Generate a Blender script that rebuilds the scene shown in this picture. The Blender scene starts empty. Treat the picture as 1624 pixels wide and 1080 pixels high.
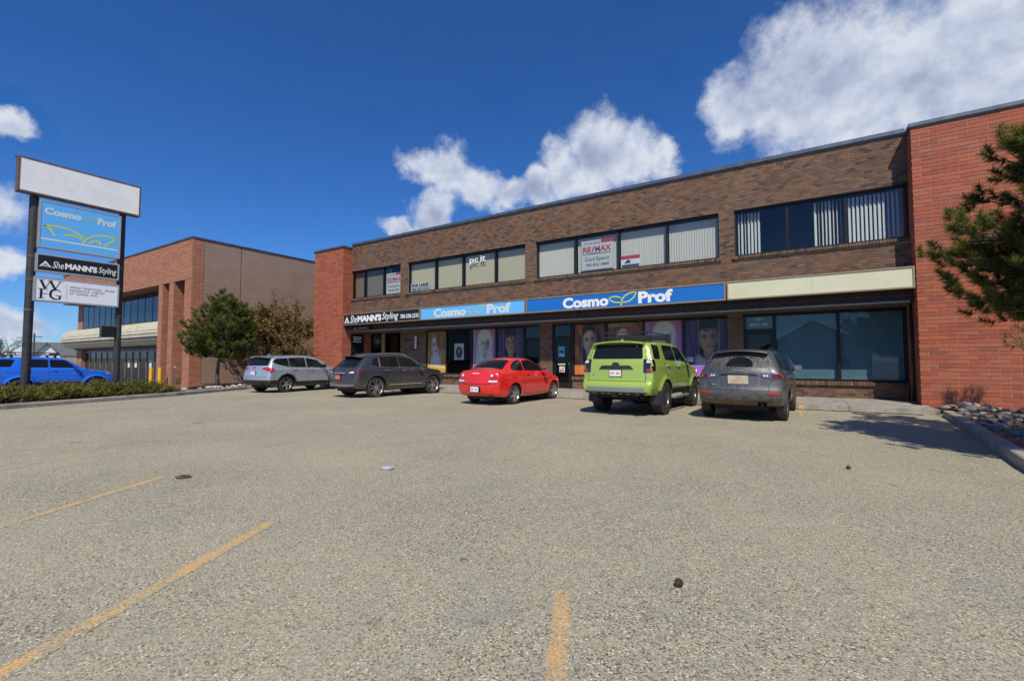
import bpy, bmesh, math, random
import numpy as np
from mathutils import Vector, Matrix, Euler
from mathutils.bvhtree import BVHTree
from mathutils.geometry import delaunay_2d_cdt

D = bpy.data
SC = bpy.context.scene
COL = SC.collection
random.seed(11)
RNG = np.random.default_rng(11)
R_ = math.radians

# ------------------------------------------------------------------ camera
F_PX, YAW, PITCH, CAM_H = 728.0, R_(32.29), R_(2.70), 1.32
cam = D.cameras.new('camera')
cam.sensor_width = 36.0
cam.lens = F_PX / 1624.0 * 36.0
cam.clip_start = 0.05
cam.clip_end = 3000.0
cam_ob = D.objects.new('camera', cam)
cam_ob.location = (0, 0, CAM_H)
cam_ob.rotation_euler = (math.pi / 2 + PITCH, 0, YAW)
COL.objects.link(cam_ob)
SC.camera = cam_ob
SC.render.resolution_x, SC.render.resolution_y = 1024, 680

# where a direction of the place lies: used to set out the site survey below
_fw = np.array([-math.sin(YAW) * math.cos(PITCH), math.cos(YAW) * math.cos(PITCH), math.sin(PITCH)])
_rt = np.array([math.cos(YAW), math.sin(YAW), 0.0])
_up = np.cross(_rt, _fw)
def bearing(x, y):
    d = _fw + _rt * ((x - 812) / F_PX) - _up * ((y - 540) / F_PX)
    return d / np.linalg.norm(d)

# ------------------------------------------------------------------ light
SUN_EL, SUN_AZ = R_(50.0), math.atan2(0.515, -0.857)      # azimuth clockwise from +Y
sun_dir = Vector((math.sin(SUN_AZ) * math.cos(SUN_EL), math.cos(SUN_AZ) * math.cos(SUN_EL), math.sin(SUN_EL)))
sl = D.lights.new('sun', 'SUN')
sl.energy = 4.5
sl.angle = R_(0.53)
sl.color = (1.0, 0.925, 0.79)
sun_ob = D.objects.new('sun', sl)
sun_ob.rotation_euler = sun_dir.to_track_quat('Z', 'Y').to_euler()
sun_ob.location = (20, -30, 40)
COL.objects.link(sun_ob)
SC.view_settings.view_transform = 'Standard'
SC.view_settings.look = 'None'
SC.view_settings.exposure = 0.0
SC.view_settings.gamma = 1.0

# ------------------------------------------------------------------ node helpers
class NT:
    def __init__(s, tree):
        s.t = tree; s.n = tree.nodes; s.l = tree.links
    def add(s, typ, **kw):
        n = s.n.new(typ)
        for k, v in kw.items(): setattr(n, k, v)
        return n
    def put(s, sock, v):
        if isinstance(v, bpy.types.NodeSocket): s.l.new(v, sock)
        elif v is not None:
            if isinstance(v, (tuple, list)) and sock.type == 'RGBA' and len(v) == 3: v = (*v, 1)
            sock.default_value = v
    def math(s, op, a, b=None, c=None, clamp=False):
        n = s.add('ShaderNodeMath', operation=op, use_clamp=clamp)
        s.put(n.inputs[0], a)
        if b is not None: s.put(n.inputs[1], b)
        if c is not None: s.put(n.inputs[2], c)
        return n.outputs[0]
    def vmath(s, op, a, b=None, out=0):
        n = s.add('ShaderNodeVectorMath', operation=op)
        s.put(n.inputs[0], a)
        if b is not None: s.put(n.inputs[1], b)
        return n.outputs[out]
    def mix(s, fac, a, b, blend='MIX'):
        n = s.add('ShaderNodeMix', data_type='RGBA', blend_type=blend)
        s.put(n.inputs[0], fac); s.put(n.inputs[6], a); s.put(n.inputs[7], b)
        return n.outputs[2]
    def ramp(s, fac, stops, interp='LINEAR'):
        n = s.add('ShaderNodeValToRGB')
        n.color_ramp.interpolation = interp
        e = n.color_ramp.elements
        while len(e) < len(stops): e.new(0.5)
        for i, (p, c) in enumerate(stops):
            e[i].position = p
            e[i].color = (*c, 1) if isinstance(c, (tuple, list)) else (c, c, c, 1)
        s.put(n.inputs[0], fac)
        return n.outputs[0]
    def noise(s, vec, scale, detail=4, rough=0.55, out=0):
        n = s.add('ShaderNodeTexNoise')
        s.put(n.inputs['Vector'], vec); s.put(n.inputs['Scale'], scale)
        s.put(n.inputs['Detail'], detail); s.put(n.inputs['Roughness'], rough)
        return n.outputs[out]
    def mrange(s, v, a, b, c=0.0, d=1.0, smooth=False):
        n = s.add('ShaderNodeMapRange', interpolation_type='SMOOTHSTEP' if smooth else 'LINEAR')
        for i, x in enumerate((v, a, b, c, d)): s.put(n.inputs[i], x)
        return n.outputs[0]

# ------------------------------------------------------------------ sky
world = D.worlds.new('World')
SC.world = world
world.use_nodes = True
w = NT(world.node_tree)
w.n.clear()
sky = w.add('ShaderNodeTexSky', sky_type='NISHITA')
sky.sun_disc = False
sky.sun_elevation = SUN_EL
sky.sun_rotation = SUN_AZ
sky.altitude = 670
sky.air_density = 1.0
sky.dust_density = 0.35
sky.ozone_density = 3.0
SKY_STRENGTH = 0.085
gen = w.add('ShaderNodeTexCoord').outputs['Generated']
blue = w.add('ShaderNodeHueSaturation')
blue.inputs['Saturation'].default_value = 1.12
blue.inputs['Value'].default_value = 0.97
w.put(blue.inputs['Color'], w.mix(1.0, sky.outputs[0], (0.74, 1.0, 1.46), 'MULTIPLY'))
# cumulus: each cloud is a few puffs at a bearing, broken up by noise
wob = w.noise(gen, 9.0, 5, 0.6, out=1)
wob = w.vmath('SUBTRACT', wob, (0.5, 0.5, 0.5))
sc_ = w.add('ShaderNodeVectorMath', operation='SCALE'); w.put(sc_.inputs[0], wob); sc_.inputs['Scale'].default_value = 0.10
dirv = w.vmath('ADD', gen, sc_.outputs[0])
PUFFS = [(1165, 178, 48, 40), (1235, 170, 80, 62), (1300, 150, 95, 78), (1375, 140, 105, 92), (1460, 120, 110, 105), (1545, 110, 110, 120),
         (1610, 60, 110, 110), (1700, 50, 150, 150), (1600, 165, 130, 70), (1840, 60, 190, 160),
         (672, 268, 46, 26), (712, 268, 46, 34), (752, 296, 42, 32), (690, 338, 46, 26), (640, 362, 40, 14), (800, 312, 46, 26), (842, 300, 40, 26), (895, 272, 50, 34),
         (945, 250, 56, 44), (1000, 256, 56, 36), (1046, 256, 34, 30),
         (5, 206, 50, 22), (-30, 322, 88, 44), (-10, 420, 66, 30), (10, 500, 120, 26), (-80, 215, 90, 40), (120, 545, 150, 20)]
mx = None
for (px, py, rx, ry) in PUFFS:
    c = bearing(px, py)
    r = np.cross(c, (0, 0, 1)); r /= np.linalg.norm(r)
    u = np.cross(r, c)
    k = 1.0 / (1 + ((px - 812) / F_PX) ** 2)
    m = w.add('ShaderNodeMapping', vector_type='TEXTURE')
    w.put(m.inputs['Vector'], dirv)
    m.inputs['Location'].default_value = tuple(c)
    m.inputs['Rotation'].default_value = Matrix(np.array([r, u, c]).T.tolist()).to_euler()
    m.inputs['Scale'].default_value = (rx * k / F_PX, ry * math.sqrt(k) / F_PX, 1.0)
    ln = w.vmath('LENGTH', m.outputs[0], out=1)
    v = w.math('SUBTRACT', 1.0, ln)
    mx = v if mx is None else w.math('SMOOTH_MAX', mx, v, 0.25)
soft = w.noise(gen, 5.5, 5, 0.55)
soft_up = w.noise(w.vmath('ADD', gen, (0.012, -0.024, 0.045)), 5.5, 5, 0.55)
fbm = w.noise(gen, 12.0, 11, 0.64)
fbm_up = w.noise(w.vmath('ADD', gen, (0.006, -0.012, 0.02)), 12.0, 11, 0.64)
dens = w.math('ADD', w.math('ADD', w.math('MULTIPLY', mx, 1.7), 0.02), w.math('MULTIPLY', w.math('SUBTRACT', fbm, 0.5), 1.9))
dens = w.math('MULTIPLY', dens, w.mrange(mx, -0.6, -0.1, 0, 1))
# unseen rest of the sky: cumulus cover thinned to lower the fill light
sep = w.add('ShaderNodeSeparateXYZ'); w.put(sep.inputs[0], gen)
zc = w.math('MAXIMUM', sep.outputs[2], 0.06)
flat = w.vmath('DIVIDE', gen, None); n_div = flat.node
cmb = w.add('ShaderNodeCombineXYZ')
for i in range(3): w.put(cmb.inputs[i], zc)
w.put(n_div.inputs[1], cmb.outputs[0])
far_n = w.noise(flat, 0.55, 8, 0.6)
away = w.vmath('DOT_PRODUCT', gen, tuple(_fw), out=1)
away = w.mrange(away, 0.35, 0.72, 1, 0, smooth=True)
dens2 = w.math('MULTIPLY', w.math('MULTIPLY', w.math('SUBTRACT', far_n, 0.565), 5.0), away)
dens = w.math('MAXIMUM', dens, dens2)
alpha = w.mrange(dens, -0.08, 1.0, 0, 0.96, smooth=True)
relief = w.math('ADD', w.math('MULTIPLY', w.math('SUBTRACT', fbm, fbm_up), 0.9), w.math('MULTIPLY', w.math('SUBTRACT', soft, soft_up), 1.5))
shade = w.math('SUBTRACT', w.math('ADD', 0.95, relief), w.math('MULTIPLY', w.mrange(dens, 0.6, 2.2, 0, 1), 0.26))
shade = w.math('MINIMUM', w.math('MAXIMUM', shade, 0.34), 1.0)
ccol = w.ramp(shade, [(0.30, (2.9, 3.4, 5.0)), (0.62, (4.7, 5.4, 7.2)), (0.9, (7.2, 7.9, 9.3)), (1.0, (8.4, 8.9, 9.8))])
final = w.mix(alpha, blue.outputs[0], ccol)
bg = w.add('ShaderNodeBackground')
w.put(bg.inputs[0], final); bg.inputs[1].default_value = SKY_STRENGTH
wo = w.add('ShaderNodeOutputWorld'); w.l.new(bg.outputs[0], wo.inputs[0])

# ------------------------------------------------------------------ materials
MATS = {}
def mat(name, col=(0.5, 0.5, 0.5), rough=0.6, metal=0.0, coat=0.0, spec=0.5, build=None, emis=None, alpha=None):
    if name in MATS: return MATS[name]
    m = D.materials.new(name)
    m.use_nodes = True
    n = NT(m.node_tree)
    b = n.n['Principled BSDF']
    b.inputs['Base Color'].default_value = (*col, 1)
    b.inputs['Roughness'].default_value = rough
    b.inputs['Metallic'].default_value = metal
    b.inputs['Coat Weight'].default_value = coat
    b.inputs['Coat Roughness'].default_value = 0.03
    b.inputs['Specular IOR Level'].default_value = spec
    if build: build(n, b)
    MATS[name] = m
    return m
def pos(n, scale=None):
    o = n.add('ShaderNodeTexCoord').outputs['Object']
    return o
def wpos(n):
    return n.add('ShaderNodeNewGeometry').outputs['Position']
def bump(n, b, h, strength=0.3, dist=0.01):
    k = n.add('ShaderNodeBump')
    k.inputs['Strength'].default_value = strength
    k.inputs['Distance'].default_value = dist
    n.put(k.inputs['Height'], h)
    n.l.new(k.outputs[0], b.inputs['Normal'])
def varied(c0, c1, scale=6.0, detail=5, rough=0.7, bs=0.2, bd=0.004, fine=80.0):
    def f(n, b):
        p = wpos(n)
        n.put(b.inputs['Base Color'], n.mix(n.mrange(n.noise(p, scale, detail), 0.35, 0.65), c0, c1))
        bump(n, b, n.noise(p, fine, 3), bs, bd)
    return f

def build_asphalt(n, b):
    p = wpos(n)
    vo = n.add('ShaderNodeTexVoronoi'); n.put(vo.inputs['Vector'], p); vo.inputs['Scale'].default_value = 104.0
    sp = n.add('ShaderNodeSeparateColor'); n.put(sp.inputs[0], vo.outputs['Color'])
    stone = n.ramp(sp.outputs[0], [(0.0, (0.075, 0.072, 0.066)), (0.11, (0.29, 0.262, 0.205)), (0.24, (0.46, 0.405, 0.280)), (0.44, (0.52, 0.468, 0.335)),
                                   (0.6, (0.41, 0.395, 0.335)), (0.74, (0.56, 0.480, 0.310)), (0.88, (0.45, 0.360, 0.215)), (0.95, (0.80, 0.76, 0.65))], 'CONSTANT')
    gapm = n.mrange(vo.outputs['Distance'], 0.42, 0.68, 0, 1)
    c = n.mix(n.math('MULTIPLY', gapm, 0.60), stone, (0.125, 0.118, 0.105))
    # bare binder shows grey where the chips have gone
    mid = n.noise(p, 4.5, 6, 0.7)
    c = n.mix(n.mrange(mid, 0.46, 0.66, 0.0, 0.38), c, (0.27, 0.272, 0.262))
    big = n.noise(p, 0.42, 5, 0.6)
    c = n.mix(n.mrange(big, 0.38, 0.66, 0.0, 0.36), c, (0.50, 0.44, 0.315))
    pat = n.noise(n.vmath('MULTIPLY', p, (1.0, 0.55, 1.0)), 1.5, 6, 0.65)
    c = n.mix(n.mrange(pat, 0.57, 0.68, 0.0, 0.40), c, (0.25, 0.258, 0.262))
    rust = n.noise(p, 2.3, 5, 0.7)
    c = n.mix(n.mrange(rust, 0.62, 0.76, 0.0, 0.30), c, (0.42, 0.29, 0.15))
    # oil drips: scattered dark spots of a few centimetres to a hand
    vs = n.add('ShaderNodeTexVoronoi'); n.put(vs.inputs['Vector'], n.vmath('ADD', p, n.vmath('MULTIPLY', n.noise(p, 9, 3, out=1), (0.10, 0.10, 0.0)))); vs.inputs['Scale'].default_value = 0.9
    ss = n.add('ShaderNodeSeparateColor'); n.put(ss.inputs[0], vs.outputs['Color'])
    rad = n.math('MULTIPLY', n.math('POWER', ss.outputs[0], 3.0), 0.10)
    spot = n.mrange(n.math('SUBTRACT', rad, vs.outputs['Distance']), -0.02, 0.02, 0.0, 0.55)
    c = n.mix(spot, c, (0.13, 0.115, 0.095))
    # hairline cracks
    vc = n.add('ShaderNodeTexVoronoi'); vc.feature = 'DISTANCE_TO_EDGE'
    n.put(vc.inputs['Vector'], n.vmath('ADD', p, n.vmath('MULTIPLY', n.noise(p, 1.6, 5, 0.6, out=1), (0.9, 0.9, 0.0)))); vc.inputs['Scale'].default_value = 0.20
    crack = n.math('MULTIPLY', n.mrange(vc.outputs['Distance'], 0.0, 0.0016, 1.0, 0.0), n.mrange(n.noise(p, 0.5, 3), 0.46, 0.58, 0.0, 0.42))
    c = n.mix(crack, c, (0.07, 0.065, 0.06))
    c = n.mix(1.0, c, (0.93, 0.935, 0.90), 'MULTIPLY')
    n.put(b.inputs['Base Color'], c)
    b.inputs['Roughness'].default_value = 0.9
    b.inputs['Specular IOR Level'].default_value = 0.15
    h = n.math('SUBTRACT', n.math('MULTIPLY', sp.outputs[1], 0.5), n.math('MULTIPLY', vo.outputs['Distance'], 1.1))
    bump(n, b, h, 0.45, 0.004)
mat('asphalt', build=build_asphalt)

LINE_STRENGTH = 1.0
def build_line(n, b):
    build_asphalt(n, b)
    p = wpos(n)
    base = b.inputs['Base Color'].links[0].from_socket
    wear = n.math('ADD', n.math('MULTIPLY', n.noise(p, 95, 3, 0.7), 0.85), n.math('MULTIPLY', n.noise(p, 3.0, 5, 0.65), 0.75))
    ea = n.add('ShaderNodeAttribute', attribute_name='edge').outputs['Fac']
    wear = n.math('ADD', wear, n.math('MULTIPLY', n.math('POWER', ea, 3.0), 0.42))
    f = n.mrange(wear, 0.62, 0.94, 0.86 * LINE_STRENGTH, 0.0)
    yel = n.mix(n.noise(p, 110, 2), (0.66, 0.35, 0.075), (0.80, 0.48, 0.15))
    n.put(b.inputs['Base Color'], n.mix(f, base, yel))
mat('line_paint', build=build_line)
LINE_STRENGTH = 0.45
mat('line_paint_faint', build=build_line)
def build_curbpaint(n, b):
    p = wpos(n)
    n.put(b.inputs['Base Color'], n.mix(n.mrange(n.noise(p, 25, 5), 0.42, 0.62), (0.80, 0.42, 0.08), (0.40, 0.34, 0.25)))
    b.inputs['Roughness'].default_value = 0.8
mat('kerb_paint', build=build_curbpaint)

def build_concrete(n, b):
    p = wpos(n)
    c = n.mix(n.mrange(n.noise(p, 1.8, 6, 0.65), 0.35, 0.68), (0.26, 0.235, 0.195), (0.43, 0.40, 0.345))
    c = n.mix(n.mrange(n.noise(p, 9, 6, 0.7), 0.52, 0.72, 0, 0.7), c, (0.13, 0.115, 0.095))
    c = n.mix(n.mrange(n.noise(p, 130, 2), 0.55, 0.7, 0, 0.35), c, (0.13, 0.12, 0.11))
    n.put(b.inputs['Base Color'], c)
    b.inputs['Roughness'].default_value = 0.88
    bump(n, b, n.math('ADD', n.noise(p, 90, 4), n.math('MULTIPLY', n.noise(p, 12, 4), 2.0)), 0.5, 0.006)
mat('concrete', build=build_concrete)
mat('mortar_brown', build=varied((0.27, 0.21, 0.155), (0.38, 0.30, 0.225), 8))
mat('mortar_red', build=varied((0.44, 0.30, 0.20), (0.55, 0.39, 0.26), 7))

def brick_mat(name, stops, attr):
    def f(n, b):
        if attr:
            a = n.add('ShaderNodeAttribute', attribute_name='rnd'); r = a.outputs['Fac']
        else:
            r = n.add('ShaderNodeObjectInfo').outputs['Random']
        p = wpos(n)
        c = n.ramp(r, stops, 'CONSTANT')
        c = n.mix(n.mrange(n.noise(p, 22, 5, 0.7), 0.3, 0.7, 0.0, 0.30), c, (0.06, 0.035, 0.028))
        c = n.mix(n.mrange(n.noise(p, 0.8, 5, 0.6), 0.45, 0.72, 0.0, 0.10), c, (0.34, 0.29, 0.25))
        # weather streaks run down the wall
        c = n.mix(n.mrange(n.noise(n.vmath('MULTIPLY', p, (3.0, 3.0, 0.35)), 1.3, 5, 0.6), 0.58, 0.74, 0.0, 0.20), c, (0.07, 0.05, 0.045))
        n.put(b.inputs['Base Color'], c)
        b.inputs['Roughness'].default_value = 0.85
        bump(n, b, n.noise(p, 120, 4), 0.4, 0.003)
    return mat(name, build=f)
BROWN = [(0.0, (0.060, 0.047, 0.042)), (0.07, (0.14, 0.076, 0.046)), (0.30, (0.195, 0.105, 0.056)), (0.52, (0.16, 0.094, 0.060)), (0.72, (0.225, 0.120, 0.064)), (0.90, (0.125, 0.066, 0.044))]
RED = [(0.0, (0.43, 0.100, 0.044)), (0.2, (0.47, 0.122, 0.052)), (0.45, (0.39, 0.092, 0.044)), (0.7, (0.44, 0.130, 0.062)), (0.88, (0.32, 0.085, 0.048))]
TERRA = [(0.0, (0.52, 0.215, 0.115)), (0.2, (0.57, 0.245, 0.135)), (0.45, (0.48, 0.195, 0.11)), (0.7, (0.54, 0.235, 0.14)), (0.88, (0.45, 0.185, 0.11))]
for nm, st in (('brown', BROWN), ('red', RED), ('terra', TERRA)):
    brick_mat('brick_' + nm, st, True)
    brick_mat('brick_%s_single' % nm, st, False)

def build_glass(tint, boost, rough=0.0):
    def f(n, b):
        out = n.n['Material Output']
        tr = n.add('ShaderNodeBsdfTransparent'); tr.inputs[0].default_value = (*tint, 1)
        gl = n.add('ShaderNodeBsdfGlossy'); gl.inputs['Roughness'].default_value = rough; gl.inputs[0].default_value = (0.95, 0.97, 1, 1)
        lw = n.add('ShaderNodeLayerWeight'); lw.inputs[0].default_value = 0.5
        fr = n.math('ADD', 0.045, n.math('MULTIPLY', n.math('POWER', lw.outputs['Facing'], 4.2), 0.9))
        p = wpos(n)
        bp = n.add('ShaderNodeBump'); bp.inputs['Strength'].default_value = 0.10; bp.inputs['Distance'].default_value = 0.02
        n.put(bp.inputs['Height'], n.noise(p, 0.9, 1)); n.l.new(bp.outputs[0], gl.inputs['Normal'])
        mxs = n.add('ShaderNodeMixShader')
        n.put(mxs.inputs[0], n.math('MULTIPLY', fr, boost, clamp=True))
        n.l.new(tr.outputs[0], mxs.inputs[1]); n.l.new(gl.outputs[0], mxs.inputs[2])
        n.l.new(mxs.outputs[0], out.inputs[0])
    return f
mat('pane_glass', build=build_glass((0.90, 0.925, 0.93), 0.62))
mat('shop_glass', build=build_glass((0.95, 0.965, 0.965), 0.11))
mat('shop_glass_bright', build=build_glass((0.88, 0.915, 0.93), 0.52))
mat('pane_glass_tinted', build=build_glass((0.45, 0.48, 0.50), 0.5))
mat('bronze_frame', (0.030, 0.024, 0.021), 0.38, 0.5)
mat('black_frame', (0.016, 0.015, 0.015), 0.4, 0.3)
mat('steel_lintel', (0.03, 0.025, 0.023), 0.6)
mat('coping', (0.13, 0.145, 0.165), 0.38, 0.55, build=varied((0.11, 0.125, 0.145), (0.17, 0.19, 0.21), 3, bs=0.05))
mat('fascia_wood', build=varied((0.050, 0.036, 0.028), (0.085, 0.060, 0.045), 5, bs=0.35, bd=0.01, fine=30))
mat('soffit', (0.10, 0.085, 0.07), 0.8)
mat('trim_light', build=varied((0.30, 0.25, 0.20), (0.45, 0.39, 0.32), 9, bs=0.2))
mat('sign_frame_tan', (0.36, 0.27, 0.18), 0.5, 0.4)
mat('white_paint', (0.78, 0.78, 0.77), 0.5)
mat('interior_dark', (0.055, 0.052, 0.05), 0.9)
mat('interior_grey', (0.14, 0.135, 0.13), 0.9)
mat('roofing', build=varied((0.10, 0.10, 0.10), (0.15, 0.145, 0.14), 4))
mat('black_satin', (0.012, 0.012, 0.013), 0.35)
mat('dark_wall_brown', build=varied((0.07, 0.05, 0.038), (0.10, 0.075, 0.055), 6))

# ------------------------------------------------------------------ mesh builder
class MB:
    def __init__(s):
        s.v = []; s.f = []; s.m = []; s.a = []; s.mi = 0; s.val = 0.0
    def face(s, idx):
        s.f.append(idx); s.m.append(s.mi); s.a.append(s.val)
    def pts(s, ps):
        i = len(s.v); s.v.extend([tuple(p) for p in ps]); return i
    def poly(s, ps):
        i = s.pts(ps); s.face(list(range(i, i + len(ps))))
    def box(s, x0, x1, y0, y1, z0, z1, skip=()):
        if x1 < x0: x0, x1 = x1, x0
        if y1 < y0: y0, y1 = y1, y0
        if z1 < z0: z0, z1 = z1, z0
        i = s.pts([(x0, y0, z0), (x1, y0, z0), (x1, y1, z0), (x0, y1, z0), (x0, y0, z1), (x1, y0, z1), (x1, y1, z1), (x0, y1, z1)])
        for k, q in (('-z', (0, 3, 2, 1)), ('+z', (4, 5, 6, 7)), ('-y', (0, 1, 5, 4)), ('+x', (1, 2, 6, 5)), ('+y', (2, 3, 7, 6)), ('-x', (3, 0, 4, 7))):
            if k not in skip: s.face([i + j for j in q])
        return s
    def prism(s, poly, axis, a0, a1):
        # poly in the two other axes (order kept), extruded along axis from a0 to a1
        def P(u, v, t):
            return (t, u, v) if axis == 'x' else ((u, t, v) if axis == 'y' else (u, v, t))
        n = len(poly)
        i = s.pts([P(u, v, a0) for u, v in poly] + [P(u, v, a1) for u, v in poly])
        s.face([i + j for j in range(n)][::-1]); s.face([i + n + j for j in range(n)])
        for j in range(n):
            k = (j + 1) % n
            s.face([i + j, i + k, i + n + k, i + n + j])
        return s
    def tube(s, path, rad, seg=8, cap=True):
        path = [Vector(p) for p in path]
        rads = rad if isinstance(rad, (list, tuple)) else [rad] * len(path)
        rings = []
        prev = None
        for k, p in enumerate(path):
            t = (path[min(k + 1, len(path) - 1)] - path[max(k - 1, 0)])
            if t.length < 1e-9: t = Vector((0, 0, 1))
            t.normalize()
            if prev is None:
                a = Vector((0, 0, 1)) if abs(t.z) < 0.9 else Vector((1, 0, 0))
                u = t.cross(a).normalized()
            else:
                u = (prev - t * prev.dot(t)).normalized()
            prev = u
            v = t.cross(u)
            rings.append(s.pts([p + (u * math.cos(2 * math.pi * j / seg) + v * math.sin(2 * math.pi * j / seg)) * rads[k] for j in range(seg)]))
        for a, b in zip(rings, rings[1:]):
            for j in range(seg):
                k = (j + 1) % seg
                s.face([a + j, a + k, b + k, b + j])
        if cap:
            s.face([rings[0] + j for j in range(seg)][::-1]); s.face([rings[-1] + j for j in range(seg)])
        return s
    def lathe(s, prof, seg=24, axis='z', org=(0, 0, 0), closed=False):
        n = len(prof)
        def P(r, h, a):
            c, d = r * math.cos(a), r * math.sin(a)
            q = (c, d, h) if axis == 'z' else ((c, h, d) if axis == 'y' else (h, c, d))
            return (q[0] + org[0], q[1] + org[1], q[2] + org[2])
        i = s.pts([P(r, h, 2 * math.pi * j / seg) for j in range(seg) for r, h in prof])
        for j in range(seg):
            a = i + j * n; b = i + ((j + 1) % seg) * n
            for k in range(n if closed else n - 1):
                l = (k + 1) % n
                s.face([a + k, b + k, b + l, a + l])
        return s
    def mesh(s, name, mats, smooth=False, attr=False, sharp=None):
        me = D.meshes.new(name)
        me.from_pydata(s.v, [], s.f)
        for m in (mats if isinstance(mats, (list, tuple)) else [mats]):
            me.materials.append(MATS[m] if isinstance(m, str) else m)
        if any(s.m): me.polygons.foreach_set('material_index', s.m)
        if attr:
            at = me.attributes.new('rnd', 'FLOAT', 'FACE')
            at.data.foreach_set('value', s.a)
        if smooth:
            me.shade_smooth()
            if sharp: me.set_sharp_from_angle(angle=R_(sharp))
        me.update()
        return me
    def build(s, name, mats, parent=None, smooth=False, attr=False, sharp=None, fix=True):
        if fix and len(s.f) < 60000:
            me = s.mesh(name, mats, False, attr)
            bm = bmesh.new(); bm.from_mesh(me)
            bmesh.ops.recalc_face_normals(bm, faces=bm.faces)
            bm.to_mesh(me); bm.free()
            if smooth:
                me.shade_smooth()
                if sharp: me.set_sharp_from_angle(angle=R_(sharp))
        else:
            me = s.mesh(name, mats, smooth, attr, sharp)
        return link(name, me, parent)

def link(name, me, parent=None, loc=None, rot=None):
    o = D.objects.new(name, me)
    COL.objects.link(o)
    if parent is not None:
        o.parent = parent
        if parent.type == 'EMPTY' and parent.get('_world'):
            o.matrix_parent_inverse = Matrix.Translation(-Vector(parent.location))
    if loc is not None: o.location = loc
    if rot is not None: o.rotation_euler = rot
    return o
def tag(o, label, cat, group=None, kind=None):
    o['label'] = label; o['category'] = cat
    if group: o['group'] = group
    if kind: o['kind'] = kind
    return o
def struct(o):
    o['kind'] = 'structure'; return o
def stuff(o):
    o['kind'] = 'stuff'; return o
def thing(name, label, cat, loc=(0, 0, 0), group=None, world=True, rotz=0.0):
    o = D.objects.new(name, None)
    o.empty_display_size = 0.2
    COL.objects.link(o)
    o.location = loc
    o.rotation_euler = (0, 0, rotz)
    if world: o['_world'] = 1
    return tag(o, label, cat, group)

# flat lettering from the built-in font, fitted into a box of a plane
def text_geo(s, bold=0.0, shear=0.0, spacing=1.0):
    cu = D.curves.new('t', 'FONT')
    cu.body = s; cu.size = 1.0; cu.offset = bold; cu.shear = shear; cu.resolution_u = 3; cu.space_character = spacing
    ob = D.objects.new('t', cu); COL.objects.link(ob)
    dg = bpy.context.evaluated_depsgraph_get()
    me = D.meshes.new_from_object(ob.evaluated_get(dg))
    v = np.array([tuple(x.co) for x in me.vertices]); f = [list(p.vertices) for p in me.polygons]
    D.objects.remove(ob); D.curves.remove(cu); D.meshes.remove(me)
    return v, f
def lettering(s, org, right, width, height=None, up=(0, 0, 1), mats='white_paint', parent=None, bold=0.0, shear=0.0, spacing=1.0, name='lettering', depth=0.004):
    v, f = text_geo(s, bold, shear, spacing)
    lo, hi = v.min(0), v.max(0)
    kx = width / (hi[0] - lo[0]); ky = kx if height is None else height / (hi[1] - lo[1])
    r, u, o = Vector(right).normalized(), Vector(up).normalized(), Vector(org)
    nrm = r.cross(u)
    b = MB()
    for d in (0.0, depth):
        b.pts([o + r * ((x - lo[0]) * kx) + u * ((y - lo[1]) * ky) + nrm * d for x, y, _ in v])
    n = len(v)
    edges = {}
    for q in f:
        b.face([n + i for i in q])
        for i in range(len(q)):
            e = (q[i], q[(i + 1) % len(q)])
            edges[e] = edges.get(e, 0) + 1
    for (i, j) in list(edges):
        if (j, i) not in edges: b.face([i, j, n + j, n + i])
    return b.build(name, mats, parent, fix=False)
# ================================================================== ground
def sheet(name, poly, z, m, nx=0):
    b = MB(); b.poly([(x, y, z) for x, y in poly]); return struct(b.build(name, m))
mat('dry_ground', build=varied((0.20, 0.17, 0.11), (0.30, 0.26, 0.17), 0.25, 6, bs=0.3, bd=0.02, fine=6))
mat('street_asphalt', build=varied((0.13, 0.125, 0.12), (0.19, 0.18, 0.165), 0.7, 6, bs=0.3, bd=0.005, fine=60))
mat('soil', build=varied((0.075, 0.055, 0.040), (0.15, 0.115, 0.085), 4, 6, bs=0.8, bd=0.03, fine=25))
sheet('ground', [(-900, -900), (900, -900), (900, 900), (-900, 900)], -0.36, 'dry_ground')
sheet('neighbour_lot', [(-95, -13), (-19.0, -13), (-22.0, 11.0), (-24.5, 16), (-26.5, 60), (-95, 60)], -0.30, 'street_asphalt')
sheet('street', [(-300, -26), (300, -26), (300, -15), (-300, -15)], -0.24, 'street_asphalt')
# our lot: one body of chip-seal, its edges reach down to the lower ground
KL = [(-17.0, -13.0), (-18.05, 0.0), (-18.82, 3.24), (-20.69, 8.23), (-23.0, 12.2), (-23.4, 15.14)]      # left kerb line, front face foot
KR = [(2.86, 15.14), (2.80, 14.2), (2.62, 12.0), (2.42, 10.0), (2.23, 8.04), (2.12, 6.0), (2.1, 0.0), (2.1, -13.0)]
b = MB()
lot = KL + [(2.86, 15.14)] + KR[1:]
lot_out = [(-18.0, -14.0)] + [(-19.2, 0), (-20.0, 3.3), (-21.8, 8.4), (-24.0, 12.4), (-24.6, 17.5), (12, 17.5), (12, -14.0)]
b.poly([(x, y, 0.0) for x, y in lot_out])
for (a, c) in zip(lot_out, lot_out[1:] + lot_out[:1]): b.poly([(*a, 0.0), (*c, 0.0), (*c, -0.4), (*a, -0.4)])
struct(b.build('parking_lot', 'asphalt'))

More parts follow.
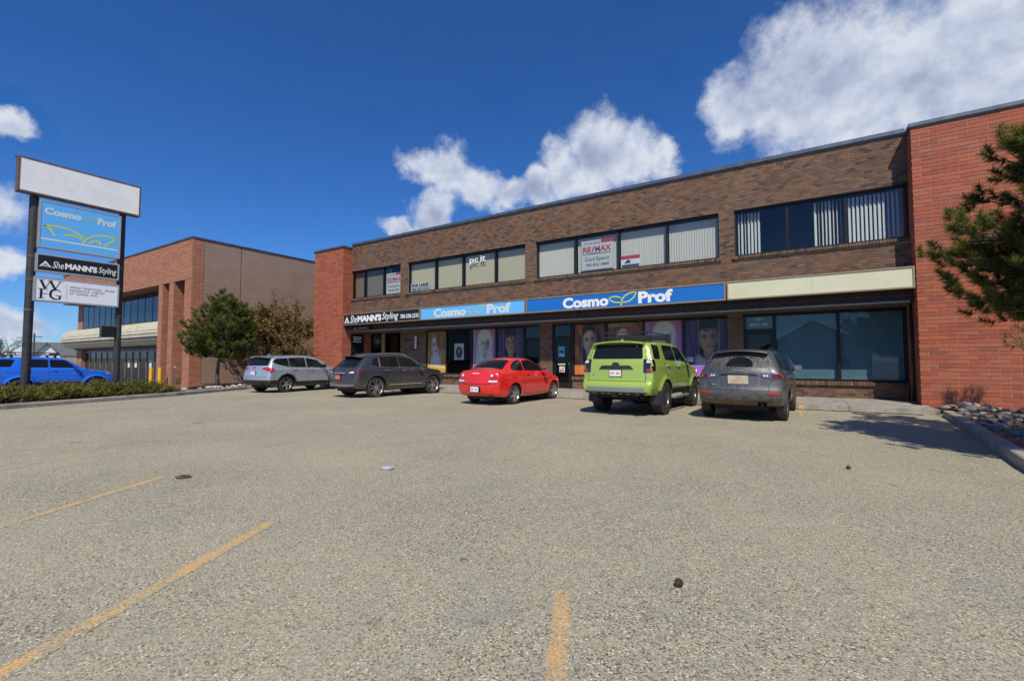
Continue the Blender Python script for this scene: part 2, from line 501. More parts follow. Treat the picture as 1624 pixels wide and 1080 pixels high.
# painted stall lines (angled stalls), each its own marking
def line_mark(p0, p1, wd, m='line_paint'):
    d = Vector((p1[0] - p0[0], p1[1] - p0[1], 0)).normalized(); n = Vector((-d.y, d.x, 0)) * wd / 2 * 1.2
    a, c = Vector((*p0, 0.002)), Vector((*p1, 0.002))
    bb = MB(); N = 60; edge = []
    for i in range(N + 1):
        q = a.lerp(c, i / N); e = 1.0 if i in (0, N) else 0.0
        bb.pts([q - n * random.gauss(1, .04), q - n * 0.5, q + n * 0.5, q + n * random.gauss(1, .04)]); edge += [1, max(e, 0.3), max(e, 0.3), 1]
    for i in range(N):
        for k in range(3): bb.face([i * 4 + k, i * 4 + k + 1, i * 4 + k + 5, i * 4 + k + 4])
    o = bb.build('parking_line', m)
    at = o.data.attributes.new('edge', 'FLOAT', 'POINT'); at.data.foreach_set('value', edge)
    return struct(o)
line_mark((-0.66, 1.22), (-1.21, 2.47), 0.105)
line_mark((-2.2, -0.85), (-3.77, 2.24), 0.105)
line_mark((-4.6, -0.62), (-6.30, 2.42), 0.105)
line_mark((-7.3, -0.55), (-8.95, 2.55), 0.10, 'line_paint_faint')
line_mark((1.35, -0.5), (0.62, 0.9), 0.105)
line_mark((-0.03, 13.3), (-0.12, 14.9), 0.10)
line_mark((-5.9, 13.2), (-5.95, 15.0), 0.09)
line_mark((-10.6, 13.2), (-10.75, 15.0), 0.09)

# kerbs: poured in lengths, each length a piece
def kerb(path, name, width, height, side, piece=2.4, gap=0.012, root_label=None):
    pts = [Vector((*p, 0)) for p in path]
    root = None
    seg = []
    for a, c in zip(pts, pts[1:]):
        n = max(1, round((c - a).length / piece))
        for i in range(n): seg.append((a.lerp(c, i / n), a.lerp(c, (i + 1) / n)))
    obs = []
    for a, c in seg:
        d = (c - a).normalized(); n = Vector((-d.y, d.x, 0)) * side
        a2, c2 = a + d * gap, c - d * gap
        h = height + random.uniform(-0.012, 0.012)
        bb = MB()
        prof = [(0, -0.1), (0, h * 0.72), (0.012, h * 0.92), (0.035, h), (width, h), (width, -0.1)]
        i0 = bb.pts([a2 + n * t + Vector((0, 0, zz)) for t, zz in prof]); i1 = bb.pts([c2 + n * t + Vector((0, 0, zz)) for t, zz in prof])
        k = len(prof)
        for j in range(k): bb.face([i0 + j, i0 + (j + 1) % k, i1 + (j + 1) % k, i1 + j])
        bb.face([i0 + j for j in range(k)][::-1]); bb.face([i1 + j for j in range(k)])
        if root is None:
            root = struct(bb.build(name, 'concrete')); obs.append(root)
        else:
            obs.append(bb.build('kerb_length', 'concrete', root))
    return root
kerb(KL, 'kerb', 0.17, 0.15, 1)
kerb(KR, 'kerb', 0.17, 0.15, 1)
# sidewalk slabs in front of the shops
sw = MB(); sw.box(-23.3, 2.86, 15.34, 19.2, -0.1, 0.13)
sidewalk = struct(sw.build('sidewalk', 'concrete'))
x = -23.3
while x < 2.5:
    x1 = min(x + 1.52, 2.86)
    for (y0, y1) in ((15.15, 16.75), (16.76, 18.9)):
        bb = MB(); h = 0.165 + random.uniform(-0.004, 0.004)
        bb.box(x + 0.006, x1 - 0.006, y0, y1 - 0.006, 0.02, h)
        bb.build('slab', 'concrete', sidewalk)
    x = x1
for (px_, yy) in ((-0.06, 15.13), (-5.95, 15.13), (-10.75, 15.13), (-16.9, 15.13)):
    bb = MB(); bb.box(px_ - 0.06, px_ + 0.06, yy + 0.006, yy + 0.05, 0.02, 0.155); bb.box(px_ - 0.06, px_ + 0.06, yy + 0.006, yy + 0.16, 0.172, 0.175)
    bb.build('painted_mark', 'kerb_paint', sidewalk)

# planting beds
def bed(name, poly, z, bumps=0.05, step=0.35, m='soil'):
    xs = [p[0] for p in poly]; ys = [p[1] for p in poly]
    P = [Vector(p) for p in poly]
    n0 = len(P)
    pts = list(P)
    from mathutils.geometry import intersect_point_tri_2d
    def inside(q):
        c = False
        for a, d in zip(poly, poly[1:] + poly[:1]):
            if (a[1] > q[1]) != (d[1] > q[1]) and q[0] < (d[0] - a[0]) * (q[1] - a[1]) / (d[1] - a[1]) + a[0]: c = not c
        return c
    xx = min(xs)
    while xx < max(xs):
        yy = min(ys)
        while yy < max(ys):
            q = (xx + random.uniform(-.1, .1), yy + random.uniform(-.1, .1))
            if inside(q): pts.append(Vector(q))
            yy += step
        xx += step
    v, e, f, *_ = delaunay_2d_cdt(pts, [], [list(range(n0))], 1, 1e-5)
    bb = MB()
    bb.pts([(p.x, p.y, z + (random.uniform(-1, 1) * bumps if i >= n0 else -0.02)) for i, p in enumerate(v)])
    for q in f: bb.face(list(q))
    return struct(bb.build(name, m, smooth=True))
left_bed = bed('planting_bed', [(-18.25, 0.0), (-19.05, 3.3), (-20.9, 8.3), (-23.15, 12.2), (-23.5, 15.2), (-24.6, 16.7), (-27.9, 16.9), (-27.6, 12.2), (-25.5, 11.0), (-23.4, 8.6), (-22.6, 3.3), (-21.8, 0.0)], 0.12)
right_bed = bed('planting_bed', [(2.98, 16.78), (3.02, 15.2), (2.96, 14.2), (2.78, 12.0), (2.58, 10.0), (2.40, 8.04), (2.28, 6.0), (2.26, -4.0), (11.5, -4.0), (11.5, 16.78)], 0.10, 0.03, 0.4)

# stones of the beds
mat('stone_pale', build=varied((0.36, 0.33, 0.30), (0.58, 0.55, 0.50), 5, bs=0.5, bd=0.01, fine=40))
mat('stone_grey', build=varied((0.12, 0.112, 0.105), (0.24, 0.225, 0.21), 5, bs=0.5, bd=0.01, fine=40))
mat('stone_tan', build=varied((0.18, 0.135, 0.10), (0.30, 0.235, 0.175), 5, bs=0.5, bd=0.01, fine=40))
def stone_mesh(seed, m):
    r = random.Random(seed)
    bm = bmesh.new(); bmesh.ops.create_icosphere(bm, subdivisions=2, radius=1.0)
    dirs = [(Vector((r.gauss(0, 1), r.gauss(0, 1), r.gauss(0, 1))).normalized(), r.uniform(0.62, 0.92)) for _ in range(7)]
    for v in bm.verts:
        c = v.co.copy()
        for d, k in dirs:
            t = c.dot(d)
            if t > k: c -= d * (t - k) * 0.85
        v.co = Vector((c.x, c.y * 0.75, c.z * 0.55))
    me = D.meshes.new('stone'); bm.to_mesh(me); bm.free()
    me.materials.append(MATS[m]); me.shade_smooth(); me.set_sharp_from_angle(angle=R_(40))
    return me
STONES = [stone_mesh(i, ['stone_pale', 'stone_grey', 'stone_tan', 'stone_grey', 'stone_pale', 'stone_tan'][i % 6]) for i in range(12)]
def scatter(root, n, region, z, s0, s1, sunk=0.3, pick=range(12)):
    k = 0
    while k < n:
        p = region(); s = s0 + (s1 - s0) * random.random() ** 2.2
        o = link('stone', STONES[random.choice(list(pick))], root, (p[0], p[1], z + s * (0.55 - sunk) * 0.6), (random.uniform(-.2, .2), random.uniform(-.2, .2), random.uniform(0, 6.28)))
        o.scale = (s, s, s * random.uniform(0.7, 1.0)); k += 1
def reg_right():
    y = random.uniform(6.5, 16.55); x0 = 2.15 + 0.075 * (y - 6) + 0.28
    return (x0 + random.random() ** 1.3 * 3.2, y)
def reg_left():
    t = random.random(); a = Vector((-21.05, 8.4)); c = Vector((-23.6, 13.2)); q = a.lerp(c, t)
    return (q.x - random.uniform(0.1, 1.1), q.y + random.uniform(0, 0.3))
scatter(right_bed, 260, reg_right, 0.11, 0.05, 0.17, pick=(1, 2, 3, 5, 7, 8, 9, 11, 1, 3))  # pale stones left out: the darker mix stands in for tree shade
scatter(right_bed, 26, lambda: (random.uniform(3.0, 6.5), random.uniform(15.4, 16.6)), 0.13, 0.14, 0.27, 0.15)
scatter(left_bed, 46, reg_left, 0.13, 0.07, 0.22, 0.15)
# ================================================================== main building
mat('car_black_pane', (0.012, 0.013, 0.014), 0.06, spec=0.4)
YR, YB, YG, YS, YL = 16.8, 17.4, 16.85, 18.4, 18.9
XR, XL, XLL, XRR = 2.75, -22.0, -24.65, 11.0
main = thing('commercial_building', 'long two storey shop building of brown brick between two red brick end walls', 'building', (-10.0, 17.4, 0.0))

def bricks(u0, u1, z0, z1, length, course, joint, openings=()):
    out = []
    nrow = int(round((z1 - z0) / course))
    for r in range(nrow):
        za, zb = z0 + r * course + joint / 2, z0 + (r + 1) * course - joint / 2
        u = u0 - (length / 2 if r % 2 else 0)
        while u < u1 - 1e-6:
            a, c = max(u + joint / 2, u0), min(u + length - joint / 2, u1)
            u += length
            if c - a < 0.02: continue
            spans = [(a, c)]
            for (o0, o1, p0, p1) in openings:
                if zb <= p0 + 0.01 or za >= p1 - 0.01: continue
                nsp = []
                for (s, e) in spans:
                    if e <= o0 or s >= o1: nsp.append((s, e))
                    else:
                        if s < o0: nsp.append((s, o0))
                        if e > o1: nsp.append((o1, e))
                spans = nsp
            for (s, e) in spans:
                if e - s > 0.025: out.append((s, e, za, zb))
    return out
def brick_skin(lst, facing, plane, mtl, parent, proud=0.012, name='brick_courses'):
    # facing '-y' or '+x' or '-x': bricks stand proud of the mortar by `proud`
    b = MB()
    for (s, e, za, zb) in lst:
        b.val = random.random()
        d = random.uniform(-0.0025, 0.0025)
        if facing == '-y': b.box(s, e, plane + d, plane + proud + 0.006, za, zb, skip=('+y',))
        elif facing == '+x': b.box(plane - proud - 0.006, plane + d, s, e, za, zb, skip=('-x',))
        else: b.box(plane + d, plane + proud + 0.006, s, e, za, zb, skip=('+x',))
    return stuff(b.build(name, mtl, parent, attr=True, fix=False))
def single_bricks(lst, plane, mtl, parent, length, course, joint, proud=0.012, n=300, keep=None, xmax=99):
    """the n largest-looking whole bricks become objects; returns the rest"""
    full = [q for q in lst if abs((q[1] - q[0]) - (length - joint)) < 0.004 and q[1] < xmax and (keep is None or keep(q))]
    def near(q):
        return (q[0] ** 2 + plane ** 2 + ((q[2] - 1.32)) ** 2)
    full.sort(key=lambda q: -q[0] if keep is None else near(q))
    pick = full[:n]; ps = set(pick)
    b = MB(); hw, hz = (length - joint) / 2, (course - joint) / 2
    b.box(-hw, hw, 0, proud + 0.006, -hz, hz, skip=('+y',))
    me = b.mesh('brick', mtl)
    for q in pick:
        link('brick', me, parent, ((q[0] + q[1]) / 2, plane + random.uniform(-0.0025, 0.0025), (q[2] + q[3]) / 2))
    return [q for q in lst if q not in ps]

# --- brown front wall with its four window bands
GROUPS = [(-21.98, -18.05, [-20.99, -19.44]), (-17.52, -10.30, [-15.65, -13.89, -11.97]), (-9.77, -2.37, [-7.92, -6.06, -4.19]), (-1.88, XR - 0.01, [-0.31, 1.25])]
WZ0, WZ1 = 4.97, 6.55
b = MB()
b.box(XL, XR, YB + 0.012, YB + 0.3, WZ1 + 0.02, 8.06); b.box(XL, XR, YB + 0.012, YB + 0.3, 3.42, 4.86)
edges = [XL] + [e for g in GROUPS for e in (g[0], g[1])] + [XR]
for i in range(0, len(edges), 2):
    if edges[i + 1] - edges[i] > 0.03: b.box(edges[i], edges[i + 1], YB + 0.0125, YB + 0.2995, 4.86, WZ1 + 0.02)
front_wall = b.build('front_wall', 'mortar_brown', main)
BL, BC, BJ = 0.21, 0.0805, 0.011
lst = bricks(XL + 0.005, XR - 0.005, 4.0, 4.0 + 50 * BC, BL, BC, BJ, [(g[0], g[1], 4.86, WZ1 + 0.03) for g in GROUPS])
lst = single_bricks(lst, YB, 'brick_brown_single', front_wall, BL, BC, BJ, n=300)
brick_skin(lst, '-y', YB, 'brick_brown', front_wall)

# slats
for nm, c in (('cream', (0.55, 0.48, 0.31)), ('pale', (0.64, 0.61, 0.53)), ('tan', (0.19, 0.155, 0.105)), ('white', (0.74, 0.73, 0.69))):
    mat('slat_' + nm, c, 0.65)
def slat_mesh(w, z0, z1, m):
    b = MB()
    # slightly cupped vane
    prof = [(-w / 2, 0.0), (-w / 4, 0.006), (0, 0.008), (w / 4, 0.006), (w / 2, 0.0)]
    back = [(x, y - 0.002) for x, y in prof[::-1]]
    b.prism(prof + back, 'z', z0, z1)
    return b.mesh('slat', m)
def blind(win, x0, x1, y, m, f0=0.0, f1=1.0, ang=25, sp=0.088, w=0.096, z0=WZ0 + 0.07, z1=WZ1 - 0.08, jitter=6, drop=()):
    me = slat_mesh(w, z0, z1, m)
    n = int((x1 - x0) / sp)
    for i in range(n):
        t = (i + 0.5) / n
        if not (f0 <= t <= f1) or any(abs(t - d) < 0.5 / n for d in drop): continue
        link('slat', me, win, (x0 + (x1 - x0) * t, y, 0), (0, 0, R_(ang + random.uniform(-jitter, jitter))))
GY = YB + 0.13     # glass plane
wins = []
for gi, (x0, x1, mul) in enumerate(GROUPS):
    b = MB()
    zz0, zz1 = WZ0, WZ1
    b.box(x0, x1, GY - 0.05, GY + 0.05, zz0, zz0 + 0.05); b.box(x0, x1, GY - 0.05, GY + 0.05, zz1 - 0.05, zz1)
    b.box(x0, x0 + 0.05, GY - 0.05, GY + 0.05, zz0 + 0.05, zz1 - 0.05); b.box(x1 - 0.05, x1, GY - 0.05, GY + 0.05, zz0 + 0.05, zz1 - 0.05)
    for m_ in mul: b.box(m_ - 0.035, m_ + 0.035, GY - 0.055, GY + 0.05, zz0 + 0.05, zz1 - 0.05)
    # head flashing and reveal
    b.box(x0, x1, YB - 0.004, GY - 0.05, zz1 - 0.005, zz1 + 0.028)
    wn = b.build('window', 'bronze_frame', main)
    wins.append(wn)
    ed = [x0] + mul + [x1]
    for a, c in zip(ed, ed[1:]):
        g = MB(); g.box(a + 0.03, c - 0.03, GY - 0.004, GY + 0.004, zz0 + 0.045, zz1 - 0.045)
        g.build('pane', 'pane_glass', wn)
    # rowlock brick sill: bricks on edge, sloping out
    s = MB(); x = x0 - 0.06
    xe = min(x1 + 0.06, XR - 0.01); x = max(x, XL + 0.01)
    while x < xe - 0.03:
        s.val = random.random()
        xb = min(x + 0.072, xe); dy = random.uniform(-0.004, 0.004)
        s.prism([(YB - 0.075 + dy, 4.862), (YB + 0.09, 4.862), (YB + 0.09, 4.985), (YB - 0.075 + dy, 4.952)], 'x', x, xb)
        x += 0.083
    sl_ = s.build('sill', 'brick_brown', main, attr=True); sl_['kind'] = 'stuff'
BYp = GY + 0.14
g = GROUPS
def pane_x(gi, k):
    ed = [g[gi][0]] + g[gi][2] + [g[gi][1]]
    return ed[k] + 0.06, ed[k + 1] - 0.06
blind(wins[0], *pane_x(0, 0), BYp, 'slat_tan', ang=38)
blind(wins[0], *pane_x(0, 1), BYp, 'slat_tan', ang=36, drop=(0.5,))
blind(wins[0], *pane_x(0, 2), BYp, 'slat_tan', 0.0, 0.3, ang=40)
for k in range(4): blind(wins[1], *pane_x(1, k), BYp, 'slat_cream', ang=14, jitter=4)
for k in range(4): blind(wins[2], *pane_x(2, k), BYp, 'slat_pale', ang=20, jitter=4)
blind(wins[3], *pane_x(3, 0), BYp, 'slat_white', 0.0, 0.48, ang=60, sp=0.10, jitter=16)
blind(wins[3], *pane_x(3, 1), BYp, 'slat_white', 0.5, 1.0, ang=62, sp=0.095, jitter=16)
blind(wins[3], *pane_x(3, 2), BYp, 'slat_white', 0.0, 0.9, ang=42, sp=0.105, w=0.09, jitter=5)

# --- shell: floors, back, sides, roof so that the rooms behind the glass are rooms
b = MB(); b.box(XLL + 0.3, XRR - 0.3, YB + 0.3, 34, 7.72, 7.9); b.build('roof', 'roofing', main)
b = MB(); b.box(XL, XR, YB + 0.30, 33.7, 4.35, 4.55); b.box(XL, XR, 19.2, 33.7, 0.0, 0.15); b.build('floor_slab', 'interior_grey', main)
b = MB(); b.box(XLL, XRR, 33.7, 34, 0, 7.72); b.build('back_wall', 'mortar_brown', main)
b = MB(); b.box(XL, XR, 20.6, 20.7, 4.56, 7.71); b.box(XL, XR, 23.5, 23.6, 0.16, 4.34)
for xp in (-18.3, -10.05, -2.05): b.box(xp - 0.06, xp + 0.06, 18.95, 23.49, 0.16, 4.34); b.box(xp - 0.06, xp + 0.06, YB + 0.45, 20.59, 4.56, 7.71)
b.build('partition', 'interior_grey', main)

# --- red end walls
RLn, RC, RJ = 0.395, 0.109, 0.016
b = MB(); b.box(XR + 0.012, XRR, YR + 0.012, 33.7, -0.3, 7.93); right_wall = b.build('end_wall', 'mortar_red', main)
right_wall['label'] = 'red brick end wall behind the pine tree'
lst = bricks(XR, XRR, 0.08, 0.08 + 72 * RC, RLn, RC, RJ)
lst = single_bricks(lst, YR, 'brick_red_single', right_wall, RLn, RC, RJ, n=300, keep=lambda q: q[1] < 5.3)
brick_skin(lst, '-y', YR, 'brick_red', right_wall)
brick_skin(bricks(YR + 0.013, YS + 0.1, 0.08, 0.08 + 72 * RC, RLn, RC, RJ), '-x', XR, 'brick_red', right_wall)
b = MB(); b.box(XLL, XL - 0.012, YR + 0.012, 33.7, -0.3, 7.85); left_wall = b.build('end_wall', 'mortar_red', main)
left_wall['label'] = 'red brick end wall next to the alley'
brick_skin(bricks(XLL, XL, 0.01, 0.01 + 72 * RC, RLn, RC, RJ), '-y', YR, 'brick_red', left_wall)
# return of the left wall, with the side door in it
SD = (17.42, 18.32)
brick_skin(bricks(YR + 0.013, YL, 0.01, 0.01 + 72 * RC, RLn, RC, RJ, [(SD[0], SD[1], 0.0, 2.95)]), '+x', XL, 'brick_red', left_wall)

# --- copings
def coping(x0, x1, y0, y1, z0, z1, nm='coping'):
    b = MB(); x = x0
    while x < x1 - 0.01:
        xe = min(x + 3.05, x1)
        b.box(x, xe - 0.004, y0, y1, z0, z1); x = xe
    b.box(x0 + 0.01, x1 - 0.01, y0 + 0.02, y1 - 0.02, z0 - 0.03, z0 + 0.001)
    return b.build(nm, 'coping', main)
coping(XL + 0.03, XR - 0.03, YB - 0.075, YB + 0.5, 8.075, 8.19)
coping(XR - 0.045, XRR + 0.05, YR - 0.06, YR + 0.45, 7.96, 8.06)
coping(XLL - 0.05, XL + 0.045, YR - 0.06, YR + 0.45, 7.885, 7.975)
b = MB(); b.box(XR - 0.045, XR + 0.3, YR + 0.46, YR + 1.4, 7.962, 8.058); b.build('coping', 'coping', main)
b = MB(); b.box(XL - 0.3, XL + 0.045, YR + 0.46, YR + 1.4, 7.887, 7.973); b.build('coping', 'coping', main)

# --- sign band, fascia, soffit
b = MB()
b.box(XL + 0.01, XR - 0.01, 17.06, YB + 0.01, 3.42, 3.995)
b.build('sign_band', 'fascia_wood', main)
fas = None
x = XL + 0.012
while x < XR - 0.05:                                   # lapped fascia boards
    xe = min(x + 3.6, XR - 0.012)
    for k in range(3):
        b = MB(); b.prism([(17.22 - 0.012 * (k == 0), 3.095 + k * 0.108), (17.30, 3.095 + k * 0.108), (17.30, 3.195 + k * 0.108), (17.235, 3.195 + k * 0.108)], 'x', x, xe - 0.006)
        if fas is None: fas = b.build('fascia', 'fascia_wood', main)
        else: b.build('board', 'fascia_wood', fas)
    x = xe
b = MB(); b.box(XL + 0.012, XR - 0.09, 17.13, 17.31, 3.045, 3.085); b.build('drip_trim', 'trim_light', main)
b = MB(); b.box(XL + 0.01, XR - 0.01, 17.31, YL + 0.1, 3.03, 3.055); b.build('soffit', 'soffit', main)

# --- storefront
SZ0, SZ1 = 0.72, 3.0
kneeH = 0.69
bays = [   # (x0, x1, kind)
    (-17.06, -15.64, 'win'), (-15.64, -14.03, 'win'), (-14.03, -12.52, 'win'), (-12.52, -10.94, 'win'), (-10.94, -10.06, 'door'),
    (-9.43, -8.52, 'door'), (-8.46, -6.95, 'win'), (-6.95, -5.37, 'win'), (-5.37, -3.84, 'win'), (-3.84, -2.28, 'win'), (-1.76, -0.80, 'door'),
    (-0.80, 1.02, 'win'), (1.02, 2.72, 'win')]
def store_window(x0, x1, y, glass='shop_glass'):
    b = MB(); t = 0.045
    b.box(x0, x1, y - 0.05, y + 0.05, SZ0, SZ0 + t); b.box(x0, x1, y - 0.05, y + 0.05, SZ1 - t, SZ1 + 0.028)
    b.box(x0, x0 + t, y - 0.05, y + 0.05, SZ0 + t, SZ1 - t); b.box(x1 - t, x1, y - 0.05, y + 0.05, SZ0 + t, SZ1 - t)
    wn = b.build('shop_window', 'black_frame', main)
    p = MB(); p.box(x0 + 0.03, x1 - 0.03, y - 0.004, y + 0.004, SZ0 + 0.03, SZ1 - 0.03); p.build('pane', glass, wn)
    return wn
def shop_door(x0, x1, y, trans=2.28, glass='pane_glass_tinted', handle_side=1):
    b = MB(); z0 = 0.17; t = 0.05
    b.box(x0, x0 + t, y - 0.06, y + 0.06, z0, SZ1 + 0.028); b.box(x1 - t, x1, y - 0.06, y + 0.06, z0, SZ1 + 0.028)
    b.box(x0 + t, x1 - t, y - 0.06, y + 0.06, SZ1 - t, SZ1 + 0.027); b.box(x0 + t, x1 - t, y - 0.06, y + 0.06, trans - 0.04, trans + 0.04)
    fr = b.build('door_frame', 'black_frame', main)
    p = MB(); p.box(x0 + t, x1 - t, y - 0.004, y + 0.004, trans + 0.04, SZ1 - t); p.build('transom_pane', 'pane_glass', fr)
    d = MB(); a, c = x0 + t + 0.004, x1 - t - 0.004; zt = trans - 0.045
    d.box(a, a + 0.09, y - 0.025, y + 0.02, z0 + 0.005, zt); d.box(c - 0.09, c, y - 0.025, y + 0.02, z0 + 0.005, zt)
    d.box(a + 0.09, c - 0.09, y - 0.025, y + 0.02, zt - 0.1, zt); d.box(a + 0.09, c - 0.09, y - 0.025, y + 0.02, z0 + 0.005, z0 + 0.25)
    dr = d.build('door', 'black_frame', main)
    p = MB(); p.box(a + 0.085, c - 0.085, y - 0.004, y + 0.003, z0 + 0.24, zt - 0.095); p.build('pane', glass, dr)
    h = MB(); hx = c - 0.05 if handle_side > 0 else a + 0.05
    h.tube([(hx, y - 0.025, 1.0), (hx, y - 0.075, 1.02), (hx, y - 0.075, 1.28), (hx, y - 0.025, 1.3)], 0.012, 8); h.build('handle', 'coping', dr, smooth=True)
    return dr
for i, (x0, x1, k) in enumerate(bays):
    if k == 'win': store_window(x0, x1, YS, 'shop_glass_bright' if x0 > -1 else 'shop_glass')
    else: shop_door(x0, x1, YS, 2.42 if i == 4 else 2.45, handle_side=1)
# left unit
shop_door(-21.95, -21.0, YL, 2.3)
store_window(-20.75, -19.02, YL, 'pane_glass_tinted')
b = MB(); b.box(-21.0, -20.75, YL - 0.1, YL + 0.1, 0.17, 3.03); b.build('door_post', 'sign_frame_tan', main)
# side door in the return wall
b = MB()
b.box(XL - 0.1, XL + 0.02, SD[0], SD[0] + 0.06, 0.17, 2.95); b.box(XL - 0.1, XL + 0.02, SD[1] - 0.06, SD[1], 0.17, 2.95)
b.box(XL - 0.1, XL + 0.02, SD[0] + 0.06, SD[1] - 0.06, 2.87, 2.95); b.box(XL - 0.1, XL + 0.02, SD[0] + 0.06, SD[1] - 0.06, 2.28, 2.36)
sdf = b.build('door_frame', 'black_frame', main)
b = MB(); b.box(XL - 0.02, XL - 0.004, SD[0] + 0.06, SD[1] - 0.06, 2.36, 2.87); b.build('transom_pane', 'car_black_pane', sdf)
b = MB(); b.box(XL - 0.03, XL + 0.005, SD[0] + 0.065, SD[1] - 0.065, 0.18, 2.275); sd = b.build('door', 'black_satin', main)
b = MB(); b.box(XL + 0.005, XL + 0.05, SD[0] + 0.12, SD[0] + 0.16, 1.05, 1.25); b.build('handle', 'coping', sd)
# knee walls, with brick courses and rowlock cap
def knee(x0, x1, y, z1=kneeH):
    b = MB(); b.box(x0, x1, y - 0.098, y + 0.08, 0.05, z1 - 0.11); kw = b.build('knee_wall', 'mortar_brown', main)
    brick_skin(bricks(x0 + 0.004, x1 - 0.004, 0.16, 0.16 + 5 * BC, BL, BC, BJ), '-y', y - 0.11, 'brick_brown', kw)
    s = MB(); x = x0
    while x < x1 - 0.03:
        s.val = random.random(); xb = min(x + 0.072, x1)
        s.prism([(y - 0.19, z1 - 0.118), (y + 0.055, z1 - 0.118), (y + 0.055, z1 + 0.02), (y - 0.19, z1 - 0.012)], 'x', x, xb); x += 0.083
    stuff(s.build('brick_cap', 'brick_brown', kw, attr=True))
knee(-17.06, -10.94, YS); knee(-8.46, -2.28, YS); knee(-0.80, 2.72, YS); knee(-20.75, -19.02, YL)
# brick columns
def column(x0, x1, y, y1):
    b = MB(); b.box(x0 + 0.01, x1 - 0.01, y + 0.012, y1, 0.05, 3.028); c = b.build('brick_column', 'mortar_brown', main)
    brick_skin(bricks(x0, x1, 0.17, 0.17 + 35 * BC, BL, BC, BJ), '-y', y, 'brick_brown', c)
    brick_skin(bricks(y + 0.013, y1, 0.17, 0.17 + 35 * BC, BL, BC, BJ), '+x', x1, 'brick_brown', c)
column(-19.02, -17.06, YS - 0.02, YL + 0.1); column(-10.06, -9.43, YS - 0.12, YS + 0.15); column(-2.28, -1.76, YS - 0.12, YS + 0.15)
b = MB(); b.box(-8.52, -8.46, YS - 0.04, YS + 0.05, 0.17, 3.028); b.build('door_post', 'black_frame', main)
# paper and a post behind the panes of the empty unit at the right
mat('window_paper', build=varied((0.10, 0.20, 0.235), (0.125, 0.235, 0.27), 2.0, bs=0.1))
for (x0, x1, z1) in ((-0.74, 0.97, 2.93), (1.07, 2.66, 2.93)):
    b = MB(); b.box(x0, x1, YS + 0.10, YS + 0.106, 0.76, z1)
    b.build('paper_screen', 'window_paper', main)
b = MB(); b.box(-1.66, -0.86, YS + 0.10, YS + 0.106, 0.3, 2.3); b.box(-1.66, -0.86, YS + 0.10, YS + 0.106, 2.5, 2.93); b.build('paper_screen', 'window_paper', main)
# downpipe in the corner of the recess
b = MB(); b.tube([(XR - 0.06, 17.36, 3.0), (XR - 0.06, 17.36, 0.2)], 0.04, 10); b.build('downpipe', 'bronze_frame', main, smooth=True)
# ================================================================== left building across the alley
lb = thing('office_building', 'terracotta brick office building with ribbed cream awning and blank brown side wall', 'building', (-28.0, 11.8, -0.3))
LX, LY, LT = -28.4, 11.82, 8.22          # right front corner, top of wall
LXE = -50.5
mat('mortar_terra', build=varied((0.16, 0.075, 0.05), (0.22, 0.11, 0.075), 7))
mat('painted_block', build=varied((0.305, 0.205, 0.148), (0.345, 0.235, 0.172), 1.2, bs=0.25, bd=0.006, fine=16))
mat('awning_metal', (0.62, 0.56, 0.38), 0.42, 0.0, build=varied((0.56, 0.50, 0.33), (0.68, 0.62, 0.43), 1.5, bs=0.03))
mat('dark_glass', (0.014, 0.015, 0.017), 0.03, spec=0.5)
mat('reflect_glass', (0.035, 0.055, 0.085), 0.02, 0.75, spec=0.8)
b = MB(); b.box(LXE, LX - 0.012, LY + 0.012, 33, LT - 2.28, LT - 0.02); lw = b.build('upper_wall', 'mortar_terra', lb)
brick_skin(bricks(LXE, LX, LT - 2.28, LT - 2.28 + 20 * RC + RC, RLn, RC, 0.022), '-y', LY, 'brick_terra', lw)
# side: brick return then painted block laid in pieces
b = MB(); b.box(LX - 0.3, LX - 0.012, LY + 0.02, 33, -0.3, LT - 2.29); b.build('side_wall_core', 'mortar_terra', lb)
sk = brick_skin(bricks(LY, LY + 0.62, -0.25, LT - 0.02, RLn, RC, 0.022), '+x', LX, 'brick_terra', lb, name='corner_brick_courses')
b = MB()
yy = LY + 0.63
while yy < 32.9:
    for k in range(42):
        z0 = -0.28 + k * 0.2032
        y0 = yy - (0.2 if k % 2 else 0)
        d = random.uniform(-0.002, 0.002)
        if y0 < LY + 0.62: y0 = LY + 0.63
        b.box(LX - 0.02, LX - 0.004 + d, y0 + 0.003, min(yy + (0.2 if k % 2 else 0.4), 33) - 0.003, z0 + 0.003, min(z0 + 0.2, LT - 0.03), skip=('-x',))
    yy += 0.4
blk = b.build('side_blocks', 'painted_block', lb, fix=False); stuff(blk); blk['label'] = 'brown painted block side wall'
b = MB(); b.box(LX - 0.05, LX - 0.0115, LY + 0.63, 33, -0.3, LT - 0.02); b.build('side_wall', 'painted_block', lb)
b = MB(); b.box(LX - 0.02, LX + 0.006, LY + 2.6, LY + 2.618, -0.3, LT - 0.04); b.build('control_joint', 'steel_lintel', lb)
b = MB(); b.box(LXE - 0.05, LX + 0.05, LY - 0.05, LY + 0.4, LT, LT + 0.07); b.box(LX - 0.4, LX + 0.05, LY + 0.401, 33, LT, LT + 0.07); b.build('coping', 'coping', lb)
b = MB(); b.box(LXE, LX - 0.3, LY + 0.4, 33, LT - 0.5, LT - 0.3); b.build('roof', 'roofing', lb)
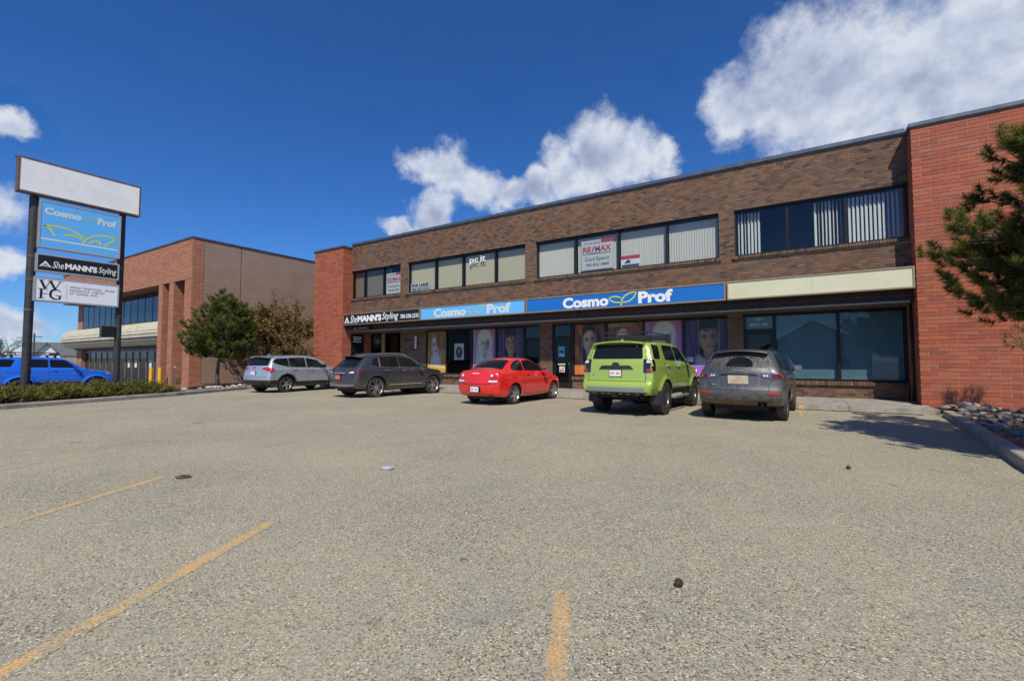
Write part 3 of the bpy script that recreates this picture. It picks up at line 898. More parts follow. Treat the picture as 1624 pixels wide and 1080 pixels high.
# corner pier and two fins, the far pier
def pier(x0, x1, y0, y1, z0=-0.3, z1=LT - 2.28):
    b = MB(); b.box(x0 + 0.012, x1 - 0.012, y0 + 0.012, y1 - 0.012, z0, z1); p = b.build('brick_pier', 'mortar_terra', lb)
    n = round((z1 - z0) / RC)
    brick_skin(bricks(x0, x1, z0, z0 + n * RC, RLn, RC, 0.022), '-y', y0, 'brick_terra', p)
    brick_skin(bricks(y0 + 0.013, y1, z0, z0 + n * RC, RLn, RC, 0.022), '+x', x1, 'brick_terra', p)
pier(LX - 0.80, LX - 0.02, LY, LY + 1.3)
pier(LX - 2.75, LX - 2.15, LY, LY + 1.3); pier(LX - 4.15, LX - 3.60, LY, LY + 1.3)
pier(LXE, LXE + 1.2, LY + 0.98, LY + 1.9)
b = MB(); b.box(LX - 4.15, LX - 0.3, LY + 1.3, LY + 1.4, -0.3, LT - 2.29); b.build('recess_wall', 'mortar_terra', lb)
# upper glazing: bays of reflecting glass with mullions
UZ0, UZ1, GYL = 3.95, LT - 2.30, LY + 1.0
b = MB(); x = LXE + 1.2
xs = list(np.linspace(LXE + 1.2, LX - 4.15, 15))
b.box(xs[0], xs[-1], GYL - 0.04, GYL + 0.04, UZ0, UZ0 + 0.06); b.box(xs[0], xs[-1], GYL - 0.04, GYL + 0.04, UZ1 - 0.06, UZ1)
for q in xs: b.box(q - 0.03, q + 0.03, GYL - 0.015, GYL + 0.04, UZ0 + 0.06, UZ1 - 0.06)
uw = b.build('window_band', 'black_frame', lb)
for a, c in zip(xs, xs[1:]):
    p = MB(); d = random.uniform(-0.004, 0.004); p.poly([(a + 0.02, GYL + d, UZ0 + 0.05), (c - 0.02, GYL - d, UZ0 + 0.05), (c - 0.02, GYL - d, UZ1 - 0.05), (a + 0.02, GYL + d, UZ1 - 0.05)]); p.build('pane', 'reflect_glass', uw)
b = MB(); b.box(xs[0], xs[-1], GYL + 0.1, GYL + 0.2, UZ0 - 0.1, UZ1); b.build('core_wall', 'interior_dark', lb)
b = MB(); b.box(xs[0], xs[-1], LY + 2.2, LY + 2.3, -0.3, 3.0); b.build('core_wall', 'interior_dark', lb)
# ribbed quarter-round awning: each rib a roll of metal
aw = None
N = 9
ax0, ax1 = LXE - 0.25, LX - 4.16
for k in range(N):
    a0, a1 = R_(78 - k * 17.5), R_(78 - (k + 1) * 17.5 + 1.6)
    cy_, cz_, rad = LY + 0.97, 3.15, 0.92
    def pt(a, r): return (cy_ - r * math.cos(a), cz_ + r * math.sin(a) * 0.82)
    prof = [pt(a0, rad - 0.03), pt(a0, rad), pt((a0 * 2 + a1) / 3, rad + 0.028), pt((a0 + 2 * a1) / 3, rad + 0.028), pt(a1, rad), pt(a1, rad - 0.03)]
    b = MB(); b.prism(prof, 'x', ax0, ax1)
    if aw is None: aw = b.build('awning', 'awning_metal', lb)
    else: b.build('rib', 'awning_metal', aw)
b = MB(); b.prism([(LY + 0.97, 2.3), (LY + 0.09, 2.85), (LY + 0.11, 3.3), (LY + 0.47, 3.8), (LY + 0.97, 3.94)], 'x', ax0 + 0.02, ax1 - 0.02); b.build('awning_core', 'steel_lintel', aw)
# ground floor: dark head panel, glazing, doors
b = MB(); xs2 = list(np.linspace(LXE + 1.2, LX - 4.15, 15))
GYG = LY + 1.22
for a, c in zip(xs2, xs2[1:]):
    p = MB(); p.box(a + 0.012, c - 0.012, GYG - 0.03, GYG + 0.03, 2.13, 2.9)
    p.build('head_panel', mat('grey_panel', (0.105, 0.108, 0.112), 0.5, 0.1), lb)
b.box(xs2[0], xs2[-1], GYG - 0.04, GYG + 0.04, 2.06, 2.12); b.box(xs2[0], xs2[-1], GYG - 0.04, GYG + 0.04, -0.3, -0.2)
for q in xs2: b.box(q - 0.03, q + 0.03, GYG - 0.05, GYG + 0.04, -0.2, 2.06)
gw = b.build('shop_glazing', mat('grey_mullion', (0.26, 0.26, 0.265), 0.4, 0.4), lb)
for i, (a, c) in enumerate(zip(xs2, xs2[1:])):
    p = MB(); p.box(a + 0.03, c - 0.03, GYG - 0.004, GYG + 0.004, -0.2, 2.06); p.build('pane', 'dark_glass', gw)
    if i in (5, 7, 10, 8, 12):
        n_ = MB(); xx = a + 0.4; n_.box(xx, xx + 0.34, GYG - 0.012, GYG - 0.006, 0.95, 1.45); n_.build('window_notice', 'white_paint', gw)
        n_ = MB(); n_.box(xx + 0.04, xx + 0.30, GYG - 0.016, GYG - 0.013, 1.25, 1.38); n_.build('window_notice', mat('notice_red', (0.55, 0.05, 0.05), 0.5), gw)
b = MB(); b.box(LX - 4.22, LX - 4.17, LY + 0.25, LY + 1.1, 1.9, 2.6); b.build('end_panel', 'white_paint', lb)
# ================================================================== cars
def car_paint(name, col, metal=0.35, flake=True, dirt=0.0, dirtcol=(0.30, 0.25, 0.18), rough=0.32, z_dirt=0.9):
    def f(n, b):
        tc = n.add('ShaderNodeTexCoord').outputs['Object']
        c = col
        if dirt > 0:
            sep = n.add('ShaderNodeSeparateXYZ'); n.put(sep.inputs[0], tc)
            streak = n.noise(n.vmath('MULTIPLY', tc, (7.0, 7.0, 1.1)), 3.0, 5, 0.65)
            spot = n.noise(tc, 14, 5, 0.7)
            low = n.mrange(sep.outputs[2], 0.25, z_dirt, 1.0, 0.25)
            d = n.math('MULTIPLY', n.math('MULTIPLY', n.math('ADD', n.mrange(streak, 0.35, 0.68), n.mrange(spot, 0.4, 0.75, 0, 0.5)), low), dirt, clamp=True)
            n.put(b.inputs['Base Color'], n.mix(d, col, dirtcol))
            n.put(b.inputs['Roughness'], n.math('ADD', rough, n.math('MULTIPLY', d, 0.5)))
            n.put(b.inputs['Coat Weight'], n.math('SUBTRACT', 1.0, n.math('MULTIPLY', d, 0.95), clamp=True))
            n.put(b.inputs['Metallic'], n.math('MULTIPLY', n.math('SUBTRACT', 1.0, d), metal))
        else:
            n.put(b.inputs['Base Color'], n.mix(n.mrange(n.noise(tc, 5, 4), 0.3, 0.8, 0, 0.10), col, dirtcol))
    return mat(name, col, rough, metal, 1.0, build=f)
car_paint('paint_green', (0.365, 0.50, 0.085), 0.15, dirt=0.08, rough=0.30)
car_paint('paint_blue', (0.010, 0.17, 0.86), 0.10, rough=0.28)
car_paint('paint_red', (0.74, 0.010, 0.007), 0.0, rough=0.28)
car_paint('paint_graphite', (0.060, 0.064, 0.074), 0.55, dirt=0.22, rough=0.34)
car_paint('paint_silver', (0.47, 0.52, 0.58), 0.55, dirt=0.10, rough=0.32)
car_paint('paint_granite', (0.062, 0.064, 0.068), 0.40, dirt=0.55, dirtcol=(0.20, 0.19, 0.175), rough=0.38, z_dirt=1.5)
mat('car_glass', (0.010, 0.011, 0.012), 0.04, 0.0, spec=0.36)
def dusty(n, b):
    tc = n.add('ShaderNodeTexCoord').outputs['Object']
    d = n.mrange(n.noise(n.vmath('MULTIPLY', tc, (6, 6, 1.2)), 3.0, 5, 0.65), 0.3, 0.7, 0.12, 0.6)
    n.put(b.inputs['Base Color'], n.mix(d, (0.012, 0.013, 0.015), (0.22, 0.20, 0.175)))
    n.put(b.inputs['Roughness'], n.math('ADD', 0.05, n.math('MULTIPLY', d, 0.7)))
mat('car_glass_dusty', build=dusty)
mat('car_plastic', (0.020, 0.020, 0.021), 0.55)
mat('car_plastic_dusty', build=varied((0.05, 0.047, 0.043), (0.11, 0.10, 0.085), 9, bs=0.2))
mat('mud_apron', build=varied((0.17, 0.115, 0.045), (0.10, 0.075, 0.04), 5, bs=0.2))
mat('car_gap', (0.006, 0.006, 0.006), 0.7)
mat('tyre_rubber', build=varied((0.022, 0.021, 0.020), (0.048, 0.045, 0.041), 8, bs=0.3))
mat('rim_alloy', (0.55, 0.56, 0.58), 0.28, 0.9)
mat('rim_dark', (0.03, 0.03, 0.032), 0.35, 0.6)
mat('rim_grey', (0.20, 0.20, 0.205), 0.32, 0.8)
mat('chrome', (0.75, 0.76, 0.78), 0.12, 1.0)
mat('bumper_silver', (0.36, 0.38, 0.41), 0.38, 0.6)
mat('lamp_red', (0.42, 0.012, 0.012), 0.10, coat=1.0)
mat('lamp_dark_red', (0.13, 0.010, 0.012), 0.10, coat=1.0)
mat('lamp_clear', (0.72, 0.70, 0.70), 0.12, coat=1.0)
mat('lamp_pink', (0.55, 0.34, 0.38), 0.12, coat=1.0)
mat('lamp_smoky_pink', (0.115, 0.085, 0.09), 0.12, coat=1.0)
mat('lamp_smoke', (0.020, 0.016, 0.017), 0.10, coat=1.0)
mat('headlamp', (0.62, 0.65, 0.68), 0.12, 0.4, coat=1.0)
mat('plate_white', (0.78, 0.78, 0.79), 0.45)
mat('plate_red', (0.70, 0.16, 0.09), 0.45)
mat('plate_muddy', build=varied((0.42, 0.33, 0.22), (0.58, 0.49, 0.37), 6, bs=0.1))
mat('ink_dark', (0.05, 0.05, 0.12), 0.5)
mat('ink_red', (0.60, 0.03, 0.03), 0.5)

def chaikin(P, n=2, closed=True):
    P = np.array(P, float)
    for _ in range(n):
        Q = np.roll(P, -1, 0) if closed else None
        if closed:
            P = np.stack([0.75 * P + 0.25 * Q, 0.25 * P + 0.75 * Q], 1).reshape(-1, 2)
        else:
            A, B = P[:-1], P[1:]
            M = np.stack([0.75 * A + 0.25 * B, 0.25 * A + 0.75 * B], 1).reshape(-1, 2)
            P = np.vstack([P[:1], M, P[-1:]])
    return P
def round_corners(P, rad):
    out = []
    n = len(P)
    for i in range(n):
        a, p, c = P[i - 1], P[i], P[(i + 1) % n]
        la, lc = np.linalg.norm(a - p), np.linalg.norm(c - p)
        ra, rc = min(rad, la * 0.42), min(rad, lc * 0.42)
        q0, q1 = p + (a - p) / la * ra, p + (c - p) / lc * rc
        for t in (0, 0.33, 0.67, 1): out.append((1 - t) ** 2 * q0 + 2 * t * (1 - t) * p + t * t * q1)
    return np.array(out)
def sdf_poly(P, x, z):
    d = np.full(x.shape, 1e9); ins = np.zeros(x.shape, bool)
    for (ax, az), (bx, bz) in zip(P, np.roll(P, -1, 0)):
        ex, ez = bx - ax, bz - az
        t = np.clip(((x - ax) * ex + (z - az) * ez) / (ex * ex + ez * ez + 1e-12), 0, 1)
        d = np.minimum(d, (x - ax - t * ex) ** 2 + (z - az - t * ez) ** 2)
        if abs(ez) > 1e-12:
            c = ((az > z) != (bz > z)) & (x < ex * (z - az) / ez + ax)
            ins ^= c
    return np.where(ins, -1, 1) * np.sqrt(d)
def sstep(a, b, x):
    t = np.clip((x - a) / (b - a), 0, 1); return t * t * (3 - 2 * t)

class Car:
    def __init__(s, spec, label, group=None):
        s.sp = spec
        s.L, s.ro, s.wb, s.wr = spec['L'], spec['ro'], spec['wb'], spec['wr']
        s.name = spec['name']
        s.body_surface()
    # ---- body skin: where rays from a spine leave the (side profile) x (width profile) solid
    def fun(s, x, y, z):
        sp = s.sp; L = s.L; xc = L / 2
        wz = np.interp(z, s.tz, s.tw)
        xi = (x - xc) / xc
        hw = wz * (1 - sp.get('tf', 0.10) * np.where(xi > 0, np.abs(xi) ** sp.get('pf', 4), 0) - sp.get('tr', 0.06) * np.where(xi < 0, np.abs(xi) ** sp.get('pr', 5), 0))
        fl = np.zeros_like(x)
        for wx in (s.ro, s.ro + s.wb):
            d = np.sqrt((x - wx) ** 2 + (z - s.wr) ** 2)
            fl = np.maximum(fl, 1 - sstep(sp['arch'] + sp.get('fl0', 0.02), sp['arch'] + sp.get('fl1', 0.12), d))
        hw = hw + sp.get('flare', 0.03) * fl * sstep(0.1, 0.35, z)
        for (zc, wd, am, x0, x1) in sp.get('crease', ()):
            hw = hw + am * np.exp(-((z - zc - 0.02 * xi) / wd) ** 2) * sstep(x0, x0 + 0.3, x) * (1 - sstep(x1 - 0.3, x1, x))
        q = (y / np.maximum(wz, 0.3)) ** 2
        xe = x + np.where(xi > 0, sp.get('cf', 0.22), sp.get('cr', 0.12)) * q * xi * np.abs(xi)
        ze = z + sp.get('crown', 0.045) * q * sstep(0.8, 1.1, z)
        a = sdf_poly(s.P, xe, ze); b = np.abs(y) - hw
        k = sp.get('round', 0.075)
        h = np.maximum(k - np.abs(a - b), 0) / k
        return np.maximum(a, b) + h * h * k * 0.25
    def body_surface(s):
        sp = s.sp
        s.P = chaikin(sp['prof'], sp.get('smooth', 2))
        zz = np.linspace(0, 2.2, 221); ww = np.interp(zz, [p[0] for p in sp['width']], [p[1] for p in sp['width']])
        kern = np.exp(-np.linspace(-2.2, 2.2, 13) ** 2 / 2); kern /= kern.sum()
        s.tz = zz; s.tw = np.convolve(np.pad(ww, 6, mode='edge'), kern, 'valid')
        NA, NS, NC = 128, 110, 26
        x0, x1, zc = sp.get('sx0', 0.9), s.L - sp.get('sx1', 0.95), sp.get('zc', 0.72)
        th = np.linspace(0, 2 * np.pi, NA, endpoint=False)
        org, dr = [], []
        for i in range(NC, 0, -1):
            ph = (np.pi / 2) * i / (NC + 0.5)
            org.append(np.tile((x0, 0, zc), (NA, 1))); dr.append(np.stack([-np.sin(ph) * np.ones(NA), np.cos(ph) * np.cos(th), np.cos(ph) * np.sin(th)], 1))
        for xs in np.linspace(x0, x1, NS):
            org.append(np.tile((xs, 0, zc), (NA, 1))); dr.append(np.stack([np.zeros(NA), np.cos(th), np.sin(th)], 1))
        for i in range(1, NC + 1):
            ph = (np.pi / 2) * i / (NC + 0.5)
            org.append(np.tile((x1, 0, zc), (NA, 1))); dr.append(np.stack([np.sin(ph) * np.ones(NA), np.cos(ph) * np.cos(th), np.cos(ph) * np.sin(th)], 1))
        rows = len(org)
        O = np.vstack(org + [[(x0, 0, zc)], [(x1, 0, zc)]]); Dv = np.vstack(dr + [[(-1, 0, 0)], [(1, 0, 0)]])
        lo = np.zeros(len(O)); hi = np.full(len(O), 2.6)
        for _ in range(17):
            m = (lo + hi) / 2
            Q = O + Dv * m[:, None]
            f = s.fun(Q[:, 0], Q[:, 1], Q[:, 2])
            lo = np.where(f < 0, m, lo); hi = np.where(f < 0, hi, m)
        V = O + Dv * ((lo + hi) / 2)[:, None]
        F = []
        for r in range(rows - 1):
            a = r * NA; c = a + NA
            for j in range(NA):
                k = (j + 1) % NA
                F.append((a + j, c + j, c + k, a + k))
        pr, pf = rows * NA, rows * NA + 1
        for j in range(NA):
            k = (j + 1) % NA
            F.append((pr, j, k)); c = (rows - 1) * NA; F.append((pf, c + k, c + j))
        s.V, s.F = V, F
        s.bvh = BVHTree.FromPolygons([tuple(v) for v in V], F)
    def body_mesh(s, paint):
        sp = s.sp
        me = D.meshes.new('body'); me.from_pydata([tuple(v) for v in s.V], [], s.F)
        me.materials.append(MATS[paint]); me.materials.append(MATS['car_gap'])
        bm = bmesh.new(); bm.from_mesh(me); bmesh.ops.recalc_face_normals(bm, faces=bm.faces); bm.to_mesh(me); bm.free()
        me.shade_smooth()
        ob = D.objects.new('tmp_body', me); COL.objects.link(ob)
        c = MB()
        for wx in (s.ro, s.ro + s.wb):
            for sg in (-1, 1):
                R, W = sp['arch'], 1.3
                y0 = sp['hwmax'] - 0.36
                ring = 40
                i0 = c.pts([(wx + R * math.cos(2 * math.pi * j / ring), sg * y0, s.wr + R * math.sin(2 * math.pi * j / ring)) for j in range(ring)])
                i1 = c.pts([(wx + R * math.cos(2 * math.pi * j / ring), sg * W, s.wr + R * math.sin(2 * math.pi * j / ring)) for j in range(ring)])
                for j in range(ring):
                    k = (j + 1) % ring; c.face([i0 + j, i0 + k, i1 + k, i1 + j])
                c.face([i0 + j for j in range(ring)][::-1]); c.face([i1 + j for j in range(ring)])
        cu = c.build('tmp_cut', 'car_gap')
        md = ob.modifiers.new('b', 'BOOLEAN'); md.operation = 'DIFFERENCE'; md.object = cu; md.solver = 'EXACT'
        try: md.material_mode = 'TRANSFER'
        except Exception: pass
        dg = bpy.context.evaluated_depsgraph_get()
        out = D.meshes.new_from_object(ob.evaluated_get(dg))
        D.objects.remove(ob); D.objects.remove(cu)
        out.shade_smooth(); out.set_sharp_from_angle(angle=R_(38))
        out.name = 'body'
        for v in out.vertices: v.co.x -= s.ro
        return out
    # ---- things laid on the skin
    def patch(s, b, kind, poly, off=0.004, sg=-1, rnd=0, step=0.06, skirt=0.010):
        P = np.array(poly, float)
        if 0.5 * np.sum(P[:, 0] * np.roll(P[:, 1], -1) - np.roll(P[:, 0], -1) * P[:, 1]) < 0: P = P[::-1]
        if rnd: P = round_corners(P, 0.055 if rnd == 1 else 0.2)
        pts = []
        for a, c in zip(P, np.roll(P, -1, 0)):
            n = max(1, int(np.ceil(np.linalg.norm(c - a) / step)))
            for i in range(n): pts.append(a + (c - a) * i / n)
        pts = np.array(pts); nb = len(pts)
        lo, hi = pts.min(0), pts.max(0)
        inner = []
        xs = np.arange(lo[0] + step / 2, hi[0], step); ys = np.arange(lo[1] + step / 2, hi[1], step)
        for x in xs:
            for y in ys:
                c = False
                for (ax, ay), (bx, by) in zip(pts, np.roll(pts, -1, 0)):
                    if (ay > y) != (by > y) and x < (bx - ax) * (y - ay) / (by - ay) + ax: c = not c
                if c and np.min(np.hypot(pts[:, 0] - x, pts[:, 1] - y)) > step * 0.35: inner.append((x, y))
        vin = [Vector((float(q[0]), float(q[1]))) for q in pts] + [Vector(q) for q in inner]
        v, e, f, ov, oe, of = delaunay_2d_cdt(vin, [], [list(range(nb))], 1, 1e-6)
        co = []
        for q in v:
            if kind == 'S': h = s.bvh.ray_cast(Vector((q.x, sg * 3, q.y)), Vector((0, -sg, 0)))
            elif kind == 'R': h = s.bvh.ray_cast(Vector((-3, q.x, q.y)), Vector((1, 0, 0)))
            elif kind == 'F': h = s.bvh.ray_cast(Vector((s.L + 3, q.x, q.y)), Vector((-1, 0, 0)))
            else: h = s.bvh.ray_cast(Vector((q.x, q.y, 4)), Vector((0, 0, -1)))
            ok = h[0] is not None and not (kind == 'S' and (abs(h[1].y) < 0.32 or h[0].y * sg < 0.3)) and not (kind in 'RF' and abs(h[1].x) < 0.22)
            co.append((h[0], h[1]) if ok else None)
        out_dir = {'S': Vector((0, sg, 0)), 'R': Vector((-1, 0, 0)), 'F': Vector((1, 0, 0)), 'T': Vector((0, 0, 1))}[kind]
        top, bot = [], []
        sh = Vector((s.ro, 0, 0))
        for c in co:
            if c is None: top.append(None); bot.append(None); continue
            n = c[1] if c[1].dot(out_dir) > 0 else -c[1]
            top.append(b.pts([c[0] + n * off - sh])); bot.append(b.pts([c[0] - n * skirt - sh]))
        ec = {}
        for t in f:
            if any(top[i] is None for i in t): continue
            tri = [top[i] for i in t]
            p0, p1, p2 = (Vector(b.v[i]) for i in tri)
            fl = (p1 - p0).cross(p2 - p0).dot(out_dir) < 0
            t = list(t)[::-1] if fl else list(t)
            b.face([top[i] for i in t])
            for i in range(3):
                ec[(t[i], t[(i + 1) % 3])] = 1
        for (i, j) in ec:
            if (j, i) not in ec: b.face([top[j], top[i], bot[i], bot[j]])
        return b
    def strip(s, b, kind, line, wd, off=0.002, sg=-1, closed=False):
        L2 = np.array(line, float)
        pts = []
        seq = list(zip(L2, L2[1:])) + ([(L2[-1], L2[0])] if closed else [])
        for a, c in seq:
            d = c - a; ln = np.linalg.norm(d)
            if ln < 1e-6: continue
            d = d / ln; n = np.array((-d[1], d[0])) * wd / 2
            s.patch(b, kind, [a - n - d * wd * .3, c - n + d * wd * .3, c + n + d * wd * .3, a + n - d * wd * .3], off, sg, step=0.08, skirt=0.004)
        return b

def wheel_meshes(r, width, rim_r, style, rimmat):
    t = MB(); w2 = width / 2
    prof = [(rim_r, -w2 * 0.80), (rim_r + 0.02, -w2 * 0.95), (r - 0.055, -w2), (r - 0.02, -w2 * 0.92), (r - 0.004, -w2 * 0.74), (r, -w2 * 0.4), (r, w2 * 0.4), (r - 0.004, w2 * 0.74), (r - 0.02, w2 * 0.92), (r - 0.055, w2), (rim_r + 0.02, w2 * 0.95), (rim_r, w2 * 0.80)]
    t.lathe(prof, 40, 'y', closed=True)
    if style == 'mud':        # lugs
        for k in range(30):
            a = 2 * math.pi * k / 30
            for (ya, yb, da) in ((-w2 * 0.95, -w2 * 0.30, 0.0), (w2 * 0.30, w2 * 0.95, 0.1), (-w2 * 0.22, w2 * 0.22, 0.05)):
                ca = a + da; u = Vector((math.cos(ca), 0, math.sin(ca))); v = Vector((-math.sin(ca), 0, math.cos(ca))) * 0.024
                i = t.pts([u * rr + v * sgn + Vector((0, yy, 0)) for rr in (r - 0.02, r + 0.010) for yy in (ya, yb) for sgn in (-1, 1)])
                for q in ((4, 5, 7, 6), (0, 1, 5, 4), (2, 6, 7, 3), (0, 4, 6, 2), (1, 3, 7, 5)): t.face([i + j for j in q])
    tm = t.mesh('tyre', 'tyre_rubber', True, sharp=35)
    b = MB()           # outside is -y
    yo = -w2 * 0.78
    b.mi = 0
    b.lathe([(rim_r, w2 * 0.7), (rim_r * 0.96, w2 * 0.6), (rim_r * 0.93, -w2 * 0.4), (rim_r * 0.95, yo + 0.01), (rim_r * 1.0, yo - 0.008), (rim_r * 1.015, yo), (rim_r * 1.01, w2 * 0.1)], 36, 'y')
    b.mi = 1
    b.lathe([(0.0, -w2 * 0.15), (rim_r * 0.93, -w2 * 0.10)], 30, 'y')
    b.mi = 0
    b.lathe([(0.0, yo - 0.012), (0.045, yo - 0.010), (0.062, yo + 0.004), (0.07, yo + 0.04), (0.07, -w2 * 0.12)], 20, 'y')
    n, wi, wo, tw = {'five': (5, 0.040, 0.036, 0.0), 'mud': (6, 0.036, 0.040, 0.0), 'ten': (10, 0.017, 0.024, 0.10), 'six': (6, 0.034, 0.050, 0.0), 'twin': (10, 0.018, 0.016, 0.0)}[style]
    for k in range(n):
        a = 2 * math.pi * k / n
        a2 = a + (tw if k % 2 else -tw)
        u0 = Vector((math.cos(a), 0, math.sin(a))); v0 = Vector((-math.sin(a), 0, math.cos(a)))
        u1 = Vector((math.cos(a2), 0, math.sin(a2))); v1 = Vector((-math.sin(a2), 0, math.cos(a2)))
        if style == 'twin': a2 = a
        r0, r1 = 0.05, rim_r * 0.965
        p = []
        for (rr, u, v, wd, yf) in ((r0, u0, v0, wi, yo - 0.004), (r1 * 0.6, (u0 + u1).normalized(), (v0 + v1).normalized(), (wi + wo) / 2, yo - 0.002), (r1, u1, v1, wo, yo + 0.008)):
            p.append(b.pts([u * rr + v * wd + Vector((0, yf, 0)), u * rr - v * wd + Vector((0, yf, 0)), u * rr - v * wd * 0.8 + Vector((0, yf + 0.035, 0)), u * rr + v * wd * 0.8 + Vector((0, yf + 0.035, 0))]))
        for q0, q1 in zip(p, p[1:]):
            for j in range(4): b.face([q0 + j, q0 + (j + 1) % 4, q1 + (j + 1) % 4, q1 + j])
    me = b.mesh('rim', [rimmat, 'rim_dark'])
    bm = bmesh.new(); bm.from_mesh(me); bmesh.ops.recalc_face_normals(bm, faces=bm.faces); bm.to_mesh(me); bm.free()
    me.shade_smooth(); me.set_sharp_from_angle(angle=R_(35))
    return tm, me

def assemble(car, label, wheel_right_rear, heading, z=0.0, paint=None, group='cars parked at the shops'):
    sp = car.sp
    fw = Vector((math.sin(R_(heading)), math.cos(R_(heading)), 0)); lf = Vector((-fw.y, fw.x, 0))
    half = sp['hwmax'] - sp['tyre_w'] / 2 - 0.015
    loc = Vector((*wheel_right_rear, z)) + lf * (half - 0.05)
    root = thing(sp['name'], label, sp['cat'], loc, group, world=False, rotz=math.pi / 2 - R_(heading))
    P = paint or sp['paint']
    body = link('body', car.body_mesh(P), root)
    def part(nm, bld, m, parent=root, smooth=True, sharp=40):
        return bld.build(nm, m, parent, smooth=smooth, sharp=sharp, fix=False)
    # wheels
    if 'wm' not in sp: sp['wm'] = wheel_meshes(car.wr, sp['tyre_w'], sp['rim_r'], sp['rim_style'], sp['rim_mat'])
    for wx in (0, car.wb):
        for sg in (-1, 1):
            e = D.objects.new('wheel', None); COL.objects.link(e); e.parent = root
            e.location = (wx, sg * half, car.wr); e.rotation_euler = (0, R_(random.uniform(0, 70)), 0 if sg < 0 else math.pi)
            if sg > 0: e.rotation_euler = (0, 0, math.pi)
            link('tyre', sp['wm'][0], e); link('rim', sp['wm'][1], e)
    for f in sp['feat']:
        nm, mm, items = f[0], f[1], f[2]
        off = f[3] if len(f) > 3 else 0.004
        mm = P if mm == 'PAINT' else mm
        sides = [it for it in items if it[0] == 'S']
        if sides:
            for sg in (-1, 1):
                b = MB()
                for it in items:
                    if it[0] == 'S': car.patch(b, 'S', it[1], off, sg, it[2] if len(it) > 2 else 0)
                    elif it[0] in 'RF': car.patch(b, it[0], [(q[0] * -sg if False else abs(q[0]) * sg, q[1]) for q in it[1]], off, sg, it[2] if len(it) > 2 else 0)
                part(nm, b, mm, root)
        else:
            for it in items:
                b = MB(); car.patch(b, it[0], it[1], off, -1, it[2] if len(it) > 2 else 0); part(nm, b, mm, root)
    # shut lines
    gb = MB()
    for ln in sp.get('gaps', ()):
        if ln[0] == 'S':
            for sg in (-1, 1): car.strip(gb, 'S', ln[1], 0.011, 0.0015, sg)
        else: car.strip(gb, ln[0], ln[1], 0.012, 0.0015)
    part('panel_gap', gb, 'car_gap', body)['kind'] = 'stuff'
    # handles
    for (hx, hz) in sp.get('handles', ()):
        for sg in (-1, 1):
            b = MB(); hcol = P if sp.get('handle_mat', 'PAINT') == 'PAINT' else sp['handle_mat']
            h = car.bvh.ray_cast(Vector((hx, sg * 3, hz)), Vector((0, -sg, 0)))[0]
            y = h.y
            x0 = hx - car.ro
            b.tube([(x0 - 0.10, y - sg * 0.005, hz), (x0 - 0.085, y + sg * 0.028, hz + 0.002), (x0 + 0.07, y + sg * 0.030, hz + 0.004), (x0 + 0.10, y - sg * 0.005, hz + 0.004)], [0.012, 0.014, 0.014, 0.012], 8)
            part('door_handle', b, hcol, root)
    # mirrors
    mx, mz = sp['mirror']
    for sg in (-1, 1):
        h = car.bvh.ray_cast(Vector((mx, sg * 3, mz - 0.06)), Vector((0, -sg, 0)))[0]
        x0, y0 = mx - car.ro, h.y
        b = MB()
        b.tube([(x0, y0 - sg * 0.03, mz - 0.05), (x0 - 0.01, y0 + sg * 0.07, mz - 0.02)], [0.03, 0.026], 8)
        cx, cy, cz = x0 - 0.02, y0 + sg * 0.155, mz + 0.03
        ring = 12; prev = None
        for (dx, kk) in ((-0.055, 0.90), (-0.05, 1.0), (0.0, 1.0), (0.045, 0.82), (0.075, 0.45), (0.082, 0.1)):
            i = b.pts([(cx + dx, cy + kk * 0.105 * math.copysign(abs(math.cos(t)) ** 0.7, math.cos(t)), cz + kk * 0.078 * math.copysign(abs(math.sin(t)) ** 0.7, math.sin(t))) for t in [2 * math.pi * j / ring for j in range(ring)]])
            if prev is None: b.face([i + j for j in range(ring)])
            else:
                for j in range(ring): b.face([prev + j, prev + (j + 1) % ring, i + (j + 1) % ring, i + j])
            prev = i
        b.face([prev + j for j in range(ring)])
        o = b.build('wing_mirror', P if sp.get('mirror_mat') is None or paint else sp['mirror_mat'], root, smooth=True, sharp=50)
        g = MB(); g.box(cx - 0.0605, cx - 0.0555, cy - 0.085, cy + 0.085, cz - 0.06, cz + 0.06); g.build('mirror_glass', 'chrome', o)
    # underside, exhausts
    b = MB(); b.box(0.35 - car.ro, car.L - 0.4 - car.ro, -0.55, 0.55, sp['under'] - 0.07, sp['under'] + 0.08); b.box(-0.08, 0.08, -0.6, 0.6, car.wr - 0.09, car.wr + 0.07)
    part('underbody', b, 'car_gap', root, False)
    for (ey, ez) in sp.get('exhaust', ()):
        b = MB(); b.tube([(0.5 - car.ro, ey, ez), (0.04 - car.ro, ey, ez)], 0.038, 12, cap=False); part('exhaust_pipe', b, 'rim_dark')
    for ex in sp.get('extra', ()): ex(car, root, part, P)
    return root

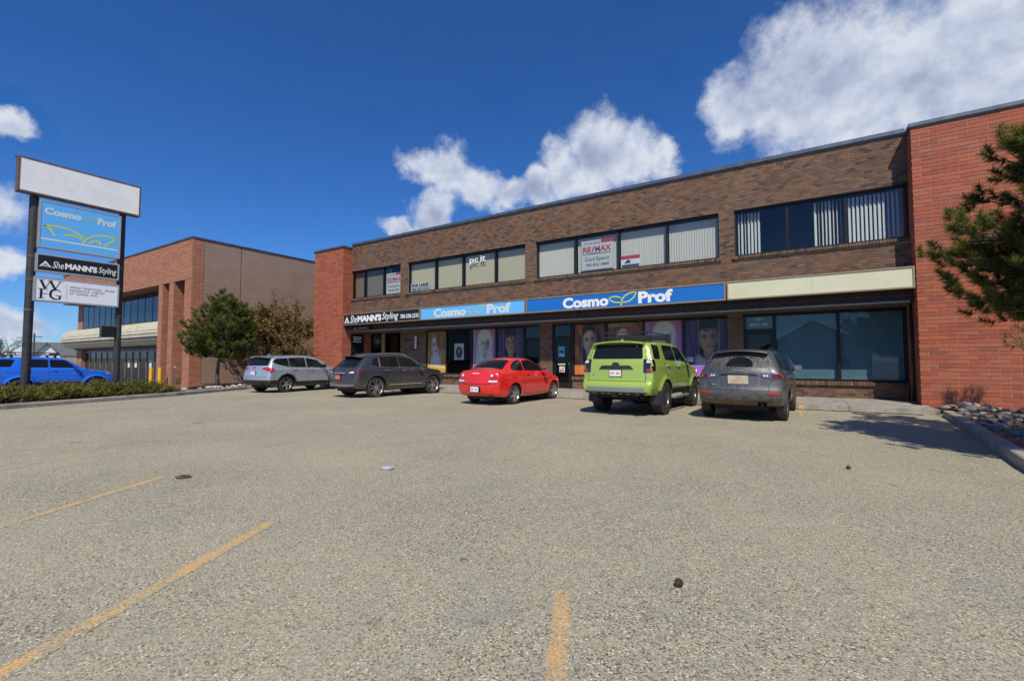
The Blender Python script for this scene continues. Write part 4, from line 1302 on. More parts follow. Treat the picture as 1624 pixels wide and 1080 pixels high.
def rear_x(car, y, z):
    h = car.bvh.ray_cast(Vector((-3, y, z)), Vector((1, 0, 0)))[0]
    return h.x if h else 0.2
def plate(y, z, m, text=None, ink='ink_red', w=0.30, h=0.15, frame=True):
    def f(car, root, part, P):
        x = min(rear_x(car, y - 0.1, z), rear_x(car, y + 0.1, z), rear_x(car, y, z + 0.06), rear_x(car, y, z - 0.06)) - car.ro - 0.014
        b = MB()
        if frame: b.box(x - 0.001, x + 0.03, y - w / 2 - 0.014, y + w / 2 + 0.014, z - h / 2 - 0.014, z + h / 2 + 0.014)
        fr = part('plate_frame', b, 'car_plastic', root, False) if frame else root
        b = MB(); b.box(x - 0.006, x - 0.002, y - w / 2, y + w / 2, z - h / 2, z + h / 2); pl = part('number_plate', b, m, root, False)
        if text:                       # worn characters, not readable at this distance
            for i in range(7):
                if i == 3: continue
                yy = y + w * (0.36 - i * 0.115); b = MB(); b.box(x - 0.008, x - 0.0065, yy - 0.010, yy + 0.010, z - h * (0.16 + 0.05 * (i % 2)), z + h * (0.22 - 0.06 * (i % 3))); part('plate_mark', b, ink, pl, False)
    return f
def badge(text, y, z, w, h, m='chrome', side='R', bold=0.02):
    def f(car, root, part, P):
        x = min(rear_x(car, y, z), rear_x(car, y - w, z), rear_x(car, y - w / 2, z)) - car.ro - 0.004
        lettering(text, (x, y, z), (0, -1, 0), w, h, mats=m, parent=root, bold=bold, name='badge', depth=0.006)
    return f
def roof_z(car, x, y):
    h = car.bvh.ray_cast(Vector((x, y, 4)), Vector((0, 0, -1)))[0]
    return h.z
def rails(x0, x1, y, m='car_plastic', r=0.018, lift=0.045):
    def f(car, root, part, P):
        for sg in (-1, 1):
            pts = []
            for i in range(9):
                t = i / 8; x = x0 + (x1 - x0) * t
                e = min(t, 1 - t) * 8
                pts.append((x - car.ro, sg * y, roof_z(car, x, sg * y) + lift * min(1, e / 1.0) + (-.01 if e == 0 else 0)))
            b = MB(); b.tube(pts, r, 8); part('roof_rail', b, m)
    return f
def spoiler(x0, x1, hw, z, m='PAINT', thick=0.035, drop=0.0):
    def f(car, root, part, P):
        b = MB(); n = 10
        sec = []
        for i in range(n + 1):
            y = -hw + 2 * hw * i / n; q = (y / hw) ** 2
            xa, xb = x0 + 0.05 * q - car.ro, x1 - car.ro
            zz = z - 0.05 * q
            sec.append(b.pts([(xb, y, zz + 0.02), (xa, y, zz + drop), (xa - 0.008, y, zz + drop - thick * 0.5), (xa + 0.02, y, zz + drop - thick), (xb, y, zz - thick)]))
        for a, c in zip(sec, sec[1:]):
            for j in range(5): b.face([a + j, a + (j + 1) % 5, c + (j + 1) % 5, c + j])
        b.face([sec[0] + j for j in range(5)]); b.face([sec[-1] + j for j in range(5)])
        b.build('spoiler', P if m == 'PAINT' else m, root, smooth=True, sharp=35)
    return f
def antenna(x, y=0.0, fin=True, m='PAINT'):
    def f(car, root, part, P):
        z = roof_z(car, x, y); b = MB(); x0 = x - car.ro
        if fin:
            prof = [(x0 - 0.09, z - 0.01), (x0 - 0.06, z + 0.055), (x0 - 0.035, z + 0.06), (x0 + 0.09, z - 0.01)]
            b.prism(prof, 'y', -0.018, 0.018)
        else: b.tube([(x0, y, z - 0.01), (x0 - 0.08, y, z + 0.20)], [0.008, 0.004], 6)
        b.build('antenna', P if m == 'PAINT' else m, root)
    return f
def wiper(y0, y1, z, tip=0.0):
    def f(car, root, part, P):
        pts = []
        for i in range(6):
            t = i / 5; y = y0 + (y1 - y0) * t; zz = z + tip * t
            pts.append((rear_x(car, y, zz) - car.ro - 0.018, y, zz))
        b = MB(); b.tube(pts, [0.014, 0.011, 0.009, 0.008, 0.007, 0.006], 6); part('rear_wiper', b, 'car_plastic')
    return f

# ------------------------------------------------------------------ off-roader (green, and the blue one next door)
def basket(car, root, part, P):
    ro = car.ro; x0, x1, hw = 0.75, 2.55, 0.60
    z = max(roof_z(car, 1.6, 0.5), roof_z(car, 1.0, 0.5)) + 0.10
    rk = MB()
    for y in (-hw, hw): rk.tube([(x0 - ro, y, z), (x1 - ro, y, z)], 0.016, 8)
    for x in (x0, x1): rk.tube([(x - ro, -hw, z), (x - ro, hw, z)], 0.016, 8)
    base = part('roof_rack', rk, 'car_plastic')
    rk = MB()
    for y in (-hw, hw): rk.tube([(x0 - ro, y, z + 0.13), (x1 - ro, y, z + 0.11)], 0.013, 8)
    for x in (x0, x1): rk.tube([(x - ro, -hw, z + 0.13), (x - ro, hw, z + 0.13)], 0.013, 8)
    part('top_rail', rk, 'car_plastic', base)
    for i in range(8):
        x = x0 + (x1 - x0) * i / 7
        b = MB(); b.box(x - ro - 0.035, x - ro + 0.035, -hw, hw, z - 0.012, z + 0.012); part('cross_slat', b, 'car_plastic', base, False)
        for y in (-hw, hw):
            b = MB(); b.tube([(x - ro, y, z), (x - ro, y, z + 0.125)], 0.010, 6); part('upright', b, 'car_plastic', base)
    for x in (x0 + 0.15, x1 - 0.15):
        for y in (-hw, hw):
            b = MB(); b.box(x - ro - 0.05, x - ro + 0.05, y - 0.02, y + 0.02, roof_z(car, x, y) - 0.02, z); part('rack_foot', b, 'car_plastic', base, False)
    b = MB(); b.box(x1 - ro - 0.10, x1 - ro - 0.02, -hw + 0.05, hw - 0.05, z + 0.02, z + 0.10); part('fairing', b, 'car_plastic', base, False)
def steps(car, root, part, P):
    for sg in (-1, 1):
        y = sg * 0.93
        b = MB(); b.tube([(0.62, y - sg * 0.12, 0.42), (0.70, y, 0.40), (2.02, y, 0.40), (2.12, y - sg * 0.12, 0.42)], 0.035, 8); part('side_step', b, 'bumper_silver')
def hitch(car, root, part, P):
    b = MB(); b.box(0.0 - car.ro, 0.25 - car.ro, -0.06, 0.06, 0.47, 0.57); part('tow_hitch', b, 'car_gap', root, False)
    for sg in (-1, 1):
        b = MB(); b.box(-0.56, -0.54, sg * 0.82 - 0.13, sg * 0.82 + 0.13, 0.28, 0.62); part('mud_flap', b, 'car_plastic', root, False)
ROFF = dict(name='off_road_vehicle', cat='suv', L=4.83, ro=1.14, wb=2.79, wr=0.405, hwmax=0.955, under=0.50, tyre_w=0.275, rim_r=0.215, rim_style='mud', rim_mat='rim_grey', paint='paint_green', mirror_mat='car_plastic',
    prof=[(0.18, .52), (0.05, .54), (0.0, .62), (0.0, .76), (0.03, .82), (0.10, .85), (0.115, 1.10), (0.15, 1.37), (0.27, 1.64), (0.32, 1.79), (0.50, 1.855), (1.5, 1.885), (2.4, 1.87), (2.80, 1.81), (3.25, 1.52), (3.62, 1.27), (3.9, 1.24), (4.45, 1.18), (4.68, 1.09), (4.78, .92), (4.82, .70), (4.78, .54), (4.6, .48), (3.9, .46), (3.0, .46), (1.0, .46), (.5, .50)],
    width=[(.44, .80), (.55, .87), (.7, .915), (.95, .925), (1.2, .915), (1.36, .89), (1.6, .815), (1.8, .745), (1.95, .71)], arch=0.495, flare=0.045, fl0=0.03, fl1=0.085, cr=0.07, cf=0.25, round=0.05, tr=0.035, pr=6, zc=0.85,
    crease=[(1.22, 0.025, 0.020, 0.3, 4.3), (0.80, 0.035, 0.012, 1.6, 3.4)],
    feat=[('rear_window', 'car_glass', [('R', [(-.66, 1.40), (.66, 1.40), (.60, 1.76), (-.60, 1.76)], 1)]),
          ('window', 'car_glass', [('S', [(0.40, 1.40), (0.83, 1.40), (0.98, 1.74), (0.50, 1.76)], 1)]),
          ('window', 'car_glass', [('S', [(1.20, 1.38), (2.10, 1.36), (2.10, 1.755), (1.26, 1.765)], 1)]),
          ('window', 'car_glass', [('S', [(2.17, 1.36), (3.16, 1.33), (2.74, 1.72), (2.17, 1.755)], 1)]),
          ('windscreen', 'car_glass', [('F', [(-.68, 1.31), (.68, 1.31), (.60, 1.74), (-.60, 1.74)], 1)]),
          ('tail_light', 'lamp_smoke', [('S', [(0.10, 1.07), (0.36, 1.12), (0.40, 1.30), (0.36, 1.38), (0.14, 1.385)]), ('R', [(.69, 1.07), (.94, 1.07), (.91, 1.39), (.68, 1.39)])], 0.012),
          ('tail_light_lens', 'lamp_red', [('R', [(.76, 1.09), (.88, 1.09), (.87, 1.15), (.76, 1.15)])], 0.016),
          ('tail_light_lens', 'lamp_clear', [('R', [(.755, 1.30), (.87, 1.30), (.86, 1.365), (.755, 1.365)])], 0.016),
          ('tail_light_lens', 'lamp_red', [('R', [(-.88, 1.09), (-.76, 1.09), (-.76, 1.15), (-.87, 1.15)])], 0.016),
          ('tail_light_lens', 'lamp_clear', [('R', [(-.87, 1.30), (-.755, 1.30), (-.755, 1.365), (-.86, 1.365)])], 0.016),
          ('plate_garnish', 'car_plastic', [('R', [(-.44, 1.155), (.44, 1.155), (.36, 1.235), (-.36, 1.235)])], 0.025),
          ('emblem', 'car_plastic', [('R', [(-.09, 1.19), (.09, 1.19), (.09, 1.31), (-.09, 1.31)], 2)], 0.032),
          ('bumper_cover', 'bumper_silver', [('R', [(-.72, .60), (.72, .60), (.74, .715), (-.74, .715)])], 0.012),
          ('lower_bumper', 'car_plastic', [('R', [(-.80, .535), (.80, .535), (.80, .595), (-.80, .595)])], 0.008),
          ('rocker_trim', 'car_plastic', [('S', [(1.66, .50), (3.44, .50), (3.44, .64), (1.66, .64)])], 0.010),
          ('headlight', 'headlamp', [('S', [(4.35, 1.0), (4.66, .98), (4.66, 1.10), (4.40, 1.14)]), ('F', [(.55, .98), (.86, 1.0), (.84, 1.12), (.55, 1.08)])], 0.01),
          ('grille', 'car_plastic', [('F', [(-.5, .75), (.5, .75), (.5, 1.04), (-.5, 1.04)], 1)], 0.01),
          ('lock', 'car_gap', [('R', [(.60, .985), (.625, .985), (.625, 1.01), (.60, 1.01)], 1)], 0.006)],
    gaps=[('S', [(1.13, 1.80), (1.10, 1.38), (1.20, 1.05), (1.62, .80), (1.64, .55)]), ('S', [(2.135, 1.78), (2.135, .55)]), ('S', [(2.80, 1.76), (3.22, 1.33), (3.30, 1.25), (3.32, .55)]), ('R', [(-.74, .84), (-.74, 1.38), (-.66, 1.80)]), ('R', [(.74, .84), (.74, 1.38), (.66, 1.80)]), ('R', [(-.74, .86), (.74, .86)])],
    handles=[(1.38, 1.235), (2.32, 1.22)], mirror=(3.06, 1.37), exhaust=[(-.62, .46)],
    extra=[plate(0.0, 1.05, 'plate_white', True, 'ink_red'), spoiler(0.20, 0.55, 0.66, 1.845, thick=0.05), basket, steps, hitch, antenna(0.62, 0.0)])

# ------------------------------------------------------------------ small crossover, dusty
def rivet(car, root, part, P): pass
CROSS = dict(name='crossover', cat='suv', L=4.40, ro=0.86, wb=2.64, wr=0.345, hwmax=0.915, under=0.30, tyre_w=0.225, rim_r=0.225, rim_style='five', rim_mat='rim_grey', paint='paint_granite', handle_mat='PAINT', mirror_mat='car_plastic',
    prof=[(0.22, .36), (0.08, .40), (0.01, .52), (0.0, .68), (0.05, .76), (0.09, .95), (0.12, 1.16), (0.30, 1.38), (0.42, 1.55), (0.62, 1.62), (1.4, 1.655), (2.2, 1.64), (2.62, 1.58), (3.05, 1.30), (3.38, 1.10), (3.7, 1.07), (4.1, 1.0), (4.3, .88), (4.38, .66), (4.36, .45), (4.2, .32), (3.6, .27), (2.5, .26), (1.0, .27), (.5, .30)],
    width=[(.25, .78), (.36, .86), (.5, .895), (.75, .905), (.95, .90), (1.06, .87), (1.3, .765), (1.55, .65), (1.7, .61)], arch=0.415, flare=0.03, fl0=0.02, fl1=0.09, cr=0.17, cf=0.28, tr=0.07, pr=4,
    crease=[(0.98, 0.03, 0.020, 0.2, 4.0), (0.72, 0.06, 0.014, 0.2, 1.2)],
    feat=[('rear_window', 'car_glass_dusty', [('R', [(-.62, 1.20), (.62, 1.20), (.545, 1.50), (-.545, 1.50)], 1)]),
          ('wiped_arc', 'car_glass', [('R', [(-.30, 1.215), (.28, 1.215), (.24, 1.33), (.14, 1.41), (-.02, 1.445), (-.18, 1.41), (-.27, 1.33)], 1)], 0.008),
          ('window', 'car_glass', [('S', [(0.50, 1.20), (0.98, 1.14), (1.06, 1.48), (0.72, 1.50)], 1)]),
          ('window', 'car_glass', [('S', [(1.10, 1.13), (1.84, 1.11), (1.86, 1.51), (1.16, 1.51)], 1)]),
          ('window', 'car_glass', [('S', [(1.92, 1.11), (2.86, 1.10), (2.50, 1.46), (1.93, 1.51)], 1)]),
          ('windscreen', 'car_glass', [('F', [(-.64, 1.14), (.64, 1.14), (.54, 1.52), (-.54, 1.52)], 1)]),
          ('tail_light', 'lamp_smoky_pink', [('S', [(0.14, .94), (0.36, .98), (0.40, 1.05), (0.16, 1.07)]), ('R', [(.44, 1.0), (.60, .95), (.90, .94), (.90, 1.065), (.44, 1.06)])], 0.014),
          ('tail_light_trim', 'chrome', [('R', [(.44, 1.058), (.90, 1.064), (.90, 1.076), (.44, 1.070)])], 0.018),
          ('tail_light_trim', 'chrome', [('R', [(-.90, 1.064), (-.44, 1.058), (-.44, 1.070), (-.90, 1.076)])], 0.018),
          ('tail_light_lens', 'lamp_clear', [('R', [(0.490, 1.0), (0.530, 1.0), (0.530, 1.035), (0.490, 1.035)])], 0.019),
          ('tail_light_lens', 'lamp_clear', [('R', [(0.545, 1.0), (0.585, 1.0), (0.585, 1.035), (0.545, 1.035)])], 0.019),
          ('tail_light_lens', 'lamp_clear', [('R', [(-0.530, 1.0), (-0.490, 1.0), (-0.490, 1.035), (-0.530, 1.035)])], 0.019),
          ('tail_light_lens', 'lamp_clear', [('R', [(-0.585, 1.0), (-0.545, 1.0), (-0.545, 1.035), (-0.585, 1.035)])], 0.019),

          ('tail_light_lens', 'lamp_dark_red', [('R', [(.66, .965), (.86, .96), (.86, 1.05), (.66, 1.05)])], 0.019),
          ('tail_light_lens', 'lamp_dark_red', [('R', [(-.86, .96), (-.66, .965), (-.66, 1.05), (-.86, 1.05)])], 0.019),
          ('reflector', 'lamp_red', [('R', [(.54, .60), (.80, .61), (.80, .665), (.60, .66)])], 0.012),
          ('reflector', 'lamp_red', [('R', [(-.80, .61), (-.54, .60), (-.60, .66), (-.80, .665)])], 0.012),
          ('plate_recess', 'car_gap', [('R', [(-.40, 1.015), (.40, 1.015), (.34, 1.06), (-.34, 1.06)])], 0.006),
          ('rear_apron', 'mud_apron', [('R', [(-.62, .37), (.62, .37), (.70, .47), (-.70, .47)])], 0.010),
          ('lower_bumper', 'car_plastic_dusty', [('R', [(-.80, .475), (.80, .475), (.82, .585), (-.82, .585)])], 0.014),
          ('wheel_arch_trim', 'car_plastic_dusty', [('S', [(0.42, .36), (0.46, .55), (.60, .74), (.86, .81), (1.10, .74), (1.26, .55), (1.30, .36), (1.26, .36), (1.22, .53), (1.07, .70), (.86, .765), (.65, .70), (.50, .53), (.46, .36)])], 0.012),
          ('rocker_trim', 'car_plastic_dusty', [('S', [(1.30, .30), (3.05, .30), (3.05, .42), (1.30, .42)])], 0.012),
          ('headlight', 'headlamp', [('F', [(.45, .82), (.80, .82), (.78, .93), (.45, .90)]), ('S', [(4.0, .84), (4.26, .80), (4.2, .92), (4.02, .94)])], 0.008),
          ('grille', 'car_plastic', [('F', [(-.44, .80), (.44, .80), (.44, .92), (-.44, .92)])], 0.008)],
    gaps=[('S', [(1.06, 1.50), (1.08, 1.12), (1.20, .85), (1.30, .60), (1.31, .42)]), ('S', [(1.885, 1.52), (1.885, .42)]), ('S', [(2.52, 1.48), (2.90, 1.10), (2.94, .42)]), ('R', [(-.62, .70), (-.58, .80), (-.70, .95), (-.60, 1.18)]), ('R', [(.62, .70), (.58, .80), (.70, .95), (.60, 1.18)]), ('R', [(-.62, .70), (.62, .70)])],
    handles=[(1.22, 1.0), (2.08, 0.98)], mirror=(2.74, 1.14), exhaust=[(-.52, .40), (-.42, .40)],
    extra=[plate(0.0, .93, 'plate_muddy', None, w=0.42, h=0.19, frame=False), spoiler(0.27, 0.62, 0.56, 1.595, thick=0.045), rails(0.75, 2.5, 0.55, 'car_plastic', 0.016, 0.04), wiper(0.14, -0.16, 1.235, 0.02),
           badge('Jeep', 0.10, 1.105, 0.19, 0.055, 'chrome'), badge('4x4', 0.56, .79, 0.11, 0.05, 'chrome')])

# ------------------------------------------------------------------ red two-door saloon
COUPE = dict(name='two_door_car', cat='car', L=4.445, ro=1.00, wb=2.61, wr=0.315, hwmax=0.86, under=0.24, tyre_w=0.205, rim_r=0.215, rim_style='six', rim_mat='rim_alloy', paint='paint_red', handle_mat='PAINT',
    prof=[(0.20, .26), (0.07, .30), (0.015, .44), (0.0, .62), (0.03, .76), (0.05, .95), (0.09, 1.06), (0.28, 1.09), (0.54, 1.105), (0.92, 1.31), (1.25, 1.43), (1.65, 1.49), (2.15, 1.49), (2.5, 1.43), (2.95, 1.18), (3.25, 1.01), (3.5, .96), (3.95, .88), (4.25, .76), (4.40, .60), (4.41, .40), (4.28, .26), (3.7, .21), (2.5, .20), (1.0, .20), (.5, .22)],
    width=[(.18, .74), (.28, .81), (.42, .84), (.65, .855), (.85, .845), (.96, .815), (1.05, .765), (1.25, .66), (1.45, .55), (1.6, .50)], arch=0.375, flare=0.022, fl0=0.02, fl1=0.14, cr=0.22, cf=0.32, tr=0.09, pr=3.5, tf=0.13, pf=3.5, zc=0.58, round=0.085,
    crease=[(0.84, 0.028, 0.017, 0.3, 4.0), (0.36, 0.03, 0.012, 1.3, 3.2)],
    feat=[('rear_window', 'car_glass', [('T', [(0.60, -.60), (1.20, -.49), (1.20, .49), (0.60, .60)], 1)]),
          ('window', 'car_glass', [('S', [(0.90, 1.13), (1.02, 1.06), (1.60, 1.05), (1.66, 1.39), (1.34, 1.37), (1.05, 1.25)], 1)]),
          ('window', 'car_glass', [('S', [(1.68, 1.05), (2.95, 1.03), (2.55, 1.30), (2.25, 1.39), (1.74, 1.40)], 1)]),
          ('windscreen', 'car_glass', [('T', [(2.42, -.50), (3.02, -.62), (3.02, .62), (2.42, .50)], 1)]),
          ('tail_light', 'lamp_red', [('R', [(.48, .70), (.77, .72), (.82, .80), (.68, .90), (.56, .95), (.50, .84)]), ('S', [(0.05, .73), (0.26, .76), (0.22, .84), (0.08, .92)])], 0.012),
          ('tail_light_lens', 'lamp_clear', [('R', [(.47, .71), (.72, .715), (.74, .765), (.47, .765)])], 0.018),
          ('tail_light_lens', 'lamp_clear', [('R', [(-.72, .715), (-.47, .71), (-.47, .765), (-.74, .765)])], 0.018),
          ('tail_light_lens', 'lamp_clear', [('R', [(.52, .88), (.58, .87), (.60, .93), (.54, .95)])], 0.018),
          ('tail_light_lens', 'lamp_clear', [('R', [(-.58, .87), (-.52, .88), (-.54, .95), (-.60, .93)])], 0.018),
          ('brake_light', 'lamp_clear', [('R', [(-.13, .965), (.13, .965), (.13, .985), (-.13, .985)])], 0.006),
          ('plate_recess', 'car_gap', [('R', [(-.20, .40), (.20, .40), (.20, .58), (-.20, .58)])], 0.004),
          ('headlight', 'headlamp', [('F', [(.45, .62), (.74, .64), (.72, .76), (.45, .72)]), ('S', [(3.95, .66), (4.25, .62), (4.2, .74), (3.98, .80)])], 0.008)],
    gaps=[('S', [(1.66, 1.40), (1.64, 1.05), (1.58, .80), (1.56, .30)]), ('S', [(2.95, 1.02), (2.98, .80), (2.96, .30)]), ('R', [(-.56, .96), (-.46, .70), (-.50, .64), (.50, .64), (.46, .70), (.56, .96)]), ('S', [(1.56, .30), (2.96, .30)]), ('R', [(-.74, .66), (-.55, .655), (.55, .655), (.74, .66)]), ('S', [(0.28, .72), (0.60, .62), (0.63, .50)]), ('R', [(-.6, .33), (.6, .33)])],
    handles=[(1.80, .93)], mirror=(2.76, 1.03), exhaust=[(-.50, .25)],
    extra=[plate(0.0, .49, 'plate_white', True, 'ink_dark'), antenna(1.45, 0.0, False, 'car_plastic'),
           badge('Focus', 0.52, .70, 0.15, 0.045, 'chrome')])

# ------------------------------------------------------------------ graphite luxury crossover
LUX = dict(name='luxury_crossover', cat='suv', L=4.83, ro=1.04, wb=2.85, wr=0.375, hwmax=0.965, under=0.30, tyre_w=0.245, rim_r=0.275, rim_style='ten', rim_mat='rim_alloy', paint='paint_graphite', handle_mat='chrome',
    prof=[(0.20, .34), (0.07, .38), (0.01, .52), (0.0, .70), (0.03, .80), (0.05, .93), (0.10, 1.06), (0.34, 1.28), (0.60, 1.50), (0.80, 1.595), (1.3, 1.66), (2.0, 1.685), (2.55, 1.66), (2.95, 1.56), (3.35, 1.31), (3.70, 1.13), (4.0, 1.085), (4.45, 1.02), (4.68, .92), (4.79, .72), (4.78, .46), (4.62, .32), (3.9, .26), (2.5, .25), (1.2, .26), (.5, .30)],
    width=[(.22, .80), (.34, .89), (.5, .94), (.75, .955), (.95, .945), (1.08, .91), (1.3, .80), (1.55, .68), (1.75, .61)], arch=0.435, flare=0.02, fl0=0.01, fl1=0.16, cr=0.24, cf=0.30, tr=0.08, pr=4,
    crease=[(1.0, 0.03, 0.018, 0.2, 4.4), (.56, 0.035, 0.010, 1.3, 3.6)],
    feat=[('rear_window', 'car_glass', [('R', [(-.66, 1.14), (.66, 1.14), (.54, 1.50), (-.54, 1.50)], 1)]),
          ('window', 'car_glass', [('S', [(0.86, 1.20), (1.20, 1.16), (1.22, 1.49), (1.02, 1.47)], 1)]),
          ('window', 'car_glass', [('S', [(1.27, 1.15), (2.10, 1.13), (2.12, 1.55), (1.30, 1.53)], 1)]),
          ('window', 'car_glass', [('S', [(2.17, 1.13), (3.18, 1.12), (2.78, 1.46), (2.19, 1.55)], 1)]),
          ('window_trim', 'chrome', [('S', [(0.84, 1.165), (1.22, 1.135), (3.2, 1.095), (3.2, 1.110), (1.22, 1.150), (0.86, 1.185)])], 0.006),
          ('window_trim', 'chrome', [('S', [(1.225, 1.15), (1.255, 1.15), (1.275, 1.52), (1.245, 1.51)])], 0.007),
          ('windscreen', 'car_glass', [('F', [(-.70, 1.17), (.70, 1.17), (.58, 1.57), (-.58, 1.57)], 1)]),
          ('tail_light', 'lamp_dark_red', [('R', [(.36, .905), (.60, .90), (.96, .92), (.94, 1.03), (.55, .985), (.36, .925)]), ('S', [(0.05, .92), (0.50, .98), (0.46, 1.05), (0.12, 1.04)])], 0.010),
          ('tail_light_lens', 'lamp_clear', [('R', [(.52, .915), (.74, .915), (.74, .975), (.60, .965)])], 0.016),
          ('tail_light_lens', 'lamp_clear', [('R', [(-.74, .915), (-.52, .915), (-.60, .965), (-.74, .975)])], 0.016),
          ('tail_bar', 'lamp_pink', [('R', [(-.37, .905), (.37, .905), (.37, .925), (-.37, .925)])], 0.010),
          ('plate_recess', 'car_gap', [('R', [(-.40, .855), (.40, .855), (.42, .88), (-.42, .88)])], 0.006),
          ('lower_bumper', 'bumper_silver', [('R', [(-.68, .43), (.68, .43), (.78, .50), (-.78, .50)])], 0.012),
          ('rear_apron', 'car_plastic', [('R', [(-.70, .36), (.70, .36), (.70, .425), (-.70, .425)])], 0.006),
          ('door_trim', 'chrome', [('S', [(1.62, .44), (3.30, .46), (3.30, .485), (1.62, .465)])], 0.008),
          ('headlight', 'headlamp', [('F', [(.48, .84), (.84, .86), (.82, .95), (.48, .92)]), ('S', [(4.3, .86), (4.62, .84), (4.56, .94), (4.34, .97)])], 0.008),
          ('grille', 'chrome', [('F', [(-.46, .62), (.46, .62), (.46, .92), (-.46, .92)], 1)], 0.008)],
    gaps=[('S', [(1.24, 1.54), (1.26, 1.14), (1.44, .90), (1.54, .60), (1.56, .38)]), ('S', [(2.145, 1.56), (2.145, .38)]), ('S', [(2.80, 1.50), (3.22, 1.12), (3.34, .80), (3.34, .38)]), ('R', [(-.78, .70), (-.70, .88)]), ('R', [(.78, .70), (.70, .88)]), ('R', [(-.78, .70), (.78, .70)]), ('S', [(1.56, .38), (3.34, .38)])],
    handles=[(1.50, 1.01), (2.36, 1.00)], mirror=(3.04, 1.15), exhaust=[(-.55, .36), (.55, .36)],
    extra=[plate(0.0, .765, 'plate_red', None), spoiler(0.44, 0.80, 0.60, 1.565, thick=0.04), rails(0.95, 2.75, 0.585, 'chrome', 0.017, 0.035), badge('LINCOLN', 0.26, .955, 0.52, 0.035, 'chrome')])

# ------------------------------------------------------------------ silver family crossover
FAM = dict(name='family_crossover', cat='suv', L=4.63, ro=0.98, wb=2.725, wr=0.36, hwmax=0.92, under=0.30, tyre_w=0.235, rim_r=0.225, rim_style='five', rim_mat='rim_alloy', paint='paint_silver', handle_mat='chrome', mirror_mat='car_plastic',
    prof=[(0.22, .32), (0.08, .36), (0.01, .50), (0.0, .68), (0.04, .78), (0.07, .98), (0.11, 1.14), (0.26, 1.36), (0.38, 1.54), (0.60, 1.60), (1.3, 1.655), (2.1, 1.66), (2.55, 1.62), (2.95, 1.50), (3.3, 1.28), (3.6, 1.10), (3.9, 1.06), (4.35, .99), (4.52, .88), (4.60, .66), (4.58, .46), (4.42, .32), (3.7, .26), (2.5, .25), (1.0, .26), (.5, .29)],
    width=[(.22, .78), (.34, .86), (.5, .90), (.75, .912), (.95, .90), (1.06, .87), (1.3, .775), (1.55, .665), (1.72, .61)], arch=0.425, flare=0.025, fl0=0.01, fl1=0.12, cr=0.20, cf=0.30, tr=0.08, pr=4,
    crease=[(0.98, 0.03, 0.019, 0.2, 4.2), (0.55, 0.04, 0.010, 1.4, 3.2)],
    feat=[('rear_window', 'car_glass', [('R', [(-.64, 1.17), (.64, 1.17), (.56, 1.50), (-.56, 1.50)], 1)]),
          ('window', 'car_glass', [('S', [(0.36, 1.32), (0.62, 1.22), (0.95, 1.14), (1.14, 1.12), (1.14, 1.50), (0.56, 1.47)], 1)]),
          ('window', 'car_glass', [('S', [(1.18, 1.12), (2.02, 1.09), (2.04, 1.53), (1.18, 1.51)], 1)]),
          ('window', 'car_glass', [('S', [(2.09, 1.09), (3.08, 1.08), (2.72, 1.42), (2.11, 1.53)], 1)]),
          ('windscreen', 'car_glass', [('F', [(-.66, 1.14), (.66, 1.14), (.56, 1.53), (-.56, 1.53)], 1)]),
          ('window_trim', 'chrome', [('S', [(1.0, 1.105), (3.1, 1.055), (3.1, 1.070), (1.0, 1.120)])], 0.006),
          ('tail_light', 'lamp_red', [('R', [(.42, 1.03), (.60, .985), (.88, .90), (.90, 1.07), (.62, 1.10), (.42, 1.06)]), ('S', [(0.06, .90), (0.20, .84), (0.40, .98), (0.34, 1.06), (0.10, 1.08)])], 0.014),
          ('rear_apron', 'car_plastic', [('R', [(-.84, .35), (.84, .35), (.88, .55), (-.88, .55)]), ], 0.014),
          ('rear_apron', 'car_plastic', [('S', [(0.06, .36), (0.52, .34), (0.56, .55), (0.04, .55)])], 0.013),
          ('wheel_arch_trim', 'car_plastic', [('S', [(0.50, .34), (0.54, .58), (.70, .77), (.98, .855), (1.26, .77), (1.42, .58), (1.46, .34), (1.41, .34), (1.37, .56), (1.22, .72), (.98, .79), (.74, .72), (.59, .56), (.55, .34)])], 0.012),
          ('wheel_arch_trim', 'car_plastic', [('S', [(3.225, .34), (3.265, .58), (3.425, .77), (3.705, .855), (3.985, .77), (4.145, .58), (4.185, .34), (4.135, .34), (4.095, .56), (3.945, .72), (3.705, .79), (3.465, .72), (3.315, .56), (3.275, .34)])], 0.012),
          ('rocker_trim', 'car_plastic', [('S', [(1.45, .29), (3.24, .29), (3.24, .47), (1.45, .47)])], 0.013),
          ('headlight', 'headlamp', [('F', [(.48, .80), (.82, .82), (.80, .95), (.48, .90)]), ('S', [(4.12, .84), (4.44, .82), (4.38, .94), (4.16, .97)])], 0.008),
          ('grille', 'car_plastic', [('F', [(-.5, .60), (.5, .60), (.5, .90), (-.5, .90)], 1)], 0.008)],
    gaps=[('S', [(1.16, 1.52), (1.18, 1.10), (1.34, .86), (1.46, .60), (1.47, .47)]), ('S', [(2.065, 1.54), (2.065, .47)]), ('S', [(2.74, 1.46), (3.12, 1.08), (3.20, .80), (3.20, .47)]), ('R', [(-.74, .70), (-.66, .98)]), ('R', [(.74, .70), (.66, .98)]), ('R', [(-.74, .70), (.74, .70)])],
    handles=[(1.40, 1.0), (2.28, .985)], mirror=(2.94, 1.12), exhaust=[(-.50, .34)],
    extra=[plate(0.02, .85, 'plate_white', True, 'ink_red'), spoiler(0.22, 0.60, 0.58, 1.58, thick=0.045), rails(0.85, 2.5, 0.56, 'car_plastic', 0.016, 0.035), antenna(0.78), badge('GMC', 0.10, 1.06, 0.20, 0.06, 'lamp_red')])

